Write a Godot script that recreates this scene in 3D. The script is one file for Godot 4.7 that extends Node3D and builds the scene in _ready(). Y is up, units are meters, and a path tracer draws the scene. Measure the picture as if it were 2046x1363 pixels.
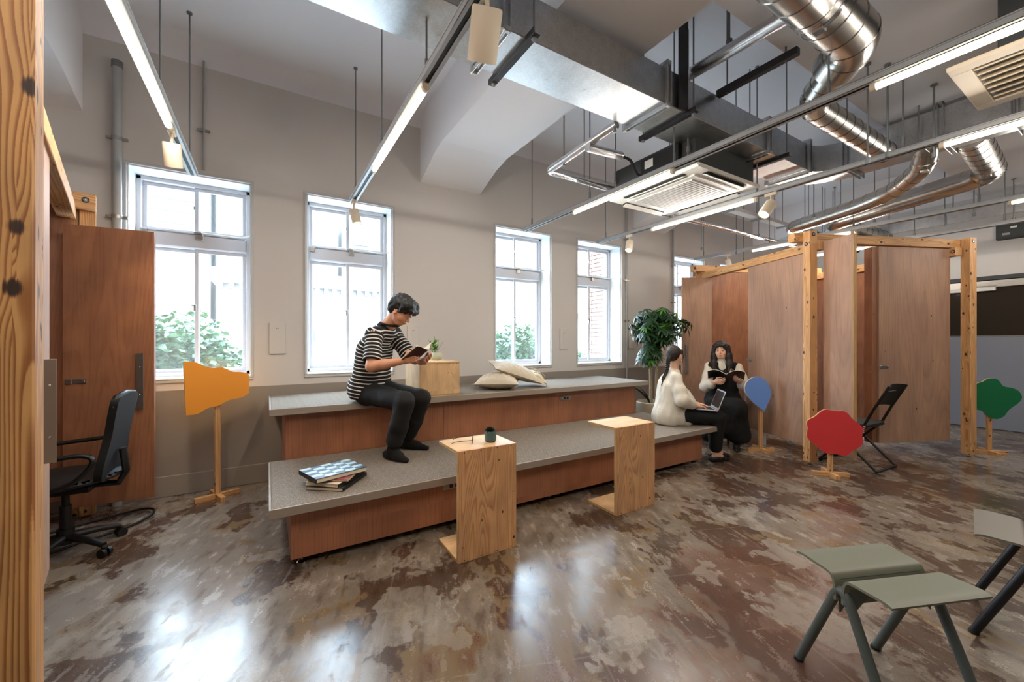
extends Node3D
# A shared office room: tiered bench along the window wall, timber booths, ducts and track lights overhead.
# x runs along the window wall, y up, the window wall stands at z = -4.375; metres.

const EYE := 1.3
const ZW := -4.375
const CEIL := 3.84
const SOFFIT := 3.26

var M := {}
var used := {}
var rng := RandomNumberGenerator.new()

func _ready() -> void:
	rng.seed = 7
	# ---- camera
	var cam := Camera3D.new()
	cam.name = "camera"
	cam.position = Vector3(0, EYE, 0)
	cam.rotation_degrees = Vector3(0, -31.3, 0)
	cam.fov = 80.63
	cam.near = 0.05
	cam.far = 400.0
	add_child(cam)
	# ---- overcast sky
	var env := Environment.new()
	var sky := Sky.new()
	var sm := ProceduralSkyMaterial.new()
	sm.sky_top_color = Color(0.82, 0.92, 1.0)
	sm.sky_horizon_color = Color(0.90, 0.96, 1.0)
	sm.ground_bottom_color = Color(0.5, 0.5, 0.5)
	sm.ground_horizon_color = Color(0.7, 0.7, 0.7)
	sm.energy_multiplier = 30.0
	sky.sky_material = sm
	env.background_mode = Environment.BG_SKY
	env.sky = sky
	env.tonemap_mode = Environment.TONE_MAPPER_LINEAR
	env.tonemap_exposure = 1.15
	env.sdfgi_enabled = true
	env.ssao_enabled = true
	env.ssil_enabled = true
	var we := WorldEnvironment.new()
	we.name = "world"
	we.environment = env
	add_child(we)
	# ---- build
	materials()
	shell()
	outdoors()
	lighting()
	services()
	booths()
	platform()
	furniture()
	signs()
	small_things()
	plants()
	people()
# ------------------------------------------------------------------ helpers
class Geo:
	var v := PackedVector3Array()
	var n := PackedVector3Array()
	var t := PackedVector2Array()
	func tri(a: Vector3, b: Vector3, c: Vector3, na: Vector3, nb: Vector3, nc: Vector3, ua := Vector2.ZERO, ub := Vector2.ZERO, uc := Vector2.ZERO) -> void:
		v.append(a)
		n.append(na)
		t.append(ua)
		if (b - a).cross(c - a).dot(na + nb + nc) > 0.0:
			v.append(c)
			v.append(b)
			n.append(nc)
			n.append(nb)
			t.append(uc)
			t.append(ub)
		else:
			v.append(b)
			v.append(c)
			n.append(nb)
			n.append(nc)
			t.append(ub)
			t.append(uc)
	func quad(a: Vector3, b: Vector3, c: Vector3, d: Vector3, nn: Vector3, ua := Vector2.ZERO, ub := Vector2.ZERO, uc := Vector2.ZERO, ud := Vector2.ZERO) -> void:
		tri(a, b, c, nn, nn, nn, ua, ub, uc)
		tri(a, c, d, nn, nn, nn, ua, uc, ud)
	func quad_s(a: Vector3, b: Vector3, c: Vector3, d: Vector3, na: Vector3, nb: Vector3, nc: Vector3, nd: Vector3, ua := Vector2.ZERO, ub := Vector2.ZERO, uc := Vector2.ZERO, ud := Vector2.ZERO) -> void:
		tri(a, b, c, na, nb, nc, ua, ub, uc)
		tri(a, c, d, na, nc, nd, ua, uc, ud)
	func mesh() -> ArrayMesh:
		var a := []
		a.resize(Mesh.ARRAY_MAX)
		a[Mesh.ARRAY_VERTEX] = v
		a[Mesh.ARRAY_NORMAL] = n
		a[Mesh.ARRAY_TEX_UV] = t
		var m := ArrayMesh.new()
		m.add_surface_from_arrays(Mesh.PRIMITIVE_TRIANGLES, a)
		return m
	static func map_uv(p: Vector3, k: int, grain: int, uo: Vector2) -> Vector2:
		var i := (k + 1) % 3
		var j := (k + 2) % 3
		if i == grain:
			var s := i
			i = j
			j = s
		elif j != grain and k != grain and i > j:
			var s2 := i
			i = j
			j = s2
		return Vector2(p[i] + uo.x + 0.11 * k, p[j] + uo.y)
	# a box with chamfered edges; grain: axis along which the wood runs
	func box(c: Vector3, s: Vector3, bev := 0.002, grain := 1, xf := Transform3D.IDENTITY, uo := Vector2.ZERO) -> Geo:
		var h := s * 0.5
		var b := minf(bev, 0.45 * minf(s.x, minf(s.y, s.z)))
		var bs := xf.basis
		for k in 3:
			var i := (k + 1) % 3
			var j := (k + 2) % 3
			for sg in [-1.0, 1.0]:
				var ps := []
				for q in [[-1.0, -1.0], [1.0, -1.0], [1.0, 1.0], [-1.0, 1.0]]:
					var p := Vector3.ZERO
					p[k] = sg * h[k]
					p[i] = q[0] * (h[i] - b)
					p[j] = q[1] * (h[j] - b)
					ps.append(p)
				var nn := Vector3.ZERO
				nn[k] = sg
				nn = (bs * nn).normalized()
				quad(xf * (c + ps[0]), xf * (c + ps[1]), xf * (c + ps[2]), xf * (c + ps[3]), nn, map_uv(ps[0], k, grain, uo), map_uv(ps[1], k, grain, uo), map_uv(ps[2], k, grain, uo), map_uv(ps[3], k, grain, uo))
		if b <= 0.0:
			return self
		for k in 3:
			var i := (k + 1) % 3
			var j := (k + 2) % 3
			for si in [-1.0, 1.0]:
				for sj in [-1.0, 1.0]:
					var a0 := Vector3.ZERO
					a0[i] = si * h[i]
					a0[j] = sj * (h[j] - b)
					var a1 := Vector3.ZERO
					a1[i] = si * (h[i] - b)
					a1[j] = sj * h[j]
					var e := Vector3.ZERO
					e[k] = h[k] - b
					var nn := Vector3.ZERO
					nn[i] = si
					nn[j] = sj
					nn = (bs * nn).normalized()
					quad(xf * (c + a0 - e), xf * (c + a0 + e), xf * (c + a1 + e), xf * (c + a1 - e), nn, map_uv(a0 - e, i, grain, uo), map_uv(a0 + e, i, grain, uo), map_uv(a1 + e, i, grain, uo), map_uv(a1 - e, i, grain, uo))
		for sx in [-1.0, 1.0]:
			for sy in [-1.0, 1.0]:
				for sz in [-1.0, 1.0]:
					var sgn := Vector3(sx, sy, sz)
					var f0 := Vector3(sx * h.x, sy * (h.y - b), sz * (h.z - b))
					var f1 := Vector3(sx * (h.x - b), sy * h.y, sz * (h.z - b))
					var f2 := Vector3(sx * (h.x - b), sy * (h.y - b), sz * h.z)
					var nn := (bs * sgn).normalized()
					tri(xf * (c + f0), xf * (c + f1), xf * (c + f2), nn, nn, nn, map_uv(f0, 0, grain, uo), map_uv(f0, 0, grain, uo), map_uv(f0, 0, grain, uo))
		return self
	# a tube along points; r a float or one radius per point
	func tube(pts: Array, r: Variant, seg := 12, caps := true, squash := Vector2.ONE) -> Geo:
		var cnt := pts.size()
		var tan0: Vector3 = (pts[1] - pts[0]).normalized()
		var u := tan0.cross(Vector3.UP)
		if u.length() < 0.05:
			u = tan0.cross(Vector3.RIGHT)
		u = u.normalized()
		var rings := []
		var lens := [0.0]
		for i in cnt:
			var tn: Vector3
			if i == 0:
				tn = tan0
			elif i == cnt - 1:
				tn = (pts[i] - pts[i - 1]).normalized()
			else:
				tn = ((pts[i] - pts[i - 1]).normalized() + (pts[i + 1] - pts[i]).normalized()).normalized()
			u = (u - tn * u.dot(tn)).normalized()
			var w := tn.cross(u)
			var rr: float = r[i] if r is Array else r
			var ring := []
			for q in seg + 1:
				var a := TAU * q / seg
				var dd: Vector3 = u * cos(a) * squash.x + w * sin(a) * squash.y
				ring.append([pts[i] + dd * rr, (u * cos(a) / squash.x + w * sin(a) / squash.y).normalized()])
			rings.append(ring)
			if i > 0:
				lens.append(lens[i - 1] + pts[i].distance_to(pts[i - 1]))
		for i in cnt - 1:
			for q in seg:
				var a = rings[i][q]
				var b = rings[i][q + 1]
				var c = rings[i + 1][q + 1]
				var d = rings[i + 1][q]
				var rm: float = r[i] if r is Array else r
				var x0 := TAU * q / seg * rm
				var x1 := TAU * (q + 1) / seg * rm
				quad_s(a[0], b[0], c[0], d[0], a[1], b[1], c[1], d[1], Vector2(x0, lens[i]), Vector2(x1, lens[i]), Vector2(x1, lens[i + 1]), Vector2(x0, lens[i + 1]))
		if caps:
			for e in [0, cnt - 1]:
				var tn2: Vector3 = (pts[1] - pts[0]).normalized() * -1.0 if e == 0 else (pts[cnt - 1] - pts[cnt - 2]).normalized()
				for q in seg:
					tri(pts[e], rings[e][q][0], rings[e][q + 1][0], tn2, tn2, tn2)
		return self
	func lathe(prof: Array, seg := 24, xf := Transform3D.IDENTITY) -> Geo:
		var m := prof.size()
		var sn := []
		for i in m - 1:
			var d: Vector2 = prof[i + 1] - prof[i]
			sn.append(Vector2(d.y, -d.x).normalized())
		for i in m - 1:
			var n0: Vector2 = sn[i]
			var n1: Vector2 = sn[i]
			if i > 0 and sn[i - 1].dot(sn[i]) > 0.75:
				n0 = (sn[i - 1] + sn[i]).normalized()
			if i < m - 2 and sn[i + 1].dot(sn[i]) > 0.75:
				n1 = (sn[i + 1] + sn[i]).normalized()
			for q in seg:
				var a0 := TAU * q / seg
				var a1 := TAU * (q + 1) / seg
				var c0 := Vector3(cos(a0), 0, sin(a0))
				var c1 := Vector3(cos(a1), 0, sin(a1))
				var p0: Vector2 = prof[i]
				var p1: Vector2 = prof[i + 1]
				var up := Vector3.UP
				var A := xf * (c0 * p0.x + up * p0.y)
				var B := xf * (c1 * p0.x + up * p0.y)
				var C := xf * (c1 * p1.x + up * p1.y)
				var D := xf * (c0 * p1.x + up * p1.y)
				var bs := xf.basis
				var na := bs * (c0 * n0.x + up * n0.y)
				var nb := bs * (c1 * n0.x + up * n0.y)
				var nc := bs * (c1 * n1.x + up * n1.y)
				var nd := bs * (c0 * n1.x + up * n1.y)
				var U0 := Vector2(a0 * 0.16, p0.y)
				var U1 := Vector2(a1 * 0.16, p0.y)
				var U2 := Vector2(a1 * 0.16, p1.y)
				var U3 := Vector2(a0 * 0.16, p1.y)
				if p0.x > 1e-6:
					tri(A, B, C, na, nb, nc, U0, U1, U2)
				if p1.x > 1e-6:
					tri(A, C, D, na, nc, nd, U0, U2, U3)
		return self
	# polygon in the xy plane pushed out from z0 to z1
	func prism(poly: PackedVector2Array, z0: float, z1: float, xf := Transform3D.IDENTITY, smooth := false, swap_uv := false) -> Geo:
		var idx := Geometry2D.triangulate_polygon(poly)
		var bs := xf.basis
		for s in [[z0, -1.0], [z1, 1.0]]:
			var nn := (bs * Vector3(0, 0, s[1])).normalized()
			for k in range(0, idx.size(), 3):
				var a := poly[idx[k]]
				var b := poly[idx[k + 1]]
				var c := poly[idx[k + 2]]
				var ua := Vector2(a.y, a.x) if swap_uv else a
				var ub := Vector2(b.y, b.x) if swap_uv else b
				var uc := Vector2(c.y, c.x) if swap_uv else c
				tri(xf * Vector3(a.x, a.y, s[0]), xf * Vector3(b.x, b.y, s[0]), xf * Vector3(c.x, c.y, s[0]), nn, nn, nn, ua, ub, uc)
		var cnt := poly.size()
		var area := 0.0
		for i in cnt:
			area += poly[i].cross(poly[(i + 1) % cnt])
		var sg := 1.0 if area > 0.0 else -1.0
		var en := []
		for i in cnt:
			var d := poly[(i + 1) % cnt] - poly[i]
			en.append(Vector2(d.y, -d.x).normalized() * sg)
		var run := 0.0
		for i in cnt:
			var a := poly[i]
			var b := poly[(i + 1) % cnt]
			var n0: Vector2 = en[i]
			var n1: Vector2 = en[i]
			if smooth:
				if en[(i + cnt - 1) % cnt].dot(en[i]) > 0.6:
					n0 = (en[(i + cnt - 1) % cnt] + en[i]).normalized()
				if en[(i + 1) % cnt].dot(en[i]) > 0.6:
					n1 = (en[(i + 1) % cnt] + en[i]).normalized()
			var N0 := (bs * Vector3(n0.x, n0.y, 0)).normalized()
			var N1 := (bs * Vector3(n1.x, n1.y, 0)).normalized()
			var L := a.distance_to(b)
			quad_s(xf * Vector3(a.x, a.y, z0), xf * Vector3(b.x, b.y, z0), xf * Vector3(b.x, b.y, z1), xf * Vector3(a.x, a.y, z1), N0, N1, N1, N0, Vector2(z0, run), Vector2(z0, run + L), Vector2(z1, run + L), Vector2(z1, run))
			run += L
		return self
	func disc(c: Vector3, nn: Vector3, r: float, seg := 16) -> Geo:
		var u := nn.cross(Vector3.UP)
		if u.length() < 0.05:
			u = nn.cross(Vector3.RIGHT)
		u = u.normalized()
		var w := nn.cross(u).normalized()
		for q in seg:
			var a0 := TAU * q / seg
			var a1 := TAU * (q + 1) / seg
			tri(c, c + (u * cos(a0) + w * sin(a0)) * r, c + (u * cos(a1) + w * sin(a1)) * r, nn, nn, nn)
		return self
	func ball(c: Vector3, r: Vector3, seg := 12, bs := Basis.IDENTITY) -> Geo:
		var rows := maxi(4, seg / 2)
		for i in rows:
			for q in seg:
				var P := []
				var N := []
				for e in [[i, q], [i, q + 1], [i + 1, q + 1], [i + 1, q]]:
					var th: float = PI * e[0] / rows
					var ph: float = TAU * e[1] / seg
					var d := Vector3(sin(th) * cos(ph), cos(th), sin(th) * sin(ph))
					P.append(c + bs * (d * r))
					N.append((bs * (d / r)).normalized())
				if i > 0:
					tri(P[0], P[1], P[2], N[0], N[1], N[2])
				if i < rows - 1:
					tri(P[0], P[2], P[3], N[0], N[2], N[3])
		return self

# signed distance field on a grid, meshed as surface nets
class Sdf:
	var o: Vector3
	var c: float
	var nx: int
	var ny: int
	var nz: int
	var f := PackedFloat32Array()
	func _init(lo: Vector3, hi: Vector3, cell: float) -> void:
		o = lo
		c = cell
		nx = int(ceil((hi.x - lo.x) / cell)) + 1
		ny = int(ceil((hi.y - lo.y) / cell)) + 1
		nz = int(ceil((hi.z - lo.z) / cell)) + 1
		f.resize(nx * ny * nz)
		f.fill(0.2)
	func span(lo: Vector3, hi: Vector3) -> Array:
		var a := ((lo - o) / c).floor()
		var b := ((hi - o) / c).ceil()
		return [clampi(int(a.x), 0, nx), clampi(int(a.y), 0, ny), clampi(int(a.z), 0, nz), clampi(int(b.x) + 1, 0, nx), clampi(int(b.y) + 1, 0, ny), clampi(int(b.z) + 1, 0, nz)]
	# tapered capsule, joined with a smooth minimum of width k
	func cap(a: Vector3, b: Vector3, ra: float, rb: float, k := 0.02) -> Sdf:
		var m := maxf(ra, rb) + k + 2.5 * c
		var mv := Vector3(m, m, m)
		var s := span(a.min(b) - mv, a.max(b) + mv)
		var ab := b - a
		var il := 1.0 / maxf(ab.length_squared(), 1e-9)
		var dr := rb - ra
		var ik := 0.25 / maxf(k, 1e-6)
		for z in range(s[2], s[5]):
			for y in range(s[1], s[4]):
				var base := (z * ny + y) * nx
				var p := Vector3(0, o.y + y * c, o.z + z * c)
				for x in range(s[0], s[3]):
					p.x = o.x + x * c
					var pa := p - a
					var tt := clampf(pa.dot(ab) * il, 0.0, 1.0)
					var d := (pa - ab * tt).length() - ra - dr * tt
					var e := f[base + x]
					var h := k - absf(d - e)
					if h > 0.0:
						f[base + x] = minf(d, e) - h * h * ik
					elif d < e:
						f[base + x] = d
		return self
	func ell(q: Vector3, r: Vector3, bs := Basis.IDENTITY, k := 0.015) -> Sdf:
		var m := maxf(r.x, maxf(r.y, r.z)) + k + 2.5 * c
		var mv := Vector3(m, m, m)
		var s := span(q - mv, q + mv)
		var inv := bs.transposed()
		var rm := minf(r.x, minf(r.y, r.z))
		var ir := Vector3.ONE / r
		var ik := 0.25 / maxf(k, 1e-6)
		for z in range(s[2], s[5]):
			for y in range(s[1], s[4]):
				var base := (z * ny + y) * nx
				var p := Vector3(0, o.y + y * c - q.y, o.z + z * c - q.z)
				for x in range(s[0], s[3]):
					p.x = o.x + x * c - q.x
					var l := (inv * p) * ir
					var k0 := l.length()
					var k1 := (l * ir).length()
					var d := k0 * (k0 - 1.0) / k1 if k1 > 1e-6 else -rm
					var e := f[base + x]
					var h := k - absf(d - e)
					if h > 0.0:
						f[base + x] = minf(d, e) - h * h * ik
					elif d < e:
						f[base + x] = d
		return self
	# takes an ellipsoid away
	func cut(q: Vector3, r: Vector3, bs := Basis.IDENTITY, k := 0.01) -> Sdf:
		var m := maxf(r.x, maxf(r.y, r.z)) + k + 2.5 * c
		var mv := Vector3(m, m, m)
		var s := span(q - mv, q + mv)
		var inv := bs.transposed()
		var ir := Vector3.ONE / r
		var ik := 0.25 / maxf(k, 1e-6)
		for z in range(s[2], s[5]):
			for y in range(s[1], s[4]):
				var base := (z * ny + y) * nx
				var p := Vector3(0, o.y + y * c - q.y, o.z + z * c - q.z)
				for x in range(s[0], s[3]):
					p.x = o.x + x * c - q.x
					var l := (inv * p) * ir
					var k0 := l.length()
					var k1 := (l * ir).length()
					var d := -(k0 * (k0 - 1.0) / k1) if k1 > 1e-6 else 0.05
					var e := f[base + x]
					var h := k - absf(d - e)
					if h > 0.0:
						f[base + x] = maxf(d, e) + h * h * ik
					elif d > e:
						f[base + x] = d
		return self
	# keeps only the side of a plane that the normal points away from
	func keep_below(q: Vector3, nn: Vector3) -> Sdf:
		for z in nz:
			for y in ny:
				var base := (z * ny + y) * nx
				var p := Vector3(0, o.y + y * c, o.z + z * c)
				for x in nx:
					p.x = o.x + x * c
					var d := (p - q).dot(nn)
					if d > f[base + x]:
						f[base + x] = d
		return self
	# small waves, as folds in cloth
	func ripple(nz_: FastNoiseLite, amp: float, ysc := 1.0) -> Sdf:
		for z in nz:
			for y in ny:
				var base := (z * ny + y) * nx
				for x in nx:
					if absf(f[base + x]) < 0.05:
						f[base + x] += amp * nz_.get_noise_3d(o.x + x * c, (o.y + y * c) * ysc, o.z + z * c)
		return self
	func put(g: Geo, uvf: Variant = null) -> Geo:
		var at := PackedInt32Array()
		at.resize(nx * ny * nz)
		at.fill(-1)
		var P := PackedVector3Array()
		var N := PackedVector3Array()
		var sx := 1
		var sy := nx
		var sz := nx * ny
		var lim := 2.0 * c
		for z in nz - 1:
			for y in ny - 1:
				for x in nx - 1:
					var i := (z * ny + y) * nx + x
					var f0 := f[i]
					if f0 > lim or f0 < -lim:
						continue
					var f1 := f[i + sx]
					var f2 := f[i + sy]
					var f3 := f[i + sx + sy]
					var f4 := f[i + sz]
					var f5 := f[i + sx + sz]
					var f6 := f[i + sy + sz]
					var f7 := f[i + sx + sy + sz]
					var cnt := int(f0 < 0) + int(f1 < 0) + int(f2 < 0) + int(f3 < 0) + int(f4 < 0) + int(f5 < 0) + int(f6 < 0) + int(f7 < 0)
					if cnt == 0 or cnt == 8:
						continue
					var sum := Vector3.ZERO
					var m := 0
					if (f0 < 0) != (f1 < 0):
						sum += Vector3(f0 / (f0 - f1), 0, 0)
						m += 1
					if (f2 < 0) != (f3 < 0):
						sum += Vector3(f2 / (f2 - f3), 1, 0)
						m += 1
					if (f4 < 0) != (f5 < 0):
						sum += Vector3(f4 / (f4 - f5), 0, 1)
						m += 1
					if (f6 < 0) != (f7 < 0):
						sum += Vector3(f6 / (f6 - f7), 1, 1)
						m += 1
					if (f0 < 0) != (f2 < 0):
						sum += Vector3(0, f0 / (f0 - f2), 0)
						m += 1
					if (f1 < 0) != (f3 < 0):
						sum += Vector3(1, f1 / (f1 - f3), 0)
						m += 1
					if (f4 < 0) != (f6 < 0):
						sum += Vector3(0, f4 / (f4 - f6), 1)
						m += 1
					if (f5 < 0) != (f7 < 0):
						sum += Vector3(1, f5 / (f5 - f7), 1)
						m += 1
					if (f0 < 0) != (f4 < 0):
						sum += Vector3(0, 0, f0 / (f0 - f4))
						m += 1
					if (f1 < 0) != (f5 < 0):
						sum += Vector3(1, 0, f1 / (f1 - f5))
						m += 1
					if (f2 < 0) != (f6 < 0):
						sum += Vector3(0, 1, f2 / (f2 - f6))
						m += 1
					if (f3 < 0) != (f7 < 0):
						sum += Vector3(1, 1, f3 / (f3 - f7))
						m += 1
					at[i] = P.size()
					P.append(o + (Vector3(x, y, z) + sum / m) * c)
					N.append(Vector3(f1 + f3 + f5 + f7 - f0 - f2 - f4 - f6, f2 + f3 + f6 + f7 - f0 - f1 - f4 - f5, f4 + f5 + f6 + f7 - f0 - f1 - f2 - f3).normalized())
		var has := uvf != null
		for z in range(1, nz - 1):
			for y in range(1, ny - 1):
				for x in range(1, nx - 1):
					var i := (z * ny + y) * nx + x
					var s0 := f[i] < 0
					for ax in 3:
						var st: int = sx if ax == 0 else (sy if ax == 1 else sz)
						if s0 == (f[i + st] < 0):
							continue
						var d1: int = sy if ax == 0 else (sz if ax == 1 else sx)
						var d2: int = sz if ax == 0 else (sx if ax == 1 else sy)
						var a := at[i - d1 - d2]
						var b := at[i - d2]
						var e := at[i]
						var h := at[i - d1]
						if a < 0 or b < 0 or e < 0 or h < 0:
							continue
						if has:
							var uu: Array = uvf.call([P[a], P[b], P[e], P[h]])
							g.quad_s(P[a], P[b], P[e], P[h], N[a], N[b], N[e], N[h], uu[0], uu[1], uu[2], uu[3])
						else:
							g.quad_s(P[a], P[b], P[e], P[h], N[a], N[b], N[e], N[h], Vector2(P[a].x, P[a].y), Vector2(P[b].x, P[b].y), Vector2(P[e].x, P[e].y), Vector2(P[h].x, P[h].y))
		return g

func numbered(called: String) -> String:
	var k: int = used.get(called, 0)
	used[called] = k + 1
	return called if k == 0 else "%s_%03d" % [called, k]

func thing(called: String, label: String, category: String, at := Vector3.ZERO, turn := 0.0, group := "") -> Node3D:
	var o := Node3D.new()
	o.name = numbered(called)
	add_child(o)
	o.position = at
	o.rotation.y = turn
	meta(o, label, category, group)
	return o

func meta(o: Node, label: String, category: String, group := "") -> void:
	o.set_meta("label", label)
	o.set_meta("category", category)
	if group:
		o.set_meta("group", group)

func part(g: Variant, called: String, m: Material, parent: Node, label := "") -> MeshInstance3D:
	var o := MeshInstance3D.new()
	o.name = called
	o.mesh = g.mesh() if g is Geo else g
	o.material_override = m
	parent.add_child(o, true)
	if label:
		o.set_meta("label", label)
	return o

# a thing that is one mesh
func single(g: Variant, called: String, m: Material, label: String, category: String, at := Vector3.ZERO, turn := 0.0, group := "") -> MeshInstance3D:
	var o := MeshInstance3D.new()
	o.name = numbered(called)
	o.mesh = g.mesh() if g is Geo else g
	o.material_override = m
	add_child(o)
	o.position = at
	o.rotation.y = turn
	meta(o, label, category, group)
	return o

func struct(g: Variant, called: String, m: Material, label := "") -> MeshInstance3D:
	var o := MeshInstance3D.new()
	o.name = numbered(called)
	o.mesh = g.mesh() if g is Geo else g
	o.material_override = m
	add_child(o)
	o.set_meta("kind", "structure")
	if label:
		o.set_meta("label", label)
		o.set_meta("category", "building part")
	return o

func copy_of(o: Node3D, label: String, at: Vector3, turn: float, called := "") -> Node3D:
	var r: Node3D = o.duplicate()
	r.name = numbered(called if called else String(o.name).rstrip("0123456789_"))
	add_child(r)
	r.position = at
	r.rotation.y = turn
	r.set_meta("label", label)
	return r

# polyline with rounded corners
func rounded(pts: Array, rad: float, steps := 6) -> Array:
	var out := [pts[0]]
	for i in range(1, pts.size() - 1):
		var a: Vector3 = pts[i - 1]
		var b: Vector3 = pts[i]
		var c: Vector3 = pts[i + 1]
		var r := minf(rad, 0.48 * minf(a.distance_to(b), b.distance_to(c)))
		var p := b + (a - b).normalized() * r
		var q := b + (c - b).normalized() * r
		for s in steps + 1:
			var t := float(s) / steps
			out.append(p.lerp(b, t).lerp(b.lerp(q, t), t))
	out.append(pts[pts.size() - 1])
	return out

func spline(pts: Array, steps := 6, closed := false) -> PackedVector2Array:
	var out := PackedVector2Array()
	var m := pts.size()
	for i in (m if closed else m - 1):
		var p0: Vector2 = pts[(i - 1 + m) % m] if closed or i > 0 else pts[i]
		var p1: Vector2 = pts[i]
		var p2: Vector2 = pts[(i + 1) % m]
		var p3: Vector2 = pts[(i + 2) % m] if closed or i < m - 2 else p2
		for s in steps:
			out.append(p1.cubic_interpolate(p2, p0, p3, float(s) / steps))
	if not closed:
		out.append(pts[m - 1])
	return out

func spline3(pts: Array, steps := 6) -> Array:
	var out := []
	var m := pts.size()
	for i in m - 1:
		var p0: Vector3 = pts[maxi(i - 1, 0)]
		var p1: Vector3 = pts[i]
		var p2: Vector3 = pts[i + 1]
		var p3: Vector3 = pts[mini(i + 2, m - 1)]
		for s in steps:
			out.append(p1.cubic_interpolate(p2, p0, p3, float(s) / steps))
	out.append(pts[m - 1])
	return out

func frame_at(origin: Vector3, fwd: Vector3, up := Vector3.UP) -> Transform3D:
	# local z looks along fwd, y up, x to the side
	var z := fwd.normalized()
	var x := up.cross(z).normalized()
	return Transform3D(Basis(x, z.cross(x), z), origin)
# ------------------------------------------------------------------ textures and materials
func noise_bytes(w: int, h: int, seed_: int, freq: float, oct := 4, stretch := 1.0, type := FastNoiseLite.TYPE_SIMPLEX_SMOOTH) -> PackedByteArray:
	var q := FastNoiseLite.new()
	q.seed = seed_
	q.noise_type = type
	q.frequency = freq
	q.fractal_octaves = oct
	if type == FastNoiseLite.TYPE_CELLULAR:
		q.cellular_return_type = FastNoiseLite.RETURN_CELL_VALUE
		q.fractal_type = FastNoiseLite.FRACTAL_NONE
	var hh := maxi(8, int(h / stretch))
	var im := q.get_image(w, hh, false, false, true)
	if hh != h:
		im.resize(w, h, Image.INTERPOLATE_CUBIC)
	im.convert(Image.FORMAT_L8)
	return im.get_data()

func to_tex(w: int, h: int, d: PackedByteArray, fmt := Image.FORMAT_RGB8) -> ImageTexture:
	return ImageTexture.create_from_image(Image.create_from_data(w, h, false, fmt, d))

# sawn or peeled wood: u runs across the grain, v along it. wm, hm: metres that the texture covers.
# rings: growth lines per metre across; wav: how far they wander; knots: per square metre
func wood_tex(w: int, h: int, wm: float, hm: float, seed_: int, rings: float, wav: float, line: float, knots: int, base: Color, dark: Color, fibre: float, knot_r := 0.012, peeled := false) -> ImageTexture:
	var n1 := noise_bytes(w, h, seed_, (1.5 if peeled else 2.0) / w, 2, 8.0 if peeled else 9.0)
	var n2 := noise_bytes(w, h, seed_ + 1, 60.0 / w, 3, 40.0)
	var n3 := noise_bytes(w, h, seed_ + 2, 3.0 / w, 4, 2.0)
	var r := RandomNumberGenerator.new()
	r.seed = seed_
	var kn := []
	for i in knots:
		kn.append([r.randf() * wm, r.randf() * hm, knot_r * r.randf_range(0.4, 1.3), r.randf_range(0.6, 1.0)])
	var out := PackedByteArray()
	out.resize(w * h * 3)
	var kd := Color(0.13, 0.06, 0.03)
	for y in h:
		var vy := hm * y / h
		var near := []
		for q in kn:
			if absf(vy - q[1]) < q[2] * 16.0:
				near.append(q)
		for x in w:
			var i := y * w + x
			var ux := wm * x / w
			var d: float
			var nn := n1[i] / 255.0
			if peeled:
				d = nn * rings * wm * 1.3 + ux * rings * 0.35
			else:
				d = ux * rings + (nn - 0.5) * wav
			var dk := 0.0
			for q in near:
				var dx: float = ux - q[0]
				var dy: float = vy - q[1]
				var kr: float = q[2]
				var e := dx * dx / (kr * kr * 4.0) + dy * dy / (kr * kr * 34.0)
				if e < 6.0:
					d += rings * kr * 1.7 * exp(-e) * (1.0 if dx > 0.0 else -1.0)
				var rr := sqrt(dx * dx + dy * dy * 0.5) / kr
				if rr < 1.5:
					dk = maxf(dk, (1.0 - smoothstep(0.55, 1.15, rr + (n2[i] / 255.0 - 0.5) * 0.5)) * q[3])
			var fr := d - floorf(d)
			var ln := smoothstep(0.35, 0.9, fr) * (1.0 - smoothstep(0.92, 1.0, fr)) * line
			var fb := (n2[i] / 255.0 - 0.5) * fibre
			var tone := (n3[i] / 255.0 - 0.5) * 0.16
			var cr := lerpf(base.r, dark.r, clampf(ln + fb, 0.0, 1.0)) * (1.0 + tone)
			var cg := lerpf(base.g, dark.g, clampf(ln + fb, 0.0, 1.0)) * (1.0 + tone)
			var cb := lerpf(base.b, dark.b, clampf(ln + fb, 0.0, 1.0)) * (1.0 + tone * 0.8)
			if dk > 0.0:
				cr = lerpf(cr, kd.r, dk)
				cg = lerpf(cg, kd.g, dk)
				cb = lerpf(cb, kd.b, dk)
			out[i * 3] = clampi(int(cr * 255.0), 0, 255)
			out[i * 3 + 1] = clampi(int(cg * 255.0), 0, 255)
			out[i * 3 + 2] = clampi(int(cb * 255.0), 0, 255)
	return to_tex(w, h, out)

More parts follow.
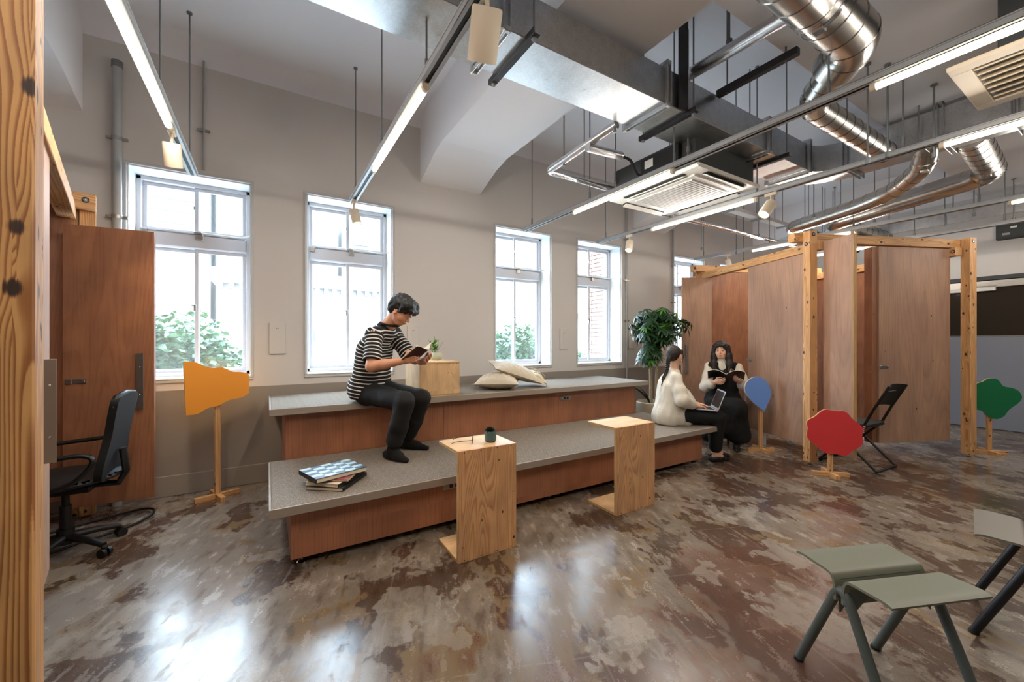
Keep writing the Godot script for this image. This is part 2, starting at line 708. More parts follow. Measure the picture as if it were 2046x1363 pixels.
# old scraped concrete under a clear coat, 8 m x 4 m: glue stains, rust, filler, scrapes in one direction
func floor_tex() -> Array:
	var w := 2048
	var h := 1024
	var ns := []
	for q in [[11, 0.42, 3], [12, 2.3, 5], [13, 7.0, 4], [14, 1.15, 5], [15, 11.0, 3]]:
		var f := FastNoiseLite.new()
		f.seed = q[0]
		f.noise_type = FastNoiseLite.TYPE_SIMPLEX_SMOOTH
		f.frequency = q[1]
		f.fractal_octaves = q[2]
		f.fractal_gain = 0.55
		ns.append(f)
	var na: FastNoiseLite = ns[0]
	var nb: FastNoiseLite = ns[1]
	var nc: FastNoiseLite = ns[2]
	var nd: FastNoiseLite = ns[3]
	var ne: FastNoiseLite = ns[4]
	var fine := noise_bytes(w, h, 21, 0.4, 2)
	var out := PackedByteArray()
	out.resize(w * h * 3)
	var ro := PackedByteArray()
	ro.resize(w * h)
	var cs := 0.94
	var sn := 0.35
	for y in h:
		var pz := -4.45 + 4.0 * y / h
		for x in w:
			var px := -1.6 + 8.0 * x / w
			# along and across the scraping direction
			var al := px * sn - pz * cs
			var ac := px * cs + pz * sn
			var big := na.get_noise_2d(px, pz)
			var mid := nb.get_noise_2d(ac, al * 0.62)
			var st := nc.get_noise_2d(ac * 1.6, al * 0.28)
			var pat := nd.get_noise_2d(px + 0.10 * mid, pz * 0.9 + 9.0)
			var det := ne.get_noise_2d(ac, al * 0.55)
			var i := y * w + x
			var fi := fine[i] / 255.0 - 0.5
			var rag := 0.55 * mid + 0.32 * det + 0.16 * fi
			# bare concrete, grey to warm grey
			var r := 0.49 + 0.10 * mid + 0.07 * det + 0.10 * fi
			var g := 0.445 + 0.10 * mid + 0.07 * det + 0.10 * fi
			var b := 0.395 + 0.10 * mid + 0.07 * det + 0.10 * fi
			# grey filler towards the left
			var gl := smoothstep(0.9, -0.9, px) * 0.55
			r = lerpf(r, 0.56, gl)
			g = lerpf(g, 0.545, gl)
			b = lerpf(b, 0.53, gl)
			# ochre glue residue, most of it in the middle
			var oc := smoothstep(0.0, 0.30, nd.get_noise_2d(px * 1.3 - 7.0, pz * 1.3) + rag * 0.8 + 0.30 * exp(-((px - 0.8) * (px - 0.8) / 1.2 + (pz + 1.5) * (pz + 1.5) / 0.9)) - 0.10)
			r = lerpf(r, 0.42, oc * 0.62)
			g = lerpf(g, 0.325, oc * 0.62)
			b = lerpf(b, 0.195, oc * 0.62)
			# dark brown glue patches with a ragged edge
			var dk := smoothstep(0.08, 0.19, pat + rag * 1.05 + 0.35 * big + 0.10 * st - 0.10 + 0.20 * smoothstep(0.8, 2.6, px))
			var dt := 0.70 + 0.25 * det + 0.5 * fi
			r = lerpf(r, 0.225, dk * dt)
			g = lerpf(g, 0.162, dk * dt)
			b = lerpf(b, 0.125, dk * dt)
			# red-brown stain towards the stools
			var rd := smoothstep(0.14, 0.50, big * 0.5 + rag * 0.9 + 0.55 * exp(-((px - 2.25) * (px - 2.25) / 0.35 + (pz + 1.15) * (pz + 1.15) / 0.10)) + 0.30 * exp(-((px - 2.0) * (px - 2.0) / 0.5 + (pz + 0.7) * (pz + 0.7) / 0.2)))
			r = lerpf(r, 0.32, rd * 0.55)
			g = lerpf(g, 0.19, rd * 0.55)
			b = lerpf(b, 0.14, rd * 0.55)
			# pale filler with hard edges, and scrapes
			var pv := nb.get_noise_2d(px * 0.55 + 30.0, pz * 0.55) + 0.25 * rag
			var fl := smoothstep(0.24, 0.27, pv)
			var ft := 0.62 + 0.2 * det
			r = lerpf(r, 0.55, fl * ft)
			g = lerpf(g, 0.515, fl * ft)
			b = lerpf(b, 0.465, fl * ft)
			var sc := smoothstep(0.26, 0.38, st * 0.7 + 0.35 * det + 0.4 * fi)
			r = lerpf(r, 0.66, sc * 0.32)
			g = lerpf(g, 0.61, sc * 0.32)
			b = lerpf(b, 0.55, sc * 0.32)
			var ds := smoothstep(0.24, 0.38, -st * 0.7 - 0.3 * det + 0.4 * fi)
			r = lerpf(r, 0.21, ds * 0.34)
			g = lerpf(g, 0.155, ds * 0.34)
			b = lerpf(b, 0.12, ds * 0.34)
			# ghost joints of the tiles that were once glued here, 0.45 m apart
			var jx := absf(fposmod(ac + 0.012 * mid, 0.45) - 0.225)
			var jz := absf(fposmod(al + 0.012 * mid, 0.45) - 0.225)
			if minf(jx, jz) < 0.004 and det + 0.6 * mid > -0.05:
				r = lerpf(r, 0.62, 0.35)
				g = lerpf(g, 0.57, 0.35)
				b = lerpf(b, 0.50, 0.35)
			out[i * 3] = clampi(int(r * 255.0), 0, 255)
			out[i * 3 + 1] = clampi(int(g * 255.0), 0, 255)
			out[i * 3 + 2] = clampi(int(b * 255.0), 0, 255)
			ro[i] = clampi(int(255.0 * (0.24 + 0.07 * mid + 0.05 * fl + 0.12 * sc + 0.08 * fi + 0.05 * det - 0.03 * dk)), 20, 255)
	return [to_tex(w, h, out), to_tex(w, h, ro, Image.FORMAT_L8)]

# woven sisal-like carpet: rows of small loops
func carpet_tex() -> Array:
	var s := 256
	var out := PackedByteArray()
	out.resize(s * s * 3)
	var hb := PackedByteArray()
	hb.resize(s * s)
	var n := noise_bytes(s, s, 5, 0.2, 3)
	var r := RandomNumberGenerator.new()
	r.seed = 9
	var loops := []
	for i in 16 * 16:
		loops.append(r.randf())
	for y in s:
		for x in s:
			var i := y * s + x
			var row := y / 16
			var sh := 8 if row % 2 else 0
			var col := ((x + sh) % 256) / 16
			var lx := ((x + sh) % 16 - 7.5) / 8.0
			var ly := (y % 16 - 7.5) / 8.0
			var d := clampf(1.0 - (lx * lx * 0.8 + ly * ly * 1.1), 0.0, 1.0)
			var tone: float = loops[row * 16 + col] * 0.34 + n[i] / 255.0 * 0.16
			var c0 := Color(0.30, 0.25, 0.20)
			var c1 := Color(0.76, 0.72, 0.66).lerp(Color(0.46, 0.43, 0.40), tone * 1.8)
			var k := sqrt(d)
			var c := c0.lerp(c1, k)
			out[i * 3] = int(c.r * 255)
			out[i * 3 + 1] = int(c.g * 255)
			out[i * 3 + 2] = int(c.b * 255)
			hb[i] = int(k * 255)
	return [to_tex(s, s, out), to_tex(s, s, hb, Image.FORMAT_L8)]

# zinc spangle
func zinc_tex() -> Array:
	var s := 512
	var a := noise_bytes(s, s, 31, 0.16, 1, 1.0, FastNoiseLite.TYPE_CELLULAR)
	var b := noise_bytes(s, s, 32, 0.012, 4)
	var out := PackedByteArray()
	out.resize(s * s * 3)
	var ro := PackedByteArray()
	ro.resize(s * s)
	for i in s * s:
		var k := a[i] / 255.0
		var m := b[i] / 255.0
		var c := 0.72 + 0.05 * k + 0.06 * (m - 0.5)
		out[i * 3] = int(255.0 * c)
		out[i * 3 + 1] = int(255.0 * minf(1.0, c * 1.01))
		out[i * 3 + 2] = int(255.0 * minf(1.0, c * 1.02))
		ro[i] = int(255.0 * clampf(0.31 + 0.07 * k + 0.10 * (m - 0.5), 0.0, 1.0))
	return [to_tex(s, s, out), to_tex(s, s, ro, Image.FORMAT_L8)]

func speck_tex(s: int, seed_: int, c: Color, amount: float, freq: float) -> ImageTexture:
	var a := noise_bytes(s, s, seed_, freq, 4)
	var out := PackedByteArray()
	out.resize(s * s * 3)
	for i in s * s:
		var k := 1.0 + (a[i] / 255.0 - 0.5) * amount
		out[i * 3] = clampi(int(255.0 * c.r * k), 0, 255)
		out[i * 3 + 1] = clampi(int(255.0 * c.g * k), 0, 255)
		out[i * 3 + 2] = clampi(int(255.0 * c.b * k), 0, 255)
	return to_tex(s, s, out)

func grey_tex(s: int, seed_: int, freq: float, oct := 4, type := FastNoiseLite.TYPE_SIMPLEX_SMOOTH) -> ImageTexture:
	return to_tex(s, s, noise_bytes(s, s, seed_, freq, oct, 1.0, type), Image.FORMAT_L8)

func crinkle_tex() -> ImageTexture:
	var im := Image.create_from_data(256, 256, false, Image.FORMAT_L8, noise_bytes(256, 256, 43, 0.05, 3, 1.0, FastNoiseLite.TYPE_CELLULAR))
	im.convert(Image.FORMAT_RGBA8)
	im.bump_map_to_normal_map(5.0)
	im.convert(Image.FORMAT_RGB8)
	return ImageTexture.create_from_image(im)

func stripe_tex() -> ImageTexture:
	# one repeat of the striped knit: black with a narrow white band
	var w := 8
	var h := 64
	var out := PackedByteArray()
	out.resize(w * h * 3)
	for y in h:
		var k := smoothstep(42.0, 44.0, y) * (1.0 - smoothstep(60.0, 62.0, y))
		var c := Color(0.035, 0.035, 0.04).lerp(Color(0.86, 0.85, 0.83), k)
		for x in w:
			var i := (y * w + x) * 3
			out[i] = int(c.r * 255)
			out[i + 1] = int(c.g * 255)
			out[i + 2] = int(c.b * 255)
	return to_tex(w, h, out)

func cover_tex() -> ImageTexture:
	# the book cover: a grid of small sea and sky pictures, pale and dark in turn
	var w := 160
	var h := 120
	var im := Image.create_empty(w, h, false, Image.FORMAT_RGB8)
	im.fill(Color(0.16, 0.22, 0.30))
	var r := RandomNumberGenerator.new()
	r.seed = 4
	for i in 5:
		for j in 6:
			var pale := (i + j) % 2 == 0
			for y in 20:
				var c := Color(0.55, 0.66, 0.72).lerp(Color(0.70, 0.78, 0.74), r.randf()) if pale else Color(0.07, 0.12, 0.20).lerp(Color(0.10, 0.24, 0.36), r.randf())
				if pale and y > 12:
					c = c.darkened(0.12)
				im.fill_rect(Rect2i(i * 32, j * 20 + y, 32, 1), c)
			if not pale and r.randf() < 0.4:
				for k in 8:
					im.fill_rect(Rect2i(i * 32 + 3 + k * 3, j * 20 + 8 + r.randi() % 4, 2, 2), Color(0.75, 0.82, 0.82))
	return ImageTexture.create_from_image(im)

func mat(c: Color, rough := 0.6, metal := 0.0, tex: Texture2D = null, sc := Vector3.ONE) -> StandardMaterial3D:
	var m := StandardMaterial3D.new()
	m.albedo_color = c
	m.roughness = rough
	m.metallic = metal
	if tex:
		m.albedo_texture = tex
		m.uv1_scale = sc
	m.texture_filter = BaseMaterial3D.TEXTURE_FILTER_LINEAR_WITH_MIPMAPS
	return m

func tri(m: StandardMaterial3D, s: float) -> StandardMaterial3D:
	m.uv1_triplanar = true
	m.uv1_scale = Vector3(s, s, s)
	return m

func glow(c: Color, e: float) -> StandardMaterial3D:
	var m := mat(c, 0.5)
	m.emission_enabled = true
	m.emission = c
	m.emission_energy_multiplier = e
	return m

func materials() -> void:
	var W := Color.WHITE
	var ft := floor_tex()
	M.floor = mat(W, 1.0, 0.0, ft[0])
	M.floor.roughness_texture = ft[1]
	M.floor.roughness_texture_channel = BaseMaterial3D.TEXTURE_CHANNEL_RED
	M.floor.metallic_specular = 0.55
	M.floor.heightmap_enabled = true
	M.floor.heightmap_texture = ft[1]
	M.floor.heightmap_scale = 0.10
	M.wall = mat(Color(0.79, 0.77, 0.75), 0.85, 0.0)
	M.ceiling = mat(Color(0.88, 0.88, 0.895), 0.9)
	M.dado = mat(Color(0.56, 0.525, 0.49), 0.75)
	M.greyboard = mat(Color(0.50, 0.51, 0.55), 0.6)
	# woods
	M.cedar = mat(W, 0.62, 0.0, wood_tex(256, 1024, 0.30, 2.6, 101, 62.0, 5.0, 0.5, 26, Color(0.80, 0.62, 0.42), Color(0.58, 0.36, 0.18), 0.22, 0.011), Vector3(1 / 0.30, 1 / 2.6, 1))
	M.cedar_near = mat(Color(0.93, 0.93, 0.93), 0.6, 0.0, wood_tex(320, 2048, 0.25, 2.4, 131, 66.0, 6.0, 0.8, 24, Color(0.80, 0.60, 0.37), Color(0.52, 0.30, 0.13), 0.14, 0.012), Vector3(1 / 0.25, 1 / 2.4, 1))
	M.panel = mat(W, 0.55, 0.0, wood_tex(512, 1024, 1.0, 2.4, 102, 8.0, 5.0, 0.15, 6, Color(0.635, 0.50, 0.415), Color(0.43, 0.29, 0.21), 0.30, 0.008, true), Vector3(1.0, 1 / 2.4, 1))
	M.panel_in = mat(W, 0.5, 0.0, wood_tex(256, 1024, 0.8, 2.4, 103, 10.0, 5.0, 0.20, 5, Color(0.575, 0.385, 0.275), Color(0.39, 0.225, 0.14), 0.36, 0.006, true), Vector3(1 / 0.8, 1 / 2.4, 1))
	M.bench = mat(W, 0.5, 0.0, wood_tex(512, 256, 1.2, 0.6, 104, 60.0, 4.0, 0.22, 0, Color(0.63, 0.42, 0.305), Color(0.45, 0.265, 0.175), 0.36), Vector3(1 / 1.2, 1 / 0.6, 1))
	M.larch = mat(W, 0.55, 0.0, wood_tex(384, 640, 0.46, 0.76, 105, 24.0, 6.0, 0.50, 9, Color(0.80, 0.615, 0.44), Color(0.57, 0.36, 0.20), 0.10, 0.006, true), Vector3(1 / 0.46, 1 / 0.76, 1))
	M.birch = mat(W, 0.55, 0.0, wood_tex(256, 256, 0.5, 0.5, 106, 14.0, 4.0, 0.16, 4, Color(0.80, 0.665, 0.50), Color(0.62, 0.46, 0.30), 0.16, 0.005, true), Vector3(2, 2, 1))
	M.plyedge = mat(W, 0.65, 0.0, wood_tex(64, 256, 0.05, 1.2, 107, 160.0, 0.6, 0.6, 0, Color(0.76, 0.62, 0.42), Color(0.50, 0.34, 0.19), 0.25), Vector3(1 / 0.05, 1 / 1.2, 1))
	var ct := carpet_tex()
	M.carpet = mat(W, 0.95, 0.0, ct[0], Vector3(1 / 0.112, 1 / 0.112, 1))
	M.carpet.heightmap_enabled = true
	M.carpet.heightmap_texture = ct[1]
	M.carpet.heightmap_scale = 0.25
	M.band = mat(Color(0.56, 0.515, 0.47), 0.55)
	# metals
	var zt := zinc_tex()
	M.zinc = mat(W, 1.0, 1.0, zt[0])
	M.zinc.roughness_texture = zt[1]
	M.zinc.roughness_texture_channel = BaseMaterial3D.TEXTURE_CHANNEL_RED
	tri(M.zinc, 1.4)
	M.spiral = mat(Color(0.74, 0.73, 0.71), 0.27, 1.0)
	M.foil = mat(Color(0.80, 0.80, 0.81), 0.25, 1.0)
	M.foil.normal_enabled = true
	M.foil.normal_texture = crinkle_tex()
	M.foil.normal_scale = 1.0
	tri(M.foil, 9.0)
	M.alu = mat(Color(0.66, 0.68, 0.70), 0.35, 0.9)
	M.rail = mat(Color(0.66, 0.67, 0.68), 0.42, 0.3)
	M.rod = mat(Color(0.46, 0.48, 0.49), 0.5, 0.3)
	M.steel = mat(Color(0.60, 0.585, 0.565), 0.35, 0.9)
	M.chrome = mat(Color(0.85, 0.85, 0.86), 0.12, 1.0)
	M.bar = mat(Color(0.20, 0.205, 0.22), 0.55, 0.5)
	M.frame = mat(Color(0.80, 0.80, 0.82), 0.4, 0.0)
	M.lining = mat(Color(0.90, 0.92, 0.93), 0.4)
	M.trim = mat(Color(0.74, 0.74, 0.74), 0.45, 0.0)
	M.white = mat(Color(0.86, 0.85, 0.82), 0.5)
	M.cream = mat(Color(0.83, 0.77, 0.68), 0.55)
	M.black = mat(Color(0.022, 0.022, 0.024), 0.5)
	M.dark = mat(Color(0.06, 0.06, 0.065), 0.6)
	M.acbody = mat(Color(0.22, 0.23, 0.235), 0.6, 0.2)
	M.conduit = mat(Color(0.62, 0.625, 0.62), 0.5, 0.1)
	M.glass = mat(Color(0.95, 0.98, 0.99, 0.06), 0.02)
	M.glass.transparency = BaseMaterial3D.TRANSPARENCY_ALPHA
	M.darkglass = mat(Color(0.20, 0.18, 0.155), 0.08)
	M.darkglass.metallic_specular = 0.35
	M.tube = glow(Color(1.0, 0.95, 0.86), 3.0)
	M.bulb = glow(Color(1.0, 0.93, 0.80), 6.0)
	# signs
	M.orange = mat(Color(0.89, 0.57, 0.15), 0.55)
	M.blue = mat(Color(0.40, 0.56, 0.84), 0.55)
	M.red = mat(Color(0.79, 0.20, 0.21), 0.55)
	M.green = mat(Color(0.0, 0.40, 0.235), 0.55)
	M.signedge = mat(Color(0.80, 0.66, 0.46), 0.6)
	# seats
	M.sage = mat(Color(0.42, 0.425, 0.365), 0.5)
	M.sageleg = mat(Color(0.30, 0.33, 0.315), 0.42)
	M.taupe = mat(Color(0.41, 0.39, 0.35), 0.5)
	M.navyleg = mat(Color(0.035, 0.045, 0.06), 0.4)
	M.chairgreen = mat(Color(0.035, 0.07, 0.05), 0.55)
	M.mesh = mat(Color(0.02, 0.02, 0.022), 0.8)
	# soft goods
	M.linen = mat(W, 0.95, 0.0, speck_tex(256, 51, Color(0.74, 0.69, 0.61), 0.30, 0.3))
	tri(M.linen, 4.0)
	M.shirt = mat(W, 0.9, 0.0, stripe_tex(), Vector3(1, 1 / 0.0295, 1))
	M.trousers = mat(Color(0.022, 0.022, 0.026), 0.85)
	M.sock = mat(Color(0.012, 0.012, 0.014), 0.95)
	M.blouse = mat(Color(0.80, 0.77, 0.71), 0.9)
	M.ivory = mat(Color(0.80, 0.76, 0.70), 0.9)
	M.dress = mat(Color(0.014, 0.014, 0.018), 0.9)
	M.skin = mat(Color(0.78, 0.56, 0.44), 0.55)
	M.skin.subsurf_scatter_enabled = true
	M.skin.subsurf_scatter_strength = 0.08
	M.skin_pale = mat(Color(0.84, 0.65, 0.54), 0.55)
	M.skin_pale.subsurf_scatter_enabled = true
	M.skin_pale.subsurf_scatter_strength = 0.08
	M.lip = mat(Color(0.66, 0.33, 0.30), 0.45)
	M.hair_black = mat(Color(0.022, 0.019, 0.021), 0.55)
	M.hair_brown = mat(Color(0.11, 0.058, 0.045), 0.55)
	M.eye = mat(Color(0.03, 0.02, 0.018), 0.2)
	M.eyewhite = mat(Color(0.82, 0.80, 0.78), 0.3)
	# plants and pots
	M.leaf = mat(W, 0.4, 0.0, speck_tex(64, 61, Color(0.09, 0.215, 0.085), 0.5, 0.06))
	M.leaf.backlight_enabled = true
	M.leaf.backlight = Color(0.10, 0.18, 0.04)
	M.leaf_bright = mat(Color(0.26, 0.46, 0.13), 0.45)
	M.leaf_bright.backlight_enabled = true
	M.leaf_bright.backlight = Color(0.2, 0.32, 0.05)
	M.succulent = mat(Color(0.05, 0.11, 0.07), 0.45)
	M.bark = mat(W, 0.9, 0.0, speck_tex(128, 62, Color(0.60, 0.53, 0.44), 0.7, 0.12))
	tri(M.bark, 6.0)
	M.pot_pale = mat(Color(0.72, 0.74, 0.66), 0.6)
	M.pot_teal = mat(Color(0.28, 0.37, 0.36), 0.5)
	M.terracotta = mat(Color(0.33, 0.20, 0.16), 0.7)
	M.basket = mat(Color(0.70, 0.65, 0.56), 0.85)
	M.soil = mat(Color(0.06, 0.045, 0.035), 0.95)
	# paper
	M.paper = mat(Color(0.84, 0.80, 0.71), 0.85)
	M.cover = mat(W, 0.45, 0.0, cover_tex())
	M.spine_navy = mat(Color(0.035, 0.045, 0.07), 0.5)
	M.book_cream = mat(Color(0.80, 0.75, 0.64), 0.6)
	M.book_dark = mat(Color(0.06, 0.05, 0.045), 0.5)
	M.book_rose = mat(Color(0.52, 0.24, 0.22), 0.55)
	M.mag_dark = mat(Color(0.07, 0.045, 0.05), 0.35)
	M.mag_plum = mat(Color(0.24, 0.06, 0.08), 0.35)
	M.mag_back = mat(Color(0.45, 0.33, 0.30), 0.4)
	M.laptop = mat(Color(0.74, 0.75, 0.77), 0.35, 0.6)
	M.screen = mat(Color(0.11, 0.055, 0.05), 0.25)
	M.gold = mat(Color(0.85, 0.74, 0.45), 0.4)
	M.plum = mat(Color(0.28, 0.17, 0.28), 0.4)
	# outdoors
	M.facade = mat(Color(0.50, 0.50, 0.49), 0.85)
	M.facade_grey = mat(Color(0.36, 0.38, 0.41), 0.85)
	M.facade_dark = mat(Color(0.24, 0.27, 0.31), 0.8)
	M.outglass = mat(Color(0.20, 0.24, 0.25), 0.15)
	M.brick = mat(W, 0.9, 0.0, speck_tex(64, 71, Color(0.50, 0.36, 0.33), 0.5, 0.2))
	M.brick_pale = mat(W, 0.9, 0.0, speck_tex(64, 72, Color(0.55, 0.41, 0.37), 0.5, 0.2))
	M.mortar = mat(Color(0.60, 0.58, 0.55), 0.95)
	M.asphalt = mat(Color(0.70, 0.70, 0.69), 0.9)
	M.tree_leaf = mat(Color(0.19, 0.29, 0.20), 0.6)
	M.tree_leaf.backlight_enabled = true
	M.tree_leaf.backlight = Color(0.10, 0.17, 0.05)
# ------------------------------------------------------------------ the room
const WIN := [[-4.39, -3.55], [-3.095, -2.26], [-0.97, -0.13], [0.325, 1.15], [2.42, 3.275], [3.745, 4.605], [5.855, 6.70], [7.17, 8.02]]
const SILL := 0.972
const HEAD := 2.734

func shell() -> void:
	# floor: uv in the 8 m x 4 m of the texture
	var g := Geo.new()
	var x0 := -6.6
	var x1 := 9.4
	var z0 := -4.75
	var z1 := 5.0
	var uvf := func(x: float, z: float) -> Vector2: return Vector2((x + 1.6) / 8.0, (z + 4.45) / 4.0)
	g.quad(Vector3(x0, 0, z0), Vector3(x1, 0, z0), Vector3(x1, 0, z1), Vector3(x0, 0, z1), Vector3.UP, uvf.call(x0, z0), uvf.call(x1, z0), uvf.call(x1, z1), uvf.call(x0, z1))
	g.quad(Vector3(x0, -0.25, z0), Vector3(x1, -0.25, z0), Vector3(x1, -0.25, z1), Vector3(x0, -0.25, z1), Vector3.DOWN)
	for e in [[x0, z0, x1, z0, Vector3(0, 0, -1)], [x1, z0, x1, z1, Vector3(1, 0, 0)], [x1, z1, x0, z1, Vector3(0, 0, 1)], [x0, z1, x0, z0, Vector3(-1, 0, 0)]]:
		g.quad(Vector3(e[0], 0, e[1]), Vector3(e[2], 0, e[3]), Vector3(e[2], -0.25, e[3]), Vector3(e[0], -0.25, e[1]), e[4])
	struct(g, "floor", M.floor)
	# ceiling slab
	struct(Geo.new().box(Vector3(1.4, CEIL + 0.15, 0.125), Vector3(16.0, 0.3, 9.75), 0.0), "ceiling", M.ceiling)
	# window wall with its openings
	g = Geo.new()
	var zc := ZW - 0.1875
	g.box(Vector3(1.4, SILL / 2, zc), Vector3(16.0, SILL, 0.375), 0.0)
	g.box(Vector3(1.4, (HEAD + CEIL) / 2, zc), Vector3(16.0, CEIL - HEAD, 0.375), 0.0)
	var last := x0
	for q in WIN:
		g.box(Vector3((last + q[0]) / 2, (SILL + HEAD) / 2, zc), Vector3(q[0] - last, HEAD - SILL, 0.375), 0.0)
		last = q[1]
	g.box(Vector3((last + x1) / 2, (SILL + HEAD) / 2, zc), Vector3(x1 - last, HEAD - SILL, 0.375), 0.0)
	var wb := struct(g, "wall_back", M.wall)
	part(Geo.new().box(Vector3(1.4, 0.442, ZW + 0.004), Vector3(15.38, 0.884, 0.008), 0.001), "dado", M.dado, wb)
	struct(Geo.new().box(Vector3(1.4, 0.086, ZW + 0.011), Vector3(15.38, 0.172, 0.022), 0.004), "baseboard_back", M.dado)
	# cove between window wall and ceiling
	var cove := PackedVector2Array([Vector2(0, 0)])
	for i in 9:
		var a := PI / 2 * i / 8.0
		cove.append(Vector2(0.16 * (1.0 - sin(a)), -0.16 * (1.0 - cos(a))))
	var cx := Transform3D(Basis(Vector3(0, 0, 1), Vector3(0, 1, 0), Vector3(-1, 0, 0)), Vector3(9.1, CEIL, ZW))
	struct(Geo.new().prism(cove, 0.0, 15.4, cx, true), "trim_1", M.ceiling)
	# other walls
	struct(Geo.new().box(Vector3(-6.45, CEIL / 2, 0.125), Vector3(0.3, CEIL, 9.75), 0.0), "wall_left", M.wall)
	struct(Geo.new().box(Vector3(1.4, CEIL / 2, 4.85), Vector3(16.0, CEIL, 0.3), 0.0), "wall_front", M.wall)
	# right wall with a wide doorway
	g = Geo.new()
	var dz0 := -2.6
	var dz1 := 0.4
	g.box(Vector3(9.24, CEIL / 2, (z0 + dz0) / 2), Vector3(0.3, CEIL, dz0 - z0), 0.0)
	g.box(Vector3(9.24, CEIL / 2, (dz1 + z1) / 2), Vector3(0.3, CEIL, z1 - dz1), 0.0)
	g.box(Vector3(9.24, (2.256 + CEIL) / 2, (dz0 + dz1) / 2), Vector3(0.3, CEIL - 2.256, dz1 - dz0), 0.0)
	struct(g, "wall_right", M.wall)
	door()
	# beams across the room with a haunch at the window wall
	var prof := PackedVector2Array([Vector2(-4.6, CEIL + 0.02), Vector2(-4.6, SOFFIT), Vector2(3.72, SOFFIT), Vector2(3.95, SOFFIT - 0.04), Vector2(4.40, 3.065), Vector2(4.40, CEIL + 0.02)])
	for bx in [-5.38, -1.96, 1.46, 4.88, 8.30]:
		# profile x is the distance from the camera plane towards the windows
		var xf := Transform3D(Basis(Vector3(0, 0, -1), Vector3(0, 1, 0), Vector3(1, 0, 0)), Vector3(bx, 0, 0))
		var b := struct(Geo.new().prism(prof, 0.0, 0.74, xf), "beam", M.ceiling)
		b.name = numbered("ceiling_beam") if bx > -1.9 else numbered("ceiling_beam")
	# girder along the room
	var gd := struct(Geo.new().box(Vector3(1.4, (SOFFIT + CEIL) / 2 + 0.012, -0.87), Vector3(15.5, CEIL - SOFFIT + 0.02, 1.02), 0.006), "beam", M.ceiling)
	gd.name = numbered("ceiling_beam")
	for k in WIN.size():
		window(k)

func door() -> void:
	var d := Node3D.new()
	d.name = "door_1"
	add_child(d)
	d.set_meta("kind", "structure")
	var za := -2.6
	var zb := 0.4
	var zm := (za + zb) / 2
	var L := zb - za
	part(Geo.new().box(Vector3(9.15, 0.69, zm), Vector3(0.05, 1.372, L), 0.003), "lower_panel", M.greyboard, d)
	part(Geo.new().box(Vector3(9.15, 1.73, zm), Vector3(0.02, 0.72, L), 0.0), "pane", M.darkglass, d)
	part(Geo.new().box(Vector3(9.11, 2.226, zm), Vector3(0.10, 0.06, L), 0.003), "head_frame", M.acbody, d)
	part(Geo.new().box(Vector3(9.13, 2.142, zm), Vector3(0.05, 0.10, L), 0.003), "top_rail", M.steel, d)
	part(Geo.new().box(Vector3(9.145, 1.377, zm), Vector3(0.055, 0.012, L), 0.001), "glass_bead", M.steel, d)
	part(Geo.new().box(Vector3(9.095, 2.065, -1.62), Vector3(0.06, 0.05, 0.55), 0.004), "door_closer", M.white, d)
	part(Geo.new().box(Vector3(9.085, 2.115, -1.52), Vector3(0.012, 0.012, 0.36), 0.002), "closer_arm", M.steel, d)
	part(Geo.new().box(Vector3(9.40, 1.2, zm), Vector3(0.05, 2.4, L + 0.4), 0.0), "corridor_wall", M.acbody, d)

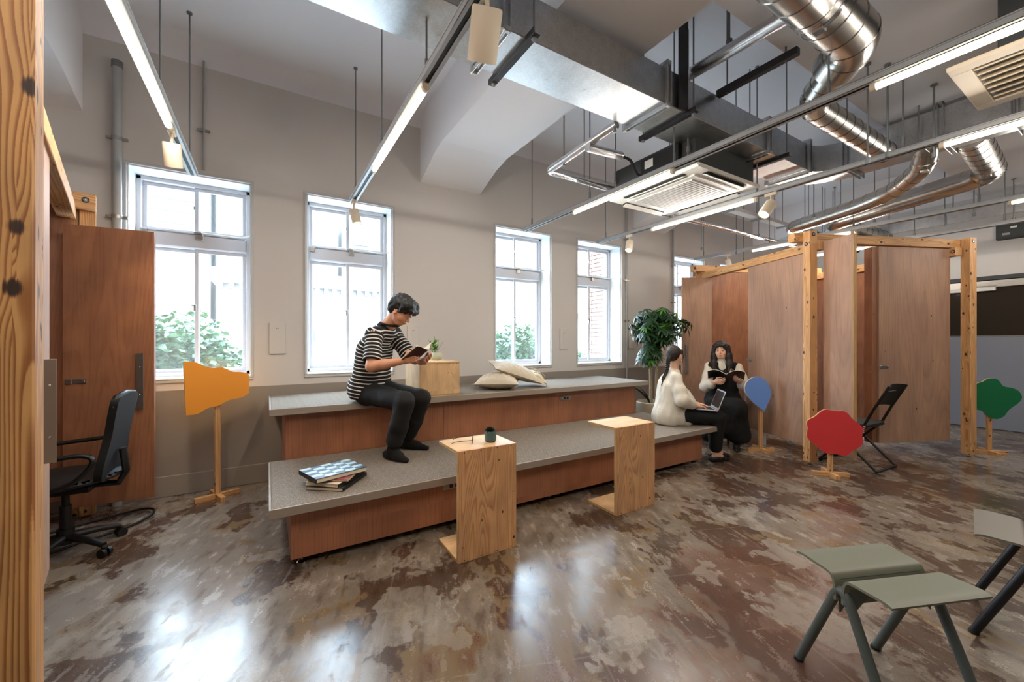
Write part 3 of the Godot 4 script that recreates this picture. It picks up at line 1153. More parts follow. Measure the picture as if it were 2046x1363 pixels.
func window(k: int) -> void:
	var xa: float = WIN[k][0]
	var xb: float = WIN[k][1]
	var xm := (xa + xb) / 2
	var w := xb - xa
	var d := Node3D.new()
	d.name = "window_%d" % (k + 1)
	add_child(d)
	d.set_meta("kind", "structure")
	var zi := ZW - 0.012
	var zo := ZW - 0.30
	var dz := zi - zo
	var zc := (zi + zo) / 2
	var hm := (SILL + HEAD) / 2
	var hh := HEAD - SILL
	# pale metal lining of the reveal
	part(Geo.new().box(Vector3(xm, HEAD - 0.005, zc), Vector3(w, 0.01, dz), 0.001), "reveal_lining", M.lining, d)
	part(Geo.new().box(Vector3(xa + 0.005, hm, zc), Vector3(0.01, hh, dz), 0.001), "reveal_lining", M.lining, d)
	part(Geo.new().box(Vector3(xb - 0.005, hm, zc), Vector3(0.01, hh, dz), 0.001), "reveal_lining", M.lining, d)
	part(Geo.new().box(Vector3(xm, SILL + 0.006, zc + 0.012), Vector3(w, 0.014, dz + 0.03), 0.003), "sill_board", M.white, d)
	# edge trim on the wall face
	var t := 0.022
	part(Geo.new().box(Vector3(xm, HEAD + t / 2, ZW + 0.005), Vector3(w + 2 * t, t, 0.014), 0.003), "edge_trim", M.trim, d)
	part(Geo.new().box(Vector3(xm, SILL - t / 2 - 0.004, ZW + 0.005), Vector3(w + 2 * t, t, 0.014), 0.003), "edge_trim", M.trim, d)
	part(Geo.new().box(Vector3(xa - t / 2, hm, ZW + 0.005), Vector3(t, hh, 0.014), 0.003), "edge_trim", M.trim, d)
	part(Geo.new().box(Vector3(xb + t / 2, hm, ZW + 0.005), Vector3(t, hh, 0.014), 0.003), "edge_trim", M.trim, d)
	# outer frame
	var zf := ZW - 0.265
	var fw := 0.034
	var ia := xa + 0.01
	var ib := xb - 0.01
	var y0 := SILL + 0.012
	var y1 := HEAD - 0.01
	part(Geo.new().box(Vector3(xm, y1 - fw / 2, zf), Vector3(ib - ia, fw, 0.09), 0.003), "frame", M.frame, d)
	part(Geo.new().box(Vector3(xm, y0 + fw / 2, zf), Vector3(ib - ia, fw, 0.09), 0.003), "frame", M.frame, d)
	part(Geo.new().box(Vector3(ia + fw / 2, hm, zf), Vector3(fw, y1 - y0, 0.09), 0.003), "frame", M.frame, d)
	part(Geo.new().box(Vector3(ib - fw / 2, hm, zf), Vector3(fw, y1 - y0, 0.09), 0.003), "frame", M.frame, d)
	var r0 := 2.13
	var r1 := 2.262
	part(Geo.new().box(Vector3(xm, (r0 + r1) / 2, zf + 0.01), Vector3(ib - ia - 2 * fw, r1 - r0, 0.10), 0.012), "transom", M.frame, d)
	part(Geo.new().box(Vector3(xm, r1 + 0.006, zf + 0.045), Vector3(ib - ia - 2 * fw, 0.012, 0.05), 0.002), "transom_lip", M.frame, d)
	# four sliding sashes with panes
	var a := ia + fw
	var b := ib - fw
	var m := (a + b) / 2
	var sw := 0.03
	for q in [[a, m + 0.016, r1 + 0.012, y1 - fw, -0.018], [m - 0.016, b, r1 + 0.012, y1 - fw, 0.016], [a, m + 0.016, y0 + fw, r0, -0.018], [m - 0.016, b, y0 + fw, r0, 0.016]]:
		var sx: float = (q[0] + q[1]) / 2
		var sy: float = (q[2] + q[3]) / 2
		var z: float = zf + q[4]
		var W: float = q[1] - q[0]
		var H: float = q[3] - q[2]
		var g := Geo.new()
		g.box(Vector3(sx, q[2] + sw / 2, z), Vector3(W, sw, 0.026), 0.002)
		g.box(Vector3(sx, q[3] - sw / 2, z), Vector3(W, sw, 0.026), 0.002)
		g.box(Vector3(q[0] + sw / 2, sy, z), Vector3(sw, H - 2 * sw, 0.026), 0.002)
		g.box(Vector3(q[1] - sw / 2, sy, z), Vector3(sw, H - 2 * sw, 0.026), 0.002)
		var s := part(g, "sash", M.frame, d)
		part(Geo.new().box(Vector3(sx, sy, z), Vector3(W - 2 * sw, H - 2 * sw, 0.005), 0.0), "pane", M.glass, s)
	# crescent lock, transom bracket and its pull rod
	part(Geo.new().box(Vector3(m - 0.012, 1.60, zf + 0.045), Vector3(0.022, 0.06, 0.02), 0.004).box(Vector3(m - 0.028, 1.622, zf + 0.05), Vector3(0.02, 0.016, 0.016), 0.004), "lock", M.steel, d)
	part(Geo.new().box(Vector3(m - 0.014, 2.50, zf + 0.045), Vector3(0.016, 0.035, 0.016), 0.004), "catch", M.steel, d)
	part(Geo.new().box(Vector3(m + 0.03, 2.235, zf + 0.072), Vector3(0.05, 0.05, 0.025), 0.004).box(Vector3(m + 0.012, 2.272, zf + 0.07), Vector3(0.06, 0.022, 0.03), 0.005), "bracket", M.steel, d)
	if k < 4:
		part(Geo.new().box(Vector3(a + 0.02, 2.235, zf + 0.072), Vector3(0.045, 0.05, 0.025), 0.004), "bracket", M.steel, d)
	part(Geo.new().tube([Vector3(m + 0.04, 2.272, zf + 0.085), Vector3(b - 0.05, 2.262, zf + 0.10), Vector3(b + 0.03, 2.275, zf + 0.16)], 0.006, 8), "pull_rod", M.white, d)

func outdoors() -> void:
	# street level lies two floors down
	struct(Geo.new().box(Vector3(10, -6.2, -60), Vector3(240, 0.4, 110), 0.0), "street", M.asphalt)
	# pale classical building across the street
	var b := thing("street_building", "pale classical building with a toothed cornice and arched windows beyond the second window", "building", Vector3(0, -6, -40))
	part(Geo.new().box(Vector3(12.5, 6.0, -4.0), Vector3(32.0, 12.0, 8.0), 0.0), "facade", M.facade, b)
	part(Geo.new().box(Vector3(12.5, 12.6, -3.9), Vector3(32.6, 1.2, 9.0), 0.05), "cornice", M.facade, b)
	var dm := Geo.new().box(Vector3.ZERO, Vector3(0.34, 0.45, 0.5), 0.0).mesh()
	for i in 46:
		part(dm, "dentil", M.facade_grey, b).position = Vector3(-3.2 + i * 0.7, 11.75, 0.28)
	for gx in [2.6, 7.2, 11.8, 16.4, 21.0, 25.6]:
		for e in [-0.62, 0.62]:
			part(Geo.new().box(Vector3(gx + e, 8.1, 0.0), Vector3(0.84, 1.7, 0.25), 0.0), "upper_window", M.outglass, b)
		part(Geo.new().box(Vector3(gx, 9.25, 0.05), Vector3(2.9, 0.28, 0.5), 0.04), "window_hood", M.facade, b)
		part(Geo.new().box(Vector3(gx, 7.05, 0.05), Vector3(2.7, 0.22, 0.4), 0.04), "window_ledge", M.facade, b)
		var arch := PackedVector2Array([Vector2(-1.0, 0.6), Vector2(1.0, 0.6)])
		for i in 11:
			var a := PI * i / 10.0
			arch.append(Vector2(cos(a) * 1.0, 4.4 + sin(a) * 1.0))
		part(Geo.new().prism(arch, -0.1, 0.12, Transform3D(Basis.IDENTITY, Vector3(gx, 0, 0))), "arched_window", M.outglass, b)
		part(Geo.new().box(Vector3(gx, 2.9, 0.12), Vector3(2.2, 0.14, 0.12), 0.0).box(Vector3(gx, 2.9, 0.12), Vector3(0.12, 4.9, 0.12), 0.0), "glazing_bar", M.facade, b)
	# taller blocks behind
	b = thing("office_block", "grey block with rows of balconies above the classical building's cornice", "building", Vector3(11.0, -6, -58))
	part(Geo.new().box(Vector3(5.0, 11, -3), Vector3(15, 24, 6), 0.0), "wall", M.facade, b)
	part(Geo.new().box(Vector3(-4.5, 11, -2), Vector3(3.0, 24, 5), 0.0), "stair_tower", M.facade_grey, b)
	for j in 6:
		for i in 4:
			part(Geo.new().box(Vector3(0.0 + i * 3.6, 9.0 + j * 3.0, 0.1), Vector3(2.0, 1.3, 0.4), 0.0), "window_bay", M.facade_grey, b)
	b = thing("scaffolded_block", "pale tower with a stair bay and thin lines beyond the first window", "building", Vector3(-14.5, -6, -46))
	part(Geo.new().box(Vector3(0, 13, -4), Vector3(20, 30, 8), 0.0), "wall", M.facade, b)
	part(Geo.new().box(Vector3(1.2, 13, 0.0), Vector3(5.0, 30, 0.5), 0.0), "stair_bay", M.facade_grey, b)
	part(Geo.new().box(Vector3(13.0, 12, -3), Vector3(5.0, 28, 6), 0.0), "plain_wing", M.facade, b)
	part(Geo.new().box(Vector3(15.9, 12, -2.4), Vector3(0.9, 28, 6), 0.0), "drain_strip", M.facade_grey, b)
	for j in 9:
		part(Geo.new().box(Vector3(1.2, 3.0 + j * 3.1, 0.35), Vector3(5.0, 0.22, 0.4), 0.0), "stair_slab", M.facade_dark, b)
		part(Geo.new().box(Vector3(2.2, 4.1 + j * 3.1, 0.3), Vector3(1.7, 0.8, 0.2), 0.0), "stair_window", M.facade, b)
	var g := Geo.new()
	for j in 26:
		g.box(Vector3(-5.6, 2.0 + j * 1.05, 0.1), Vector3(8.4, 0.07, 0.15), 0.0)
		g.box(Vector3(6.4, 2.0 + j * 1.05, 0.1), Vector3(5.2, 0.07, 0.15), 0.0)
	for i in 5:
		g.box(Vector3(-9.0 + i * 1.9, 14.0, 0.1), Vector3(0.07, 26, 0.15), 0.0)
	part(g, "scaffold_tubes", M.facade_grey, b)
	b = thing("corner_building", "white corner building with a rounded ledge beyond the third window", "building", Vector3(27, -6, -36))
	part(Geo.new().lathe([Vector2(8.0, 0), Vector2(8.0, 9.6), Vector2(8.7, 9.8), Vector2(8.7, 10.6), Vector2(7.6, 10.7), Vector2(7.6, 14.5), Vector2(0, 14.5)], 48), "wall", M.facade, b)
	for a in [1.75, 2.05, 2.35]:
		part(Geo.new().box(Vector3(cos(a) * 7.95, 5.2, sin(a) * 7.95), Vector3(1.7, 2.0, 0.5), 0.0, 1, Transform3D.IDENTITY), "dark_window", M.facade_dark, b)
	# brick pier of the building itself, outside the fourth window
	b = thing("brick_pier", "red brick pier outside the fourth window from the left", "brick pier", Vector3(5.03, 0, -5.16))
	part(Geo.new().box(Vector3(0.30, -0.5, 0.0), Vector3(0.56, 9.0, 0.82), 0.0), "mortar_core", M.mortar, b)
	var bm := [Geo.new().box(Vector3.ZERO, Vector3(0.05, 0.062, 0.205), 0.004).mesh(), Geo.new().box(Vector3.ZERO, Vector3(0.056, 0.060, 0.203), 0.006).mesh()]
	var bh := [Geo.new().box(Vector3.ZERO, Vector3(0.05, 0.062, 0.096), 0.004).mesh(), Geo.new().box(Vector3.ZERO, Vector3(0.056, 0.060, 0.095), 0.006).mesh()]
	for j in 28:
		var y := 0.90 + j * 0.073
		for i in 4:
			var o: MeshInstance3D
			if j % 2 == 0:
				o = part(bm[(i + j) % 2], "brick", M.brick if rng.randf() < 0.6 else M.brick_pale, b)
				o.position = Vector3(0.005, y, -0.31 + i * 0.2145)
				if i == 3:
					o.mesh = bm[0]
			else:
				o = part(bh[0] if i == 0 else bm[i % 2], "brick", M.brick if rng.randf() < 0.6 else M.brick_pale, b)
				o.position = Vector3(0.005, y, -0.365 if i == 0 else -0.418 + i * 0.2145)
	# trees in front of the windows: each a trunk and a crown of leaves
	var leaf := Geo.new()
	leaf.quad(Vector3(-0.5, 0, 0), Vector3(0, 0.10, 0.35), Vector3(0.5, 0, 0), Vector3(0, 0.06, -0.35), Vector3.UP)
	var lm := leaf.mesh()
	var n := 0
	for q in [[-5.4, -13.0, 0.1, 2.5], [-3.2, -14.5, 0.3, 2.7], [-8.5, -16.0, -0.4, 3.0], [9.0, -13.5, 0.0, 2.5], [12.5, -16.0, -0.2, 2.2]]:
		var tl: String = ["broad green tree crown low in the window beside the orange sign", "green tree behind the broad crown, nearer the second window", "green tree farther left, mostly behind the left booth's open door", "green tree crown low in the third window", "smaller green tree behind the one in the third window"][n]
		n += 1
		var tr := thing("street_tree", tl, "tree", Vector3(q[0], -6, q[1]), 0.0, "trees outside the windows")
		part(Geo.new().tube([Vector3(0, 0, 0), Vector3(0.1, 3.2, 0), Vector3(0, 6.0 + q[2], 0.1)], [0.22, 0.16, 0.06], 8), "trunk", M.bark, tr)
		var mm := MultiMesh.new()
		mm.transform_format = MultiMesh.TRANSFORM_3D
		mm.mesh = lm
		mm.instance_count = 30000
		var clumps := []
		for c in 26:
			var dv: Vector3 = Vector3(rng.randfn(), rng.randfn() * 0.75, rng.randfn()).normalized() * q[3] * rng.randf_range(0.45, 0.85)
			clumps.append([Vector3(0, 6.0 + q[2] - 0.6, 0) + dv, q[3] * rng.randf_range(0.25, 0.42)])
		for i in mm.instance_count:
			var cl = clumps[rng.randi() % clumps.size()]
			var dv2 := Vector3(rng.randfn(), rng.randfn(), rng.randfn()).normalized()
			var p: Vector3 = cl[0] + dv2 * cl[1] * pow(rng.randf(), 0.4)
			var s := rng.randf_range(0.15, 0.25)
			var bs := Basis.from_euler(Vector3(rng.randf_range(-0.8, 0.8), rng.randf() * TAU, rng.randf_range(-0.8, 0.8))).scaled(Vector3(s, s, s))
			mm.set_instance_transform(i, Transform3D(bs, p))
		var mi := MultiMeshInstance3D.new()
		mi.name = "crown"
		mi.multimesh = mm
		mi.material_override = M.tree_leaf
		mi.set_meta("kind", "stuff")
		tr.add_child(mi)
# ------------------------------------------------------------------ lights and services under the ceiling
const RAILS := [-0.515, 0.70, 2.68, 3.87, 6.03, 7.20]
const TUBE_E := 1.05
const SPOT_E := 0.55

func lighting() -> void:
	var rail_say := ["leftmost light rail, hanging over the orange sign", "second light rail from the left, passing under the big duct by the window", "third light rail from the left, crossing above the air conditioner's left edge", "fourth light rail from the left, along the air conditioner's right edge", "fifth light rail, passing above the right timber booth", "farthest light rail, low behind the right timber booth"]
	var tube_say := ["lit tube lamp at the window end of the leftmost rail", "lit tube lamp at the window end of the second rail", "lit tube lamp in front of the ceiling air conditioner's left edge", "lit tube lamp below the ceiling air conditioner's right edge", "lit tube lamp above the right booth's open side", "lit tube lamp at the window end of the farthest rail"]
	var tube_say2 := ["lit tube lamp on the leftmost rail, out over the near floor", "lit tube lamp on the second rail, out over the near floor", "big bright tube lamp beside the louvred ceiling diffuser at upper right", "lit tube lamp under the flat duct at the right edge", "lit tube lamp at far right above the right booth's post", "lit tube lamp at the near end of the farthest rail"]
	var chan := Geo.new()
	var L := 8.2
	chan.box(Vector3(0, 0.019, 0), Vector3(0.062, 0.004, L), 0.001)
	for s in [-1, 1]:
		chan.box(Vector3(s * 0.029, 0, 0), Vector3(0.004, 0.042, L), 0.001)
		chan.box(Vector3(s * 0.021, -0.019, 0), Vector3(0.020, 0.004, L), 0.001)
		chan.box(Vector3(s * 0.0325, 0.012, 0), Vector3(0.005, 0.006, L), 0.001)
	var cm := chan.mesh()
	var slot := Geo.new().box(Vector3(0, -0.004, 0), Vector3(0.05, 0.02, L), 0.0).mesh()
	var body := Geo.new().tube([Vector3(0, 0, -0.575), Vector3(0, 0, 0.575)], 0.0175, 16, true).mesh()
	var caps := Geo.new()
	for s in [-1, 1]:
		caps.tube([Vector3(0, 0, s * 0.575), Vector3(0, 0, s * 0.598)], 0.0195, 16)
		caps.box(Vector3(0, 0.014, s * 0.575), Vector3(0.024, 0.03, 0.05), 0.004)
	var capm := caps.mesh()
	for i in RAILS.size():
		var x: float = RAILS[i]
		var r := thing("light_rail", rail_say[i], "light rail", Vector3(x, 2.652, 0.0), 0.0, "aluminium light rails hung from the ceiling")
		part(cm, "channel", M.rail, r)
		part(slot, "slot", M.dark, r)
		for z in [-3.95, -2.95, -2.0, -1.0, 0.6, 2.2, 3.8]:
			var top: float = CEIL - 2.652
			if absf(z + 0.87) < 0.55:
				top = SOFFIT - 2.652
			for bx in [-1.96, 1.46, 4.88, 8.30]:
				if x > bx and x < bx + 0.74:
					top = SOFFIT - 2.652
			var rod := Geo.new().tube([Vector3(0, 0.02, z), Vector3(0, top, z)], 0.0055, 8)
			rod.tube([Vector3(0, 0.02, z), Vector3(0, 0.10, z)], 0.010, 8).tube([Vector3(0, top - 0.012, z), Vector3(0, top, z)], 0.018, 8)
			part(rod, "rod", M.rod, r)
		for k in 2:
			var zc: float = [-2.60, -0.22][k]
			var say: String = tube_say[i] if k == 0 else tube_say2[i]
			var t := thing("tube_lamp", say, "tube lamp", Vector3(x, 2.612, zc), 0.0, "tube lamps clipped under the light rails")
			part(body, "lit_tube", M.tube, t)
			part(capm, "end_caps", M.cream, t)
			# the bare tube shines to both sides, down and a little up past the narrow rail
			for sd in [-1.0, 1.0]:
				var a := AreaLight3D.new()
				a.name = "tube_light"
				a.area_size = Vector2(0.03, 1.15)
				a.light_color = Color(1.0, 0.96, 0.91)
				a.light_energy = TUBE_E
				a.shadow_enabled = true
				a.area_range = 20.0
				a.area_attenuation = 2.0
				t.add_child(a, true)
				# local -z (the lit side) leans out sideways, about 40 degrees below level
				var dir := Vector3(sd, -0.8, 0).normalized()
				a.transform = Transform3D(Basis(Vector3(0, 0, 1).cross(-dir).normalized(), Vector3(0, 0, 1), -dir), dir * 0.020)
	# spotlights on the rails
	spot(-0.515, -3.27, Vector3(0.02, -1.0, -0.48), 0.095, "cream cylinder spotlight on the leftmost rail, in front of the first window", SPOT_E * 1.2)
	spot(0.70, -4.04, Vector3(0.22, -1.0, 0.05), 0.085, "cream cylinder spotlight at the window end of the second rail", SPOT_E)
	spot(0.70, -1.33, Vector3(0.16, -0.78, -0.58), 0.115, "big cream cylinder spotlight hanging under the duct near the top edge", SPOT_E)
	spot(3.87, -3.53, Vector3(-0.42, -1.0, 0.22), 0.09, "lit cream spotlight near the conduit beside the fourth window", SPOT_E)
	spot(3.87, -1.88, Vector3(-0.75, -1.0, -0.25), 0.095, "lit cream spotlight right of the ceiling air conditioner", SPOT_E)
	spot(6.03, -3.55, Vector3(0.1, -1.0, 0.3), 0.075, "cream spotlight half hidden behind the right booth's top beam", SPOT_E)

func spot(x: float, z: float, aim: Vector3, size: float, say: String, e: float) -> void:
	var t := thing("track_spotlight", say, "spotlight", Vector3(x, 2.63, z), 0.0, "cylinder spotlights on the light rails")
	part(Geo.new().box(Vector3(0, -0.012, 0), Vector3(0.034, 0.03, 0.10), 0.004), "adapter", M.cream, t)
	part(Geo.new().tube([Vector3(0, -0.02, 0), Vector3(0, -0.10, 0)], 0.009, 10), "stem", M.cream, t)
	var d := aim.normalized()
	var top := Vector3(0, -0.095, 0) - d * 0.01
	var u := d.cross(Vector3(1, 0, 0.3)).normalized()
	var b := Basis(u.cross(-d).normalized(), -d, u)
	b = Basis(b.y.cross(b.z).normalized(), b.y, b.z)
	var ln := size * 1.5
	var r := size * 0.5
	var xf := Transform3D(b, top)
	part(Geo.new().lathe([Vector2(0, 0), Vector2(r * 0.93, 0), Vector2(r, -0.006), Vector2(r, -ln), Vector2(r * 0.9, -ln), Vector2(r * 0.85, -ln + 0.022), Vector2(0, -ln + 0.022)], 28, xf), "can", M.cream, t)
	part(Geo.new().disc(xf * Vector3(0, -ln + 0.018, 0), d, r * 0.84, 24), "lit_lens", M.bulb, t)
	var s := SpotLight3D.new()
	s.name = "spot_light"
	s.light_color = Color(1.0, 0.88, 0.70)
	s.light_energy = e
	s.light_size = 0.03
	s.spot_angle = 34.0
	s.spot_angle_attenuation = 0.9
	s.spot_range = 20.0
	s.spot_attenuation = 2.0
	s.shadow_enabled = true
	t.add_child(s)
	s.transform = Transform3D(Basis.looking_at(d, Vector3(0, 0, 1)), xf * Vector3(0, -ln - 0.004, 0))

# a rectangular duct piece with standing-seam flanges at both ends
func flange(g: Geo, c: Vector3, s: Vector3) -> void:
	# angle-iron ring round a duct; s: outer size with the thin axis smallest
	var t := 0.028
	var ax := 0 if s.x < s.z else 2
	var o := 2 - ax
	for q in [-1, 1]:
		var a := Vector3.ZERO
		a[ax] = s[ax]
		a.y = t
		a[o] = s[o]
		g.box(c + Vector3(0, q * (s.y / 2 - t / 2), 0), a, 0.002)
		var v := Vector3.ZERO
		v[ax] = s[ax]
		v.y = s.y
		v[o] = t
		var off := Vector3.ZERO
		off[o] = q * (s[o] / 2 - t / 2)
		g.box(c + off, v, 0.002)

func services() -> void:
	var yb := 2.95
	var yt := 3.20
	var z0 := -1.83
	var z1 := -2.18
	var zc := (z0 + z1) / 2
	var yc := (yb + yt) / 2
	var W := z0 - z1
	var H := yt - yb
	# main duct along the room, elbow, return towards the camera
	var d := thing("main_duct", "long rectangular galvanized duct with a curved elbow, hung across the whole ceiling", "duct")
	var xs := [-2.6, 0.84, 1.07, 2.36, 3.72, 4.45]
	for i in xs.size() - 1:
		part(Geo.new().box(Vector3((xs[i] + xs[i + 1]) / 2, yc, zc), Vector3(xs[i + 1] - xs[i], H, W), 0.004), "duct_section", M.zinc, d)
	for x in [0.845, 1.07, 2.36, 3.70, 4.44]:
		var g := Geo.new()
		if x == 0.845:
			flange(g, Vector3(x, yc, zc), Vector3(0.05, H + 0.03, W + 0.03))
		else:
			flange(g, Vector3(x - 0.016, yc, zc), Vector3(0.006, H + 0.07, W + 0.07))
			flange(g, Vector3(x + 0.016, yc, zc), Vector3(0.006, H + 0.07, W + 0.07))
			for cy in [-1, 1]:
				for cz in [-1, 1]:
					g.box(Vector3(x, yc + cy * (H / 2 + 0.02), zc + cz * (W / 2 + 0.02)), Vector3(0.045, 0.03, 0.03), 0.006)
		part(g, "flange", M.zinc, d)
	# elbow: inner radius 0.22, from +x towards +z
	var ri := 0.22
	var ro := ri + W
	var cen := Vector2(4.46, z0 + ri)
	var poly := PackedVector2Array()
	for i in 13:
		var a := -PI / 2 + PI / 2 * i / 12.0
		poly.append(cen + Vector2(cos(a), sin(a)) * ro)
	for i in 13:
		var a := -PI / 2 * i / 12.0
		poly.append(cen + Vector2(cos(a), sin(a)) * ri)
	# polygon (x, z) stood up: local x -> x, local y -> z, local z -> -y
	var ex := Transform3D(Basis(Vector3(1, 0, 0), Vector3(0, 0, 1), Vector3(0, -1, 0)), Vector3(0, yt, 0))
	part(Geo.new().prism(poly, 0.0, H, ex, true), "elbow", M.zinc, d)
	var xl := cen.x + ri
	var xm := xl + W / 2
	var zs := [z0 + ri, -0.60, 0.9, 2.6]
	for i in zs.size() - 1:
		part(Geo.new().box(Vector3(xm, yc, (zs[i] + zs[i + 1]) / 2), Vector3(W, H, zs[i + 1] - zs[i]), 0.004), "duct_section", M.zinc, d)
	for z in [z0 + ri, -0.98, -0.60]:
		var g := Geo.new()
		flange(g, Vector3(xm, yc, z - 0.016), Vector3(W + 0.07, H + 0.07, 0.006))
		flange(g, Vector3(xm, yc, z + 0.016), Vector3(W + 0.07, H + 0.07, 0.006))
		part(g, "flange", M.zinc, d)
	# trapeze hangers of the duct
	for x in [1.22, 2.60, 3.93]:
		var g := Geo.new()
		g.box(Vector3(x, yb - 0.022, zc), Vector3(0.04, 0.006, W + 0.16), 0.001)
		g.box(Vector3(x - 0.02, yb - 0.006, zc), Vector3(0.005, 0.034, W + 0.16), 0.001)
		part(g, "hanger_bar", M.bar, d)
		for z in [z0 + 0.05, z1 - 0.05]:
			part(Geo.new().tube([Vector3(x, yb - 0.04, z), Vector3(x, SOFFIT if x < 2.2 else CEIL, z)], 0.006, 8).ball(Vector3(x, yb - 0.03, z), Vector3(0.016, 0.012, 0.016), 8), "hanger_rod", M.rod, d)
	part(Geo.new().box(Vector3(2.52, 3.30, z0 + 0.025), Vector3(0.10, 0.72, 0.012), 0.002), "strap", M.bar, d)
	for z in [-1.1, -0.45, 0.5]:
		for x in [xl - 0.05, xl + W + 0.05]:
			part(Geo.new().tube([Vector3(x, yb - 0.04, z), Vector3(x, SOFFIT if z < -0.36 else CEIL, z)], 0.006, 8), "hanger_rod", M.rod, d)
		part(Geo.new().box(Vector3(xm, yb - 0.02, z), Vector3(W + 0.16, 0.03, 0.035), 0.002), "hanger_bar", M.zinc, d)
	spiral_pipe([Vector3(1.2, 3.0, -0.93), Vector3(2.84, 3.0, -0.93), Vector3(2.98, 2.98, -1.08)], 0.125, "big shiny spiral duct crossing the upper right, clamped with a steel band")
	spiral_pipe([Vector3(2.90, 2.98, -1.00), Vector3(3.20, 2.94, -1.31), Vector3(4.66, 2.97, -1.33)], 0.085, "slimmer spiral duct leading from the big one's elbow behind the flat duct")
	spiral_pipe([Vector3(4.87, 3.0, -1.10), Vector3(5.05, 2.86, -1.17), Vector3(5.42, 2.82, -1.46), Vector3(5.60, 2.80, -1.80), Vector3(5.86, 2.78, -2.62), Vector3(6.6, 2.74, -2.58), Vector3(7.6, 2.70, -2.5)], 0.082, "shiny round pipe curving down from under the flat duct towards the booth top")
	spiral_pipe([Vector3(5.03, 3.02, -0.88), Vector3(6.16, 2.97, -0.93), Vector3(6.50, 2.89, -2.40), Vector3(7.9, 2.84, -2.25)], 0.105, "long shiny round pipe at far right that bends back behind the other one")
	# insulated pipes wrapped in foil
	var f := thing("foil_pipe", "thin foil-wrapped pipe loop left of the ceiling air conditioner", "pipe")
	part(Geo.new().tube(rounded([Vector3(2.27, 2.95, -2.20), Vector3(2.17, 2.84, -2.94), Vector3(3.08, 2.83, -2.94)], 0.05), 0.032, 12), "foil_wrap", M.foil, f)
	part(Geo.new().tube([Vector3(2.20, 2.86, -2.45), Vector3(2.55, 2.86, -2.42)], 0.034, 12), "branch", M.foil, f)
	part(Geo.new().tube(spline3([Vector3(2.55, 2.86, -2.42), Vector3(2.66, 2.85, -2.42), Vector3(2.72, 2.77, -2.42), Vector3(2.76, 2.73, -2.40), Vector3(2.92, 2.745, -2.38)], 6), 0.012, 10), "hose", M.bar, f)
	for q in [Vector3(2.25, 2.92, -2.2), Vector3(2.2, 2.86, -2.75), Vector3(2.6, 2.86, -2.94)]:
		part(Geo.new().tube([q, Vector3(q.x, CEIL, q.z)], 0.006, 8).tube([q - Vector3(0, 0.04, 0), q], 0.013, 8), "rod", M.rod, f)
	f = thing("foil_pipe", "long foil-wrapped pipe slanting from the flat duct up to the big spiral duct", "pipe")
	part(Geo.new().tube([Vector3(2.66, 3.27, -1.95), Vector3(2.46, 3.10, -1.08)], 0.042, 14), "foil_wrap", M.foil, f)
	part(Geo.new().tube([Vector3(2.565, 3.21, -1.50), Vector3(2.565, CEIL, -1.50)], 0.007, 8).tube([Vector3(2.565, 3.23, -1.50), Vector3(2.565, 3.26, -1.50)], 0.02, 8), "rod", M.rod, f)
	f = thing("foil_pipe", "thin foil pipe running low past the lit spotlight to the booth top", "pipe")
	part(Geo.new().tube([Vector3(3.7, 2.74, -3.0), Vector3(5.2, 2.74, -2.98), Vector3(6.9, 2.72, -2.95)], 0.026, 12), "foil_wrap", M.foil, f)
	# dark strut hung by rods above the duct
	var st := thing("strut_bar", "dark steel strut hung on rods above the flat duct", "steel bar")
	part(Geo.new().box(Vector3(2.95, 3.19, -1.54), Vector3(0.045, 0.05, 0.55), 0.003), "strut", M.bar, st)
	for z in [-1.34, -1.74]:
		part(Geo.new().tube([Vector3(2.95, 3.16, z), Vector3(2.95, SOFFIT if z > -1.38 else CEIL, z)], 0.006, 8), "rod", M.rod, st)
	# ceiling cassette air conditioner
	var ax := 3.39
	var az := -2.455
	var ac := thing("air_conditioner", "square ceiling cassette air conditioner with a perforated white grille", "air conditioner", Vector3(ax, 2.70, az))
	part(Geo.new().box(Vector3(0, 0.165, 0), Vector3(0.86, 0.25, 0.90), 0.006), "casing", M.acbody, ac)
	var pn := Geo.new()
	var pw := 0.92
	var pd := 0.99
	pn.box(Vector3(0, 0.018, 0), Vector3(pw, 0.034, pd), 0.012)
	pn.box(Vector3(0, -0.002, 0), Vector3(pw - 0.24, 0.02, pd - 0.24), 0.008)
	part(pn, "panel", M.white, ac)
	part(Geo.new().box(Vector3(0, -0.014, 0), Vector3(pw - 0.36, 0.008, pd - 0.36), 0.002), "grille", M.trim, ac)
	for i in 22:
		part(Geo.new().box(Vector3(0, -0.019, -0.30 + i * 0.0286), Vector3(pw - 0.37, 0.004, 0.012), 0.001), "grille_slat", M.white, ac)
	for q in [[0, 1], [0, -1], [1, 0], [-1, 0]]:
		var sx: float = q[0]
		var szz: float = q[1]
		var cpos := Vector3(sx * (pw / 2 - 0.055), -0.002, szz * (pd / 2 - 0.055))
		var size := Vector3(0.05, 0.012, pd - 0.34) if sx != 0.0 else Vector3(pw - 0.34, 0.012, 0.05)
		part(Geo.new().box(cpos, size, 0.001), "air_slot", M.dark, ac)
		var tilt := Transform3D(Basis(Vector3(0, 0, 1), -0.5 * sx) if sx != 0.0 else Basis(Vector3(1, 0, 0), 0.5 * szz), cpos + Vector3(0, -0.016, 0))
		part(Geo.new().box(Vector3.ZERO, Vector3(size.x, 0.006, size.z) if true else size, 0.002, 1, tilt), "flap", M.white, ac)
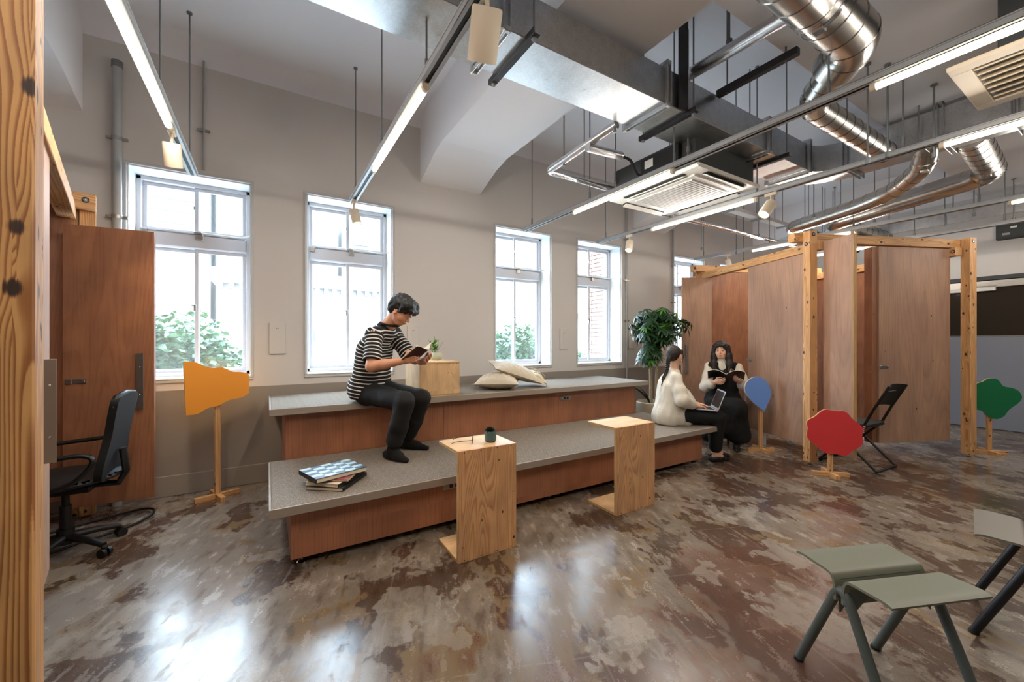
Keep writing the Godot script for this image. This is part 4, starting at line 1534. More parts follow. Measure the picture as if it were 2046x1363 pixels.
	for q in [Vector2(-0.46, -0.40), Vector2(-0.46, 0.40), Vector2(0.46, -0.40), Vector2(0.46, 0.40)]:
		part(Geo.new().tube([Vector3(q.x, 0.12, q.y), Vector3(q.x, CEIL - 2.70, q.y)], 0.006, 8).tube([Vector3(q.x, 0.14, q.y), Vector3(q.x, 0.19, q.y)], 0.013, 8), "rod", M.rod, ac)
	part(Geo.new().box(Vector3(-0.452, 0.17, 0.12), Vector3(0.05, 0.16, 0.40), 0.004), "control_box", M.black, ac)
	part(Geo.new().box(Vector3(-0.479, 0.185, 0.02), Vector3(0.004, 0.07, 0.09), 0.0), "sticker", M.white, ac)
	# supply diffuser at the right with its plenum
	var df := thing("ceiling_diffuser", "white louvred ceiling diffuser under a grey box at the upper right corner", "air diffuser", Vector3(3.60, 2.80, -0.30))
	part(Geo.new().box(Vector3(0.05, 0.30, 0.12), Vector3(0.60, 0.50, 0.62), 0.004), "plenum", M.acbody, df)
	var fr := Geo.new()
	for s in [-1, 1]:
		fr.box(Vector3(s * 0.32, 0.012, 0), Vector3(0.08, 0.026, 0.72), 0.004)
		fr.box(Vector3(0, 0.012, s * 0.32), Vector3(0.56, 0.026, 0.08), 0.004)
	part(fr, "frame", M.cream, df)
	part(Geo.new().box(Vector3(0, 0.045, 0), Vector3(0.56, 0.01, 0.56), 0.0), "back_plate", M.trim, df)
	for i in 7:
		var tl := Transform3D(Basis(Vector3(0, 0, 1), 0.7), Vector3(-0.23 + i * 0.077, 0.018, 0))
		part(Geo.new().box(Vector3.ZERO, Vector3(0.062, 0.008, 0.55), 0.003, 1, tl), "louvre", M.cream, df)
	for q in [Vector2(-0.24, -0.22), Vector2(-0.24, 0.40), Vector2(0.33, -0.22)]:
		part(Geo.new().tube([Vector3(q.x, 0.5, q.y), Vector3(q.x, SOFFIT - 2.80, q.y)], 0.007, 8), "rod", M.rod, df)
	# more ducts deep in the room
	var far := thing("flat_duct", "long flat grey duct low along the far right wall", "duct")
	part(Geo.new().box(Vector3(8.0, 2.98, -0.9), Vector3(0.36, 0.22, 5.4), 0.004), "duct_body", M.zinc, far)
	for z in [-3.0, -1.6, -0.2]:
		part(Geo.new().tube([Vector3(7.8, 2.85, z), Vector3(7.8, SOFFIT if z > -1.38 else CEIL, z)], 0.006, 8).tube([Vector3(8.2, 2.85, z), Vector3(8.2, SOFFIT if z > -1.38 else CEIL, z)], 0.006, 8), "rod", M.rod, far)
	far = thing("cable_tray", "narrow grey cable tray running behind the round pipes", "cable tray")
	part(Geo.new().box(Vector3(6.55, 3.02, -3.0), Vector3(3.4, 0.05, 0.10), 0.003, 0, Transform3D(Basis(Vector3.UP, 0.0), Vector3.ZERO)), "tray", M.trim, far)
	for x in [5.1, 5.8, 6.5, 7.2, 7.9]:
		part(Geo.new().tube([Vector3(x, 3.0, -3.0), Vector3(x, SOFFIT if x < 5.62 else CEIL, -3.0)], 0.006, 8).box(Vector3(x, 2.985, -3.0), Vector3(0.03, 0.03, 0.16), 0.003), "rod", M.rod, far)
	# loose hanging rods between the pipes
	var hr := thing("hanging_rods", "bare threaded rods hanging from the ceiling between the round pipes", "hanging rods")
	for q in [[3.62, -1.12, 2.55], [3.75, -1.05, 2.6], [4.35, -0.95, 2.7], [5.5, -2.2, 2.75], [5.65, -2.9, 2.7], [6.0, -3.4, 2.6], [6.35, -1.9, 2.75], [6.8, -2.4, 2.7], [7.0, -1.2, 2.75], [7.4, -1.8, 2.7], [7.7, -1.0, 2.75], [5.3, -3.5, 2.6], [6.7, -3.2, 2.65], [8.0, -2.9, 2.6]]:
		var top := SOFFIT if q[1] > -1.38 or (q[0] > 4.88 and q[0] < 5.62) else CEIL
		part(Geo.new().tube([Vector3(q[0], q[2], q[1]), Vector3(q[0], top, q[1])], 0.006, 8).tube([Vector3(q[0], q[2], q[1]), Vector3(q[0], q[2] + 0.04, q[1])], 0.014, 8).tube([Vector3(q[0], top - 0.01, q[1]), Vector3(q[0], top, q[1])], 0.02, 8), "rod", M.rod, hr)
	# conduits on the window wall
	conduit(-1.016, 0.0, 3.50, 0.030, "grey pipe conduit up the wall left of the first window")
	conduit(4.70, 0.0, 3.45, 0.016, "thin conduit up the wall right of the fourth window")
	conduit(5.80, 0.0, 3.16, 0.016, "thin conduit up the wall behind the potted tree")
	conduit(-0.47, 2.78, 3.72, 0.009, "thin grey rod down the wall above the first window")
	# box high on the right wall
	var wbx := thing("wall_box", "grey equipment box high on the far right wall above the door", "junction box", Vector3(9.05, 2.86, -1.2))
	part(Geo.new().box(Vector3.ZERO, Vector3(0.08, 0.21, 0.27), 0.008), "case", M.acbody, wbx)
	part(Geo.new().box(Vector3(-0.042, 0.055, 0.03), Vector3(0.003, 0.025, 0.06), 0.0), "sticker", M.white, wbx)
	part(Geo.new().box(Vector3(-0.042, -0.03, -0.04), Vector3(0.003, 0.03, 0.07), 0.0), "name_plate", M.steel, wbx)

func conduit(x: float, ya: float, yb: float, r: float, say: String) -> void:
	var c := thing("wall_conduit", say, "conduit", Vector3(x, 0, ZW + r + 0.012))
	part(Geo.new().tube([Vector3(0, ya, 0), Vector3(0, yb, 0)], r, 14), "pipe", M.conduit, c)
	var y := yb - 0.6
	while y > maxf(ya, 0.9) + 0.1:
		part(Geo.new().box(Vector3(0, y, -0.002), Vector3(r * 2 + 0.07, 0.022, 0.02), 0.003).tube([Vector3(0, y - 0.014, 0), Vector3(0, y + 0.014, 0)], r + 0.004, 14), "clamp", M.steel, c)
		y -= 0.62
	if r > 0.02:
		part(Geo.new().tube([Vector3(0, yb - 0.04, 0), Vector3(0, yb + 0.01, 0)], r * 1.15, 14), "collar", M.rod, c)

func spiral_pipe(path: Array, r: float, say: String) -> void:
	var d := thing("spiral_duct", say, "duct")
	var pts := rounded(path, r * 1.9, 8)
	part(Geo.new().tube(pts, r, 32), "pipe", M.spiral, d)
	# seams: thin raised rings every 0.15 m, and a band clamp on the long straights
	var g := Geo.new()
	var walk := 0.07
	var run := 0.0
	for i in pts.size() - 1:
		var a: Vector3 = pts[i]
		var b: Vector3 = pts[i + 1]
		var L := a.distance_to(b)
		var t := (b - a).normalized()
		while walk < run + L:
			var p := a + t * (walk - run)
			g.tube([p - t * 0.004, p, p + t * 0.004], [r - 0.001, r + 0.0035, r - 0.001], 28, false)
			walk += 0.15
		run += L
	part(g, "seams", M.spiral, d)
	var t0: Vector3 = (path[1] - path[0]).normalized()
	var pc: Vector3 = path[0].lerp(path[1], 0.72)
	part(Geo.new().tube([pc - t0 * 0.012, pc + t0 * 0.012], r + 0.004, 28).box(pc + Vector3(0, -r - 0.006, 0), Vector3(0.05, 0.02, 0.05), 0.003), "band_clamp", M.chrome, d)
	for k in [0, path.size() - 2]:
		var q: Vector3 = path[k].lerp(path[k + 1], 0.45)
		part(Geo.new().tube([q + Vector3(0, r, 0), Vector3(q.x, SOFFIT, q.z)], 0.006, 8), "rod", M.rod, d)
# ------------------------------------------------------------------ timber booths
func bolt(p: Vector3, nn: Vector3, parent: Node) -> void:
	# counterbored hole with a steel bolt head
	part(Geo.new().tube([p - nn * 0.001, p + nn * 0.0015], 0.021, 18), "bolt_hole", M.black, parent)
	part(Geo.new().tube([p, p + nn * 0.004], 0.014, 14).ball(p + nn * 0.004, Vector3(0.008, 0.008, 0.008), 8), "bolt", M.chrome, parent)

func beam(parent: Node, c: Vector3, s: Vector3, called := "beam", m: Material = null) -> MeshInstance3D:
	var gr := 0 if s.x > maxf(s.y, s.z) else (2 if s.z > s.y else 1)
	return part(Geo.new().box(c, s, 0.003, gr, Transform3D.IDENTITY, Vector2(rng.randf(), 1.26 + 0.06 * rng.randf())), called, m if m else M.cedar, parent)

func foot(parent: Node, p: Vector3) -> void:
	part(Geo.new().lathe([Vector2(0, 0), Vector2(0.028, 0), Vector2(0.028, 0.005), Vector2(0.012, 0.014), Vector2(0.006, 0.016), Vector2(0.006, 0.05)], 16, Transform3D(Basis.IDENTITY, p)), "levelling_foot", M.chrome, parent)

func board(parent: Node, c: Vector3, s: Vector3, m: Material, called := "panel") -> MeshInstance3D:
	return part(Geo.new().box(c, s, 0.0015, 1, Transform3D.IDENTITY, Vector2(rng.randf(), 1.08 + 0.2 * rng.randf())), called, m, parent)

func hasp(parent: Node, xf: Transform3D) -> void:
	var g := Geo.new().box(Vector3(0, 0, 0.003), Vector3(0.07, 0.03, 0.004), 0.001, 0, xf).box(Vector3(-0.055, 0, 0.004), Vector3(0.03, 0.034, 0.007), 0.002, 0, xf)
	g.box(Vector3(0.02, 0, 0.009), Vector3(0.018, 0.022, 0.008), 0.003, 0, xf)
	part(g, "hasp", M.steel, parent)

func pull(parent: Node, xf: Transform3D, L: float) -> void:
	# flat steel bar handle, bent to an L, two screws
	var g := Geo.new().box(Vector3(0, 0, 0.020), Vector3(0.04, L, 0.004), 0.001, 1, xf).box(Vector3(-0.019, 0, 0.010), Vector3(0.004, L, 0.02), 0.001, 1, xf)
	var h := part(g, "handle", M.steel, parent)
	var s := Geo.new()
	for q in [-0.25, 0.25]:
		s.ball(xf * Vector3(0, q * L, 0.022), Vector3(0.005, 0.005, 0.004), 8)
	part(s, "screws", M.chrome, h)

func booths() -> void:
	# right booth; local x along its near side, -z into it
	var b := thing("timber_booth", "square timber booth of cedar posts and plywood panels at the right", "booth", Vector3(4.875, 0, -1.985), deg_to_rad(-23.4), "timber booths")
	var H := 2.452
	var T := 0.088
	for q in [Vector2(0, 0), Vector2(2, 0), Vector2(0, -2), Vector2(2, -2)]:
		beam(b, Vector3(q.x, (H + 0.035) / 2, q.y), Vector3(T, H - 0.035, T), "post")
		foot(b, Vector3(q.x - 0.01, 0, q.y + 0.01))
	# upper beams along x, lower beams along z, lapped inside the posts
	beam(b, Vector3(0.951, 2.40, -0.09), Vector3(2.18, 0.095, 0.088))
	beam(b, Vector3(0.951, 2.40, -1.91), Vector3(2.18, 0.095, 0.088))
	beam(b, Vector3(0.09, 2.302, -1.0), Vector3(0.088, 0.095, 2.08))
	beam(b, Vector3(1.885, 2.302, -1.03), Vector3(0.088, 0.095, 2.04))
	for q in [Vector2(0, 0), Vector2(2, 0)]:
		bolt(Vector3(q.x, 2.412, q.y + T / 2), Vector3(0, 0, 1), b)
	bolt(Vector3(-T / 2, 2.318, 0), Vector3(-1, 0, 0), b)
	bolt(Vector3(1.885 - T / 2, 2.304, -0.035), Vector3(-1, 0, 0), b)
	bolt(Vector3(-T / 2, 2.318, -2.0), Vector3(-1, 0, 0), b)
	bolt(Vector3(-0.12, 2.40, -1.91 + T / 2), Vector3(0, 0, 1), b)
	# panels
	var y0 := 0.175
	board(b, Vector3(0.075, (y0 + 2.252) / 2, -0.535), Vector3(0.03, 2.252 - y0, 0.90), M.panel)
	board(b, Vector3(0.075, (y0 + 2.252) / 2, -1.87), Vector3(0.03, 2.252 - y0, 0.17), M.panel_in)
	board(b, Vector3(1.395, (y0 + 2.345) / 2, -0.088), Vector3(0.93, 2.345 - y0, 0.03), M.panel)
	beam(b, Vector3(0.89, (y0 + 2.34) / 2, -0.135), Vector3(0.06, 2.34 - y0, 0.09), "jamb", M.panel_in)
	board(b, Vector3(0.55, (y0 + 2.345) / 2, -1.90), Vector3(0.88, 2.345 - y0, 0.03), M.panel_in)
	board(b, Vector3(1.42, (y0 + 2.345) / 2, -1.90), Vector3(0.84, 2.345 - y0, 0.03), M.panel_in)
	board(b, Vector3(1.905, (y0 + 2.252) / 2, -0.55), Vector3(0.03, 2.252 - y0, 0.84), M.panel_in)
	board(b, Vector3(1.905, (y0 + 2.252) / 2, -1.42), Vector3(0.03, 2.252 - y0, 0.86), M.panel_in)
	hasp(b, Transform3D(Basis.IDENTITY, Vector3(1.01, 1.012, -0.073)))
	hasp(b, Transform3D(Basis(Vector3(0, 0, 1), Vector3.UP, Vector3(-1, 0, 0)), Vector3(0.06, 1.05, -0.95)))
	# pivoting door, swung straight out of the near side
	var dz := 0.365
	var dr := part(Geo.new().box(Vector3(0.128, (y0 + 2.338) / 2, (dz + 0.05) / 2), Vector3(0.040, 2.338 - y0, dz - 0.05), 0.001, 1, Transform3D.IDENTITY, Vector2(0.33, 1.15)), "door", M.panel, b)
	part(Geo.new().box(Vector3(0.128, (y0 + 2.338) / 2, dz + 0.002), Vector3(0.039, 2.338 - y0, 0.005), 0.001), "door_edge", M.plyedge, dr)
	# outer door on the window side, opened square
	var d2 := part(Geo.new().box(Vector3(-0.165, 1.205, -1.757), Vector3(0.47, 2.06, 0.035), 0.0015, 1, Transform3D.IDENTITY, Vector2(0.1, 1.2)), "door", M.panel, b)
	pull(d2, Transform3D(Basis.IDENTITY, Vector3(-0.335, 1.03, -1.739)), 0.42)
	# white shelf desk inside
	var dk := thing("desk", "white desk edge inside the right booth, behind the woman in black", "desk", Vector3(5.62, 0, -2.95), deg_to_rad(-23.4))
	part(Geo.new().box(Vector3(0, 0.735, 0), Vector3(0.42, 0.03, 0.9), 0.004), "desk_top", M.white, dk)
	for q in [Vector2(-0.18, -0.4), Vector2(0.18, -0.4), Vector2(-0.18, 0.4), Vector2(0.18, 0.4)]:
		part(Geo.new().box(Vector3(q.x, 0.36, q.y), Vector3(0.035, 0.72, 0.035), 0.003), "leg", M.trim, dk)
	# left booth; local x to its right, -z towards the window wall
	b = thing("timber_booth", "timber booth at the left edge with the big knotty near post", "booth", Vector3(-0.3967, 0, -1.18), deg_to_rad(13.04), "timber booths")
	var Z := -3.08
	part(Geo.new().box(Vector3(-0.07, 1.19, -0.067), Vector3(0.14, 2.34, 0.134), 0.004, 1, Transform3D.IDENTITY, Vector2(0.02, 1.20)), "post", M.cedar_near, b)
	beam(b, Vector3(-0.045, 1.19, Z + 0.0), Vector3(0.085, 2.33, 0.085), "post")
	beam(b, Vector3(-0.135, 1.15, Z - 0.02), Vector3(0.085, 2.25, 0.07), "post")
	beam(b, Vector3(-2.05, 1.19, -0.05), Vector3(0.09, 2.34, 0.09), "post")
	beam(b, Vector3(-2.05, 1.19, Z), Vector3(0.09, 2.34, 0.09), "post")
	for q in [Vector2(-0.05, -0.06), Vector2(-0.05, Z), Vector2(-2.05, -0.05), Vector2(-2.05, Z)]:
		foot(b, Vector3(q.x, 0, q.y))
	beam(b, Vector3(-0.146, 2.22, -1.53), Vector3(0.09, 0.098, 2.98))
	beam(b, Vector3(-1.95, 2.22, -1.53), Vector3(0.09, 0.098, 2.98))
	beam(b, Vector3(-1.05, 2.305, Z + 0.085), Vector3(2.1, 0.108, 0.085))
	beam(b, Vector3(-1.1, 2.305, -0.18), Vector3(1.99, 0.108, 0.085))
	bolt(Vector3(-0.052, 2.31, Z + 0.1275), Vector3(0, 0, 1), b)
	board(b, Vector3(-0.132, (0.22 + 2.17) / 2, -0.905), Vector3(0.032, 1.95, 1.50), M.panel)
	pull(b, Transform3D(Basis(Vector3(1, 0, 0), Vector3.UP, Vector3(0, 0, 1)), Vector3(-0.088, 1.007, -1.33)), 0.435)
	board(b, Vector3(-1.0, (0.18 + 2.25) / 2, Z + 0.08), Vector3(1.75, 2.07, 0.03), M.panel_in)
	board(b, Vector3(-1.98, (0.18 + 2.17) / 2, -1.55), Vector3(0.03, 1.99, 2.8), M.panel_in)
	board(b, Vector3(-1.05, (0.18 + 2.25) / 2, -0.16), Vector3(1.75, 2.07, 0.03), M.panel_in)
	# its open door, standing out square to the booth
	var a := Vector3(-0.15, 0, -2.868)
	var e := Vector3(0.309, 0, -2.72)
	var ang := atan2(-(e.z - a.z), e.x - a.x)
	var W := a.distance_to(e)
	var mid := (a + e) / 2
	var xf := Transform3D(Basis(Vector3.UP, ang), Vector3(mid.x, (0.155 + 2.10) / 2, mid.z))
	var d3 := part(Geo.new().box(Vector3.ZERO, Vector3(W, 1.945, 0.034), 0.0015, 1, xf, Vector2(0.35, 1.2)), "door", M.panel_in, b)
	pull(d3, xf * Transform3D(Basis.IDENTITY, Vector3(W / 2 - 0.075, -0.115, 0.017)), 0.40)
	hasp(d3, xf * Transform3D(Basis.IDENTITY, Vector3(-W / 2 + 0.085, -0.105, 0.017)))
	var cb := thing("power_cable", "black cable looped on the floor under the left booth's open door", "cable")
	part(Geo.new().tube(spline3([Vector3(-1.25, 0.008, -3.45), Vector3(-1.05, 0.008, -3.62), Vector3(-0.82, 0.008, -3.78), Vector3(-0.72, 0.03, -3.92), Vector3(-0.80, 0.03, -4.05), Vector3(-1.05, 0.008, -4.02), Vector3(-1.3, 0.008, -3.9)], 8), 0.008, 8), "cord", M.black, cb)

# ------------------------------------------------------------------ tiered bench
func tier(called: String, label: String, x0: float, x1: float, zf: float, zb: float, top: float, bx0: float, bx1: float, bzf: float) -> Node3D:
	var t := thing(called, label, "bench", Vector3.ZERO, 0.0, "two-tier carpeted bench")
	var th := 0.05
	# carpet set in a beige edging
	var e := 0.012
	part(Geo.new().box(Vector3((x0 + x1) / 2, top - 0.004, (zf + zb) / 2), Vector3(x1 - x0 - 2 * e, 0.012, zf - zb - 2 * e), 0.003, 2), "carpet", M.carpet, t)
	var g := Geo.new()
	g.box(Vector3((x0 + x1) / 2, top - th / 2, zf - e / 2), Vector3(x1 - x0, th, e), 0.002, 0)
	g.box(Vector3((x0 + x1) / 2, top - th / 2, zb + e / 2), Vector3(x1 - x0, th, e), 0.002, 0)
	g.box(Vector3(x0 + e / 2, top - th / 2, (zf + zb) / 2), Vector3(e, th, zf - zb - 2 * e), 0.002, 2)
	g.box(Vector3(x1 - e / 2, top - th / 2, (zf + zb) / 2), Vector3(e, th, zf - zb - 2 * e), 0.002, 2)
	g.box(Vector3((x0 + x1) / 2, top - th + 0.012, (zf + zb) / 2), Vector3(x1 - x0 - 2 * e, 0.02, zf - zb - 2 * e), 0.0, 0)
	part(g, "edging", M.band, t)
	var yb := 0.05
	var yt := top - th
	var n := 3
	for i in n:
		var a := bx0 + (bx1 - bx0) * i / n
		var b := bx0 + (bx1 - bx0) * (i + 1) / n
		part(Geo.new().box(Vector3((a + b) / 2, (yb + yt) / 2, bzf - 0.01), Vector3(b - a - 0.002, yt - yb, 0.02), 0.001, 1, Transform3D.IDENTITY, Vector2(i * 0.37, 0.1 * i)), "front_panel", M.bench, t)
	for x in [bx0 + 0.009, bx1 - 0.009]:
		part(Geo.new().box(Vector3(x, (yb + yt) / 2, (bzf + zb) / 2 - 0.01), Vector3(0.018, yt - yb, bzf - zb - 0.03), 0.001, 1), "end_panel", M.bench, t)
	for x in [bx0 + 0.06, (bx0 + bx1) / 2 - 0.05, (bx0 + bx1) / 2 + 0.05, bx1 - 0.06]:
		for z in [bzf - 0.06, zb + 0.08]:
			foot(t, Vector3(x, 0, z))
	return t

func outlet(parent: Node, p: Vector3) -> void:
	var o := part(Geo.new().box(p, Vector3(0.15, 0.045, 0.008), 0.002), "power_outlet", M.steel, parent)
	var g := Geo.new()
	for x in [-0.012, 0.03]:
		g.box(p + Vector3(x, 0, 0.004), Vector3(0.026, 0.024, 0.004), 0.001)
	part(g, "sockets", M.black, o)

func platform() -> void:
	var lo := tier("lower_bench_tier", "lower step of the long carpeted bench, with books at its left end", 0.005, 4.07, -2.50, -3.50, 0.395, 0.112, 3.96, -2.61)
	outlet(lo, Vector3(1.10, 0.295, -2.604))
	var up := tier("upper_bench_tier", "upper step of the long carpeted bench, where the man sits", 0.01, 4.07, -3.41, -4.30, 0.80, 0.115, 3.96, -3.52)
	outlet(up, Vector3(2.83, 0.665, -3.514))

# ------------------------------------------------------------------ side tables, crate
func c_table(x0: float, x1: float, z: float, turn: float, label: String) -> Node3D:
	var t := thing("side_table", label, "side table", Vector3((x0 + x1) / 2, 0, z), turn, "plywood C-shaped side tables")
	var w := x1 - x0
	var h := 0.655
	var k := 0.021
	part(Geo.new().box(Vector3(0, h / 2, -k / 2), Vector3(w, h, k), 0.0015, 1, Transform3D.IDENTITY, Vector2(0.23 + x0 * 0.02, 0.36)), "upright", M.larch, t)
	part(Geo.new().box(Vector3(0, h - k / 2, -0.165), Vector3(w, k, 0.288), 0.0015, 0, Transform3D.IDENTITY, Vector2(0.1 + x0, 0.2)), "table_top", M.birch, t)
	part(Geo.new().box(Vector3(0, k / 2, -0.165), Vector3(w, k, 0.288), 0.0015, 0, Transform3D.IDENTITY, Vector2(0.3, 0.5)), "base_board", M.birch, t)
	for q in [[Vector3(-w / 2 - 0.0005, h / 2, -k / 2), Vector3(0.002, h - 0.004, k - 0.004)], [Vector3(-w / 2 - 0.0005, h - k / 2, -0.165), Vector3(0.002, k - 0.004, 0.28)], [Vector3(-w / 2 - 0.0005, k / 2, -0.165), Vector3(0.002, k - 0.004, 0.28)]]:
		part(Geo.new().box(q[0], q[1], 0.0, 2 if q[1].z > 0.1 else 1), "ply_edge", M.plyedge, t)
	# screws through the upright into top and base
	var g := Geo.new()
	for x in [-0.16, -0.05, 0.06, 0.16]:
		g.disc(Vector3(x, h - 0.012, 0.0008), Vector3(0, 0, 1), 0.004, 10)
		g.disc(Vector3(x, 0.012, 0.0008), Vector3(0, 0, 1), 0.004, 10)
	part(g, "screws", M.bar, t)
	return t

func furniture() -> void:
	c_table(0.947, 1.345, -2.160, 0.0, "plywood side table with the glasses and teal pot on it")
	c_table(2.205, 2.632, -2.142, 0.0, "empty plywood side table at the right half of the bench")
	# open crate used as a little table on the upper step
	var c := thing("plywood_crate", "pale plywood box on the upper bench step, carrying a small plant", "crate", Vector3(1.315, 0.80, -3.60), deg_to_rad(2.0))
	var w := 0.382
	var d := 0.38
	var h := 0.315
	part(Geo.new().box(Vector3(0, h / 2, d / 2 - 0.0105), Vector3(w, h - 0.02, 0.021), 0.0015, 1, Transform3D.IDENTITY, Vector2(0.2, 0.1)), "front_panel", M.birch, c)
	part(Geo.new().box(Vector3(0, h / 2, -d / 2 + 0.0105), Vector3(w, h - 0.02, 0.021), 0.0015, 1), "back_panel", M.birch, c)
	part(Geo.new().box(Vector3(0, h - 0.0105, 0), Vector3(w, 0.021, d), 0.0015, 0), "top", M.birch, c)
	part(Geo.new().box(Vector3(-w / 2 + 0.0105, h / 2, 0), Vector3(0.021, h - 0.03, d - 0.043), 0.0015, 1), "side_panel", M.birch, c)
	part(Geo.new().box(Vector3(w / 2 - 0.0105, h / 2, 0), Vector3(0.021, h - 0.03, d - 0.043), 0.0015, 1), "side_panel", M.birch, c)
	part(Geo.new().box(Vector3(0, 0.012, 0), Vector3(w, 0.021, d), 0.0015, 0), "bottom", M.birch, c)
	part(Geo.new().disc(Vector3(-w / 2 - 0.001, 0.08, -0.08), Vector3(-1, 0, 0), 0.012, 14), "screw_hole", M.bar, c)
	var g := Geo.new()
	for x in [-0.15, -0.03, 0.09, 0.16]:
		g.disc(Vector3(x, h - 0.02, d / 2 + 0.0006), Vector3(0, 0, 1), 0.004, 8)
	part(g, "screws", M.bar, c)
	stools()
	office_chair()
	folding_chair()

# stool with a seat of two drooping wings on two inverted-V tube frames
func stool(label: String, at: Vector3, turn: float, seat: Material, leg: Material) -> void:
	var s := thing("split_seat_stool", label, "stool", at, turn, "split-seat stools")
	var L := 0.40
	# one wing profile in (across, y): valley lip, flat top, drooping outer lip
	for sg in [-1.0, 1.0]:
		var top := [Vector2(0.010, 0.352), Vector2(0.012, 0.400), Vector2(0.020, 0.432), Vector2(0.040, 0.446), Vector2(0.10, 0.450), Vector2(0.155, 0.452), Vector2(0.180, 0.446)]
		var c := spline(top, 5)
		var poly := PackedVector2Array()
		for p in c:
			poly.append(p)
		for i in range(c.size() - 1, -1, -1):
			var t := (c[mini(i + 1, c.size() - 1)] - c[maxi(i - 1, 0)]).normalized()
			poly.append(c[i] + Vector2(t.y, -t.x) * 0.009)
		# local x of the polygon -> across (z of the stool), extruded along x
		var xf := Transform3D(Basis(Vector3(0, 0, sg), Vector3(0, 1, 0), Vector3(-sg, 0, 0)), Vector3(sg * L / 2, 0, 0))
		part(Geo.new().prism(poly, 0.0, L, xf, true), "seat_wing", seat, s)
	# apron plates, arched below, one under each wing
	var ap := PackedVector2Array()
	for i in 15:
		var x := -0.175 + 0.35 * i / 14.0
		ap.append(Vector2(x, 0.300 + 0.095 * (1.0 - pow(absf(x) / 0.175, 2.2))))
	ap.append(Vector2(0.175, 0.425))
	ap.append(Vector2(-0.175, 0.425))
	for z in [-0.022, 0.016]:
		part(Geo.new().prism(ap, 0.0, 0.006, Transform3D(Basis.IDENTITY, Vector3(0, 0, z)), false), "apron", leg, s)
	for x in [-0.185, 0.185]:
		var pts := [Vector3(x, 0.0, -0.185), Vector3(x, 0.405, -0.022), Vector3(x, 0.405, 0.022), Vector3(x, 0.0, 0.185)]
		part(Geo.new().tube(rounded([pts[0], Vector3(x, 0.425, 0.0), pts[3]], 0.075, 8), 0.0165, 14), "leg_frame", leg, s)
		for z in [-0.184, 0.184]:
			part(Geo.new().tube([Vector3(x, 0.0, z), Vector3(x, 0.014, z * 0.97)], 0.0178, 14), "foot_cap", M.black, s)

func stools() -> void:
	stool("sage green stool with a split seat, nearest the camera", Vector3(1.955, 0, -0.555), deg_to_rad(-22.4), M.sage, M.sageleg)
	stool("taupe stool on dark navy tube legs, cut off by the right edge", Vector3(2.90, 0, -0.315), deg_to_rad(10.2), M.taupe, M.navyleg)

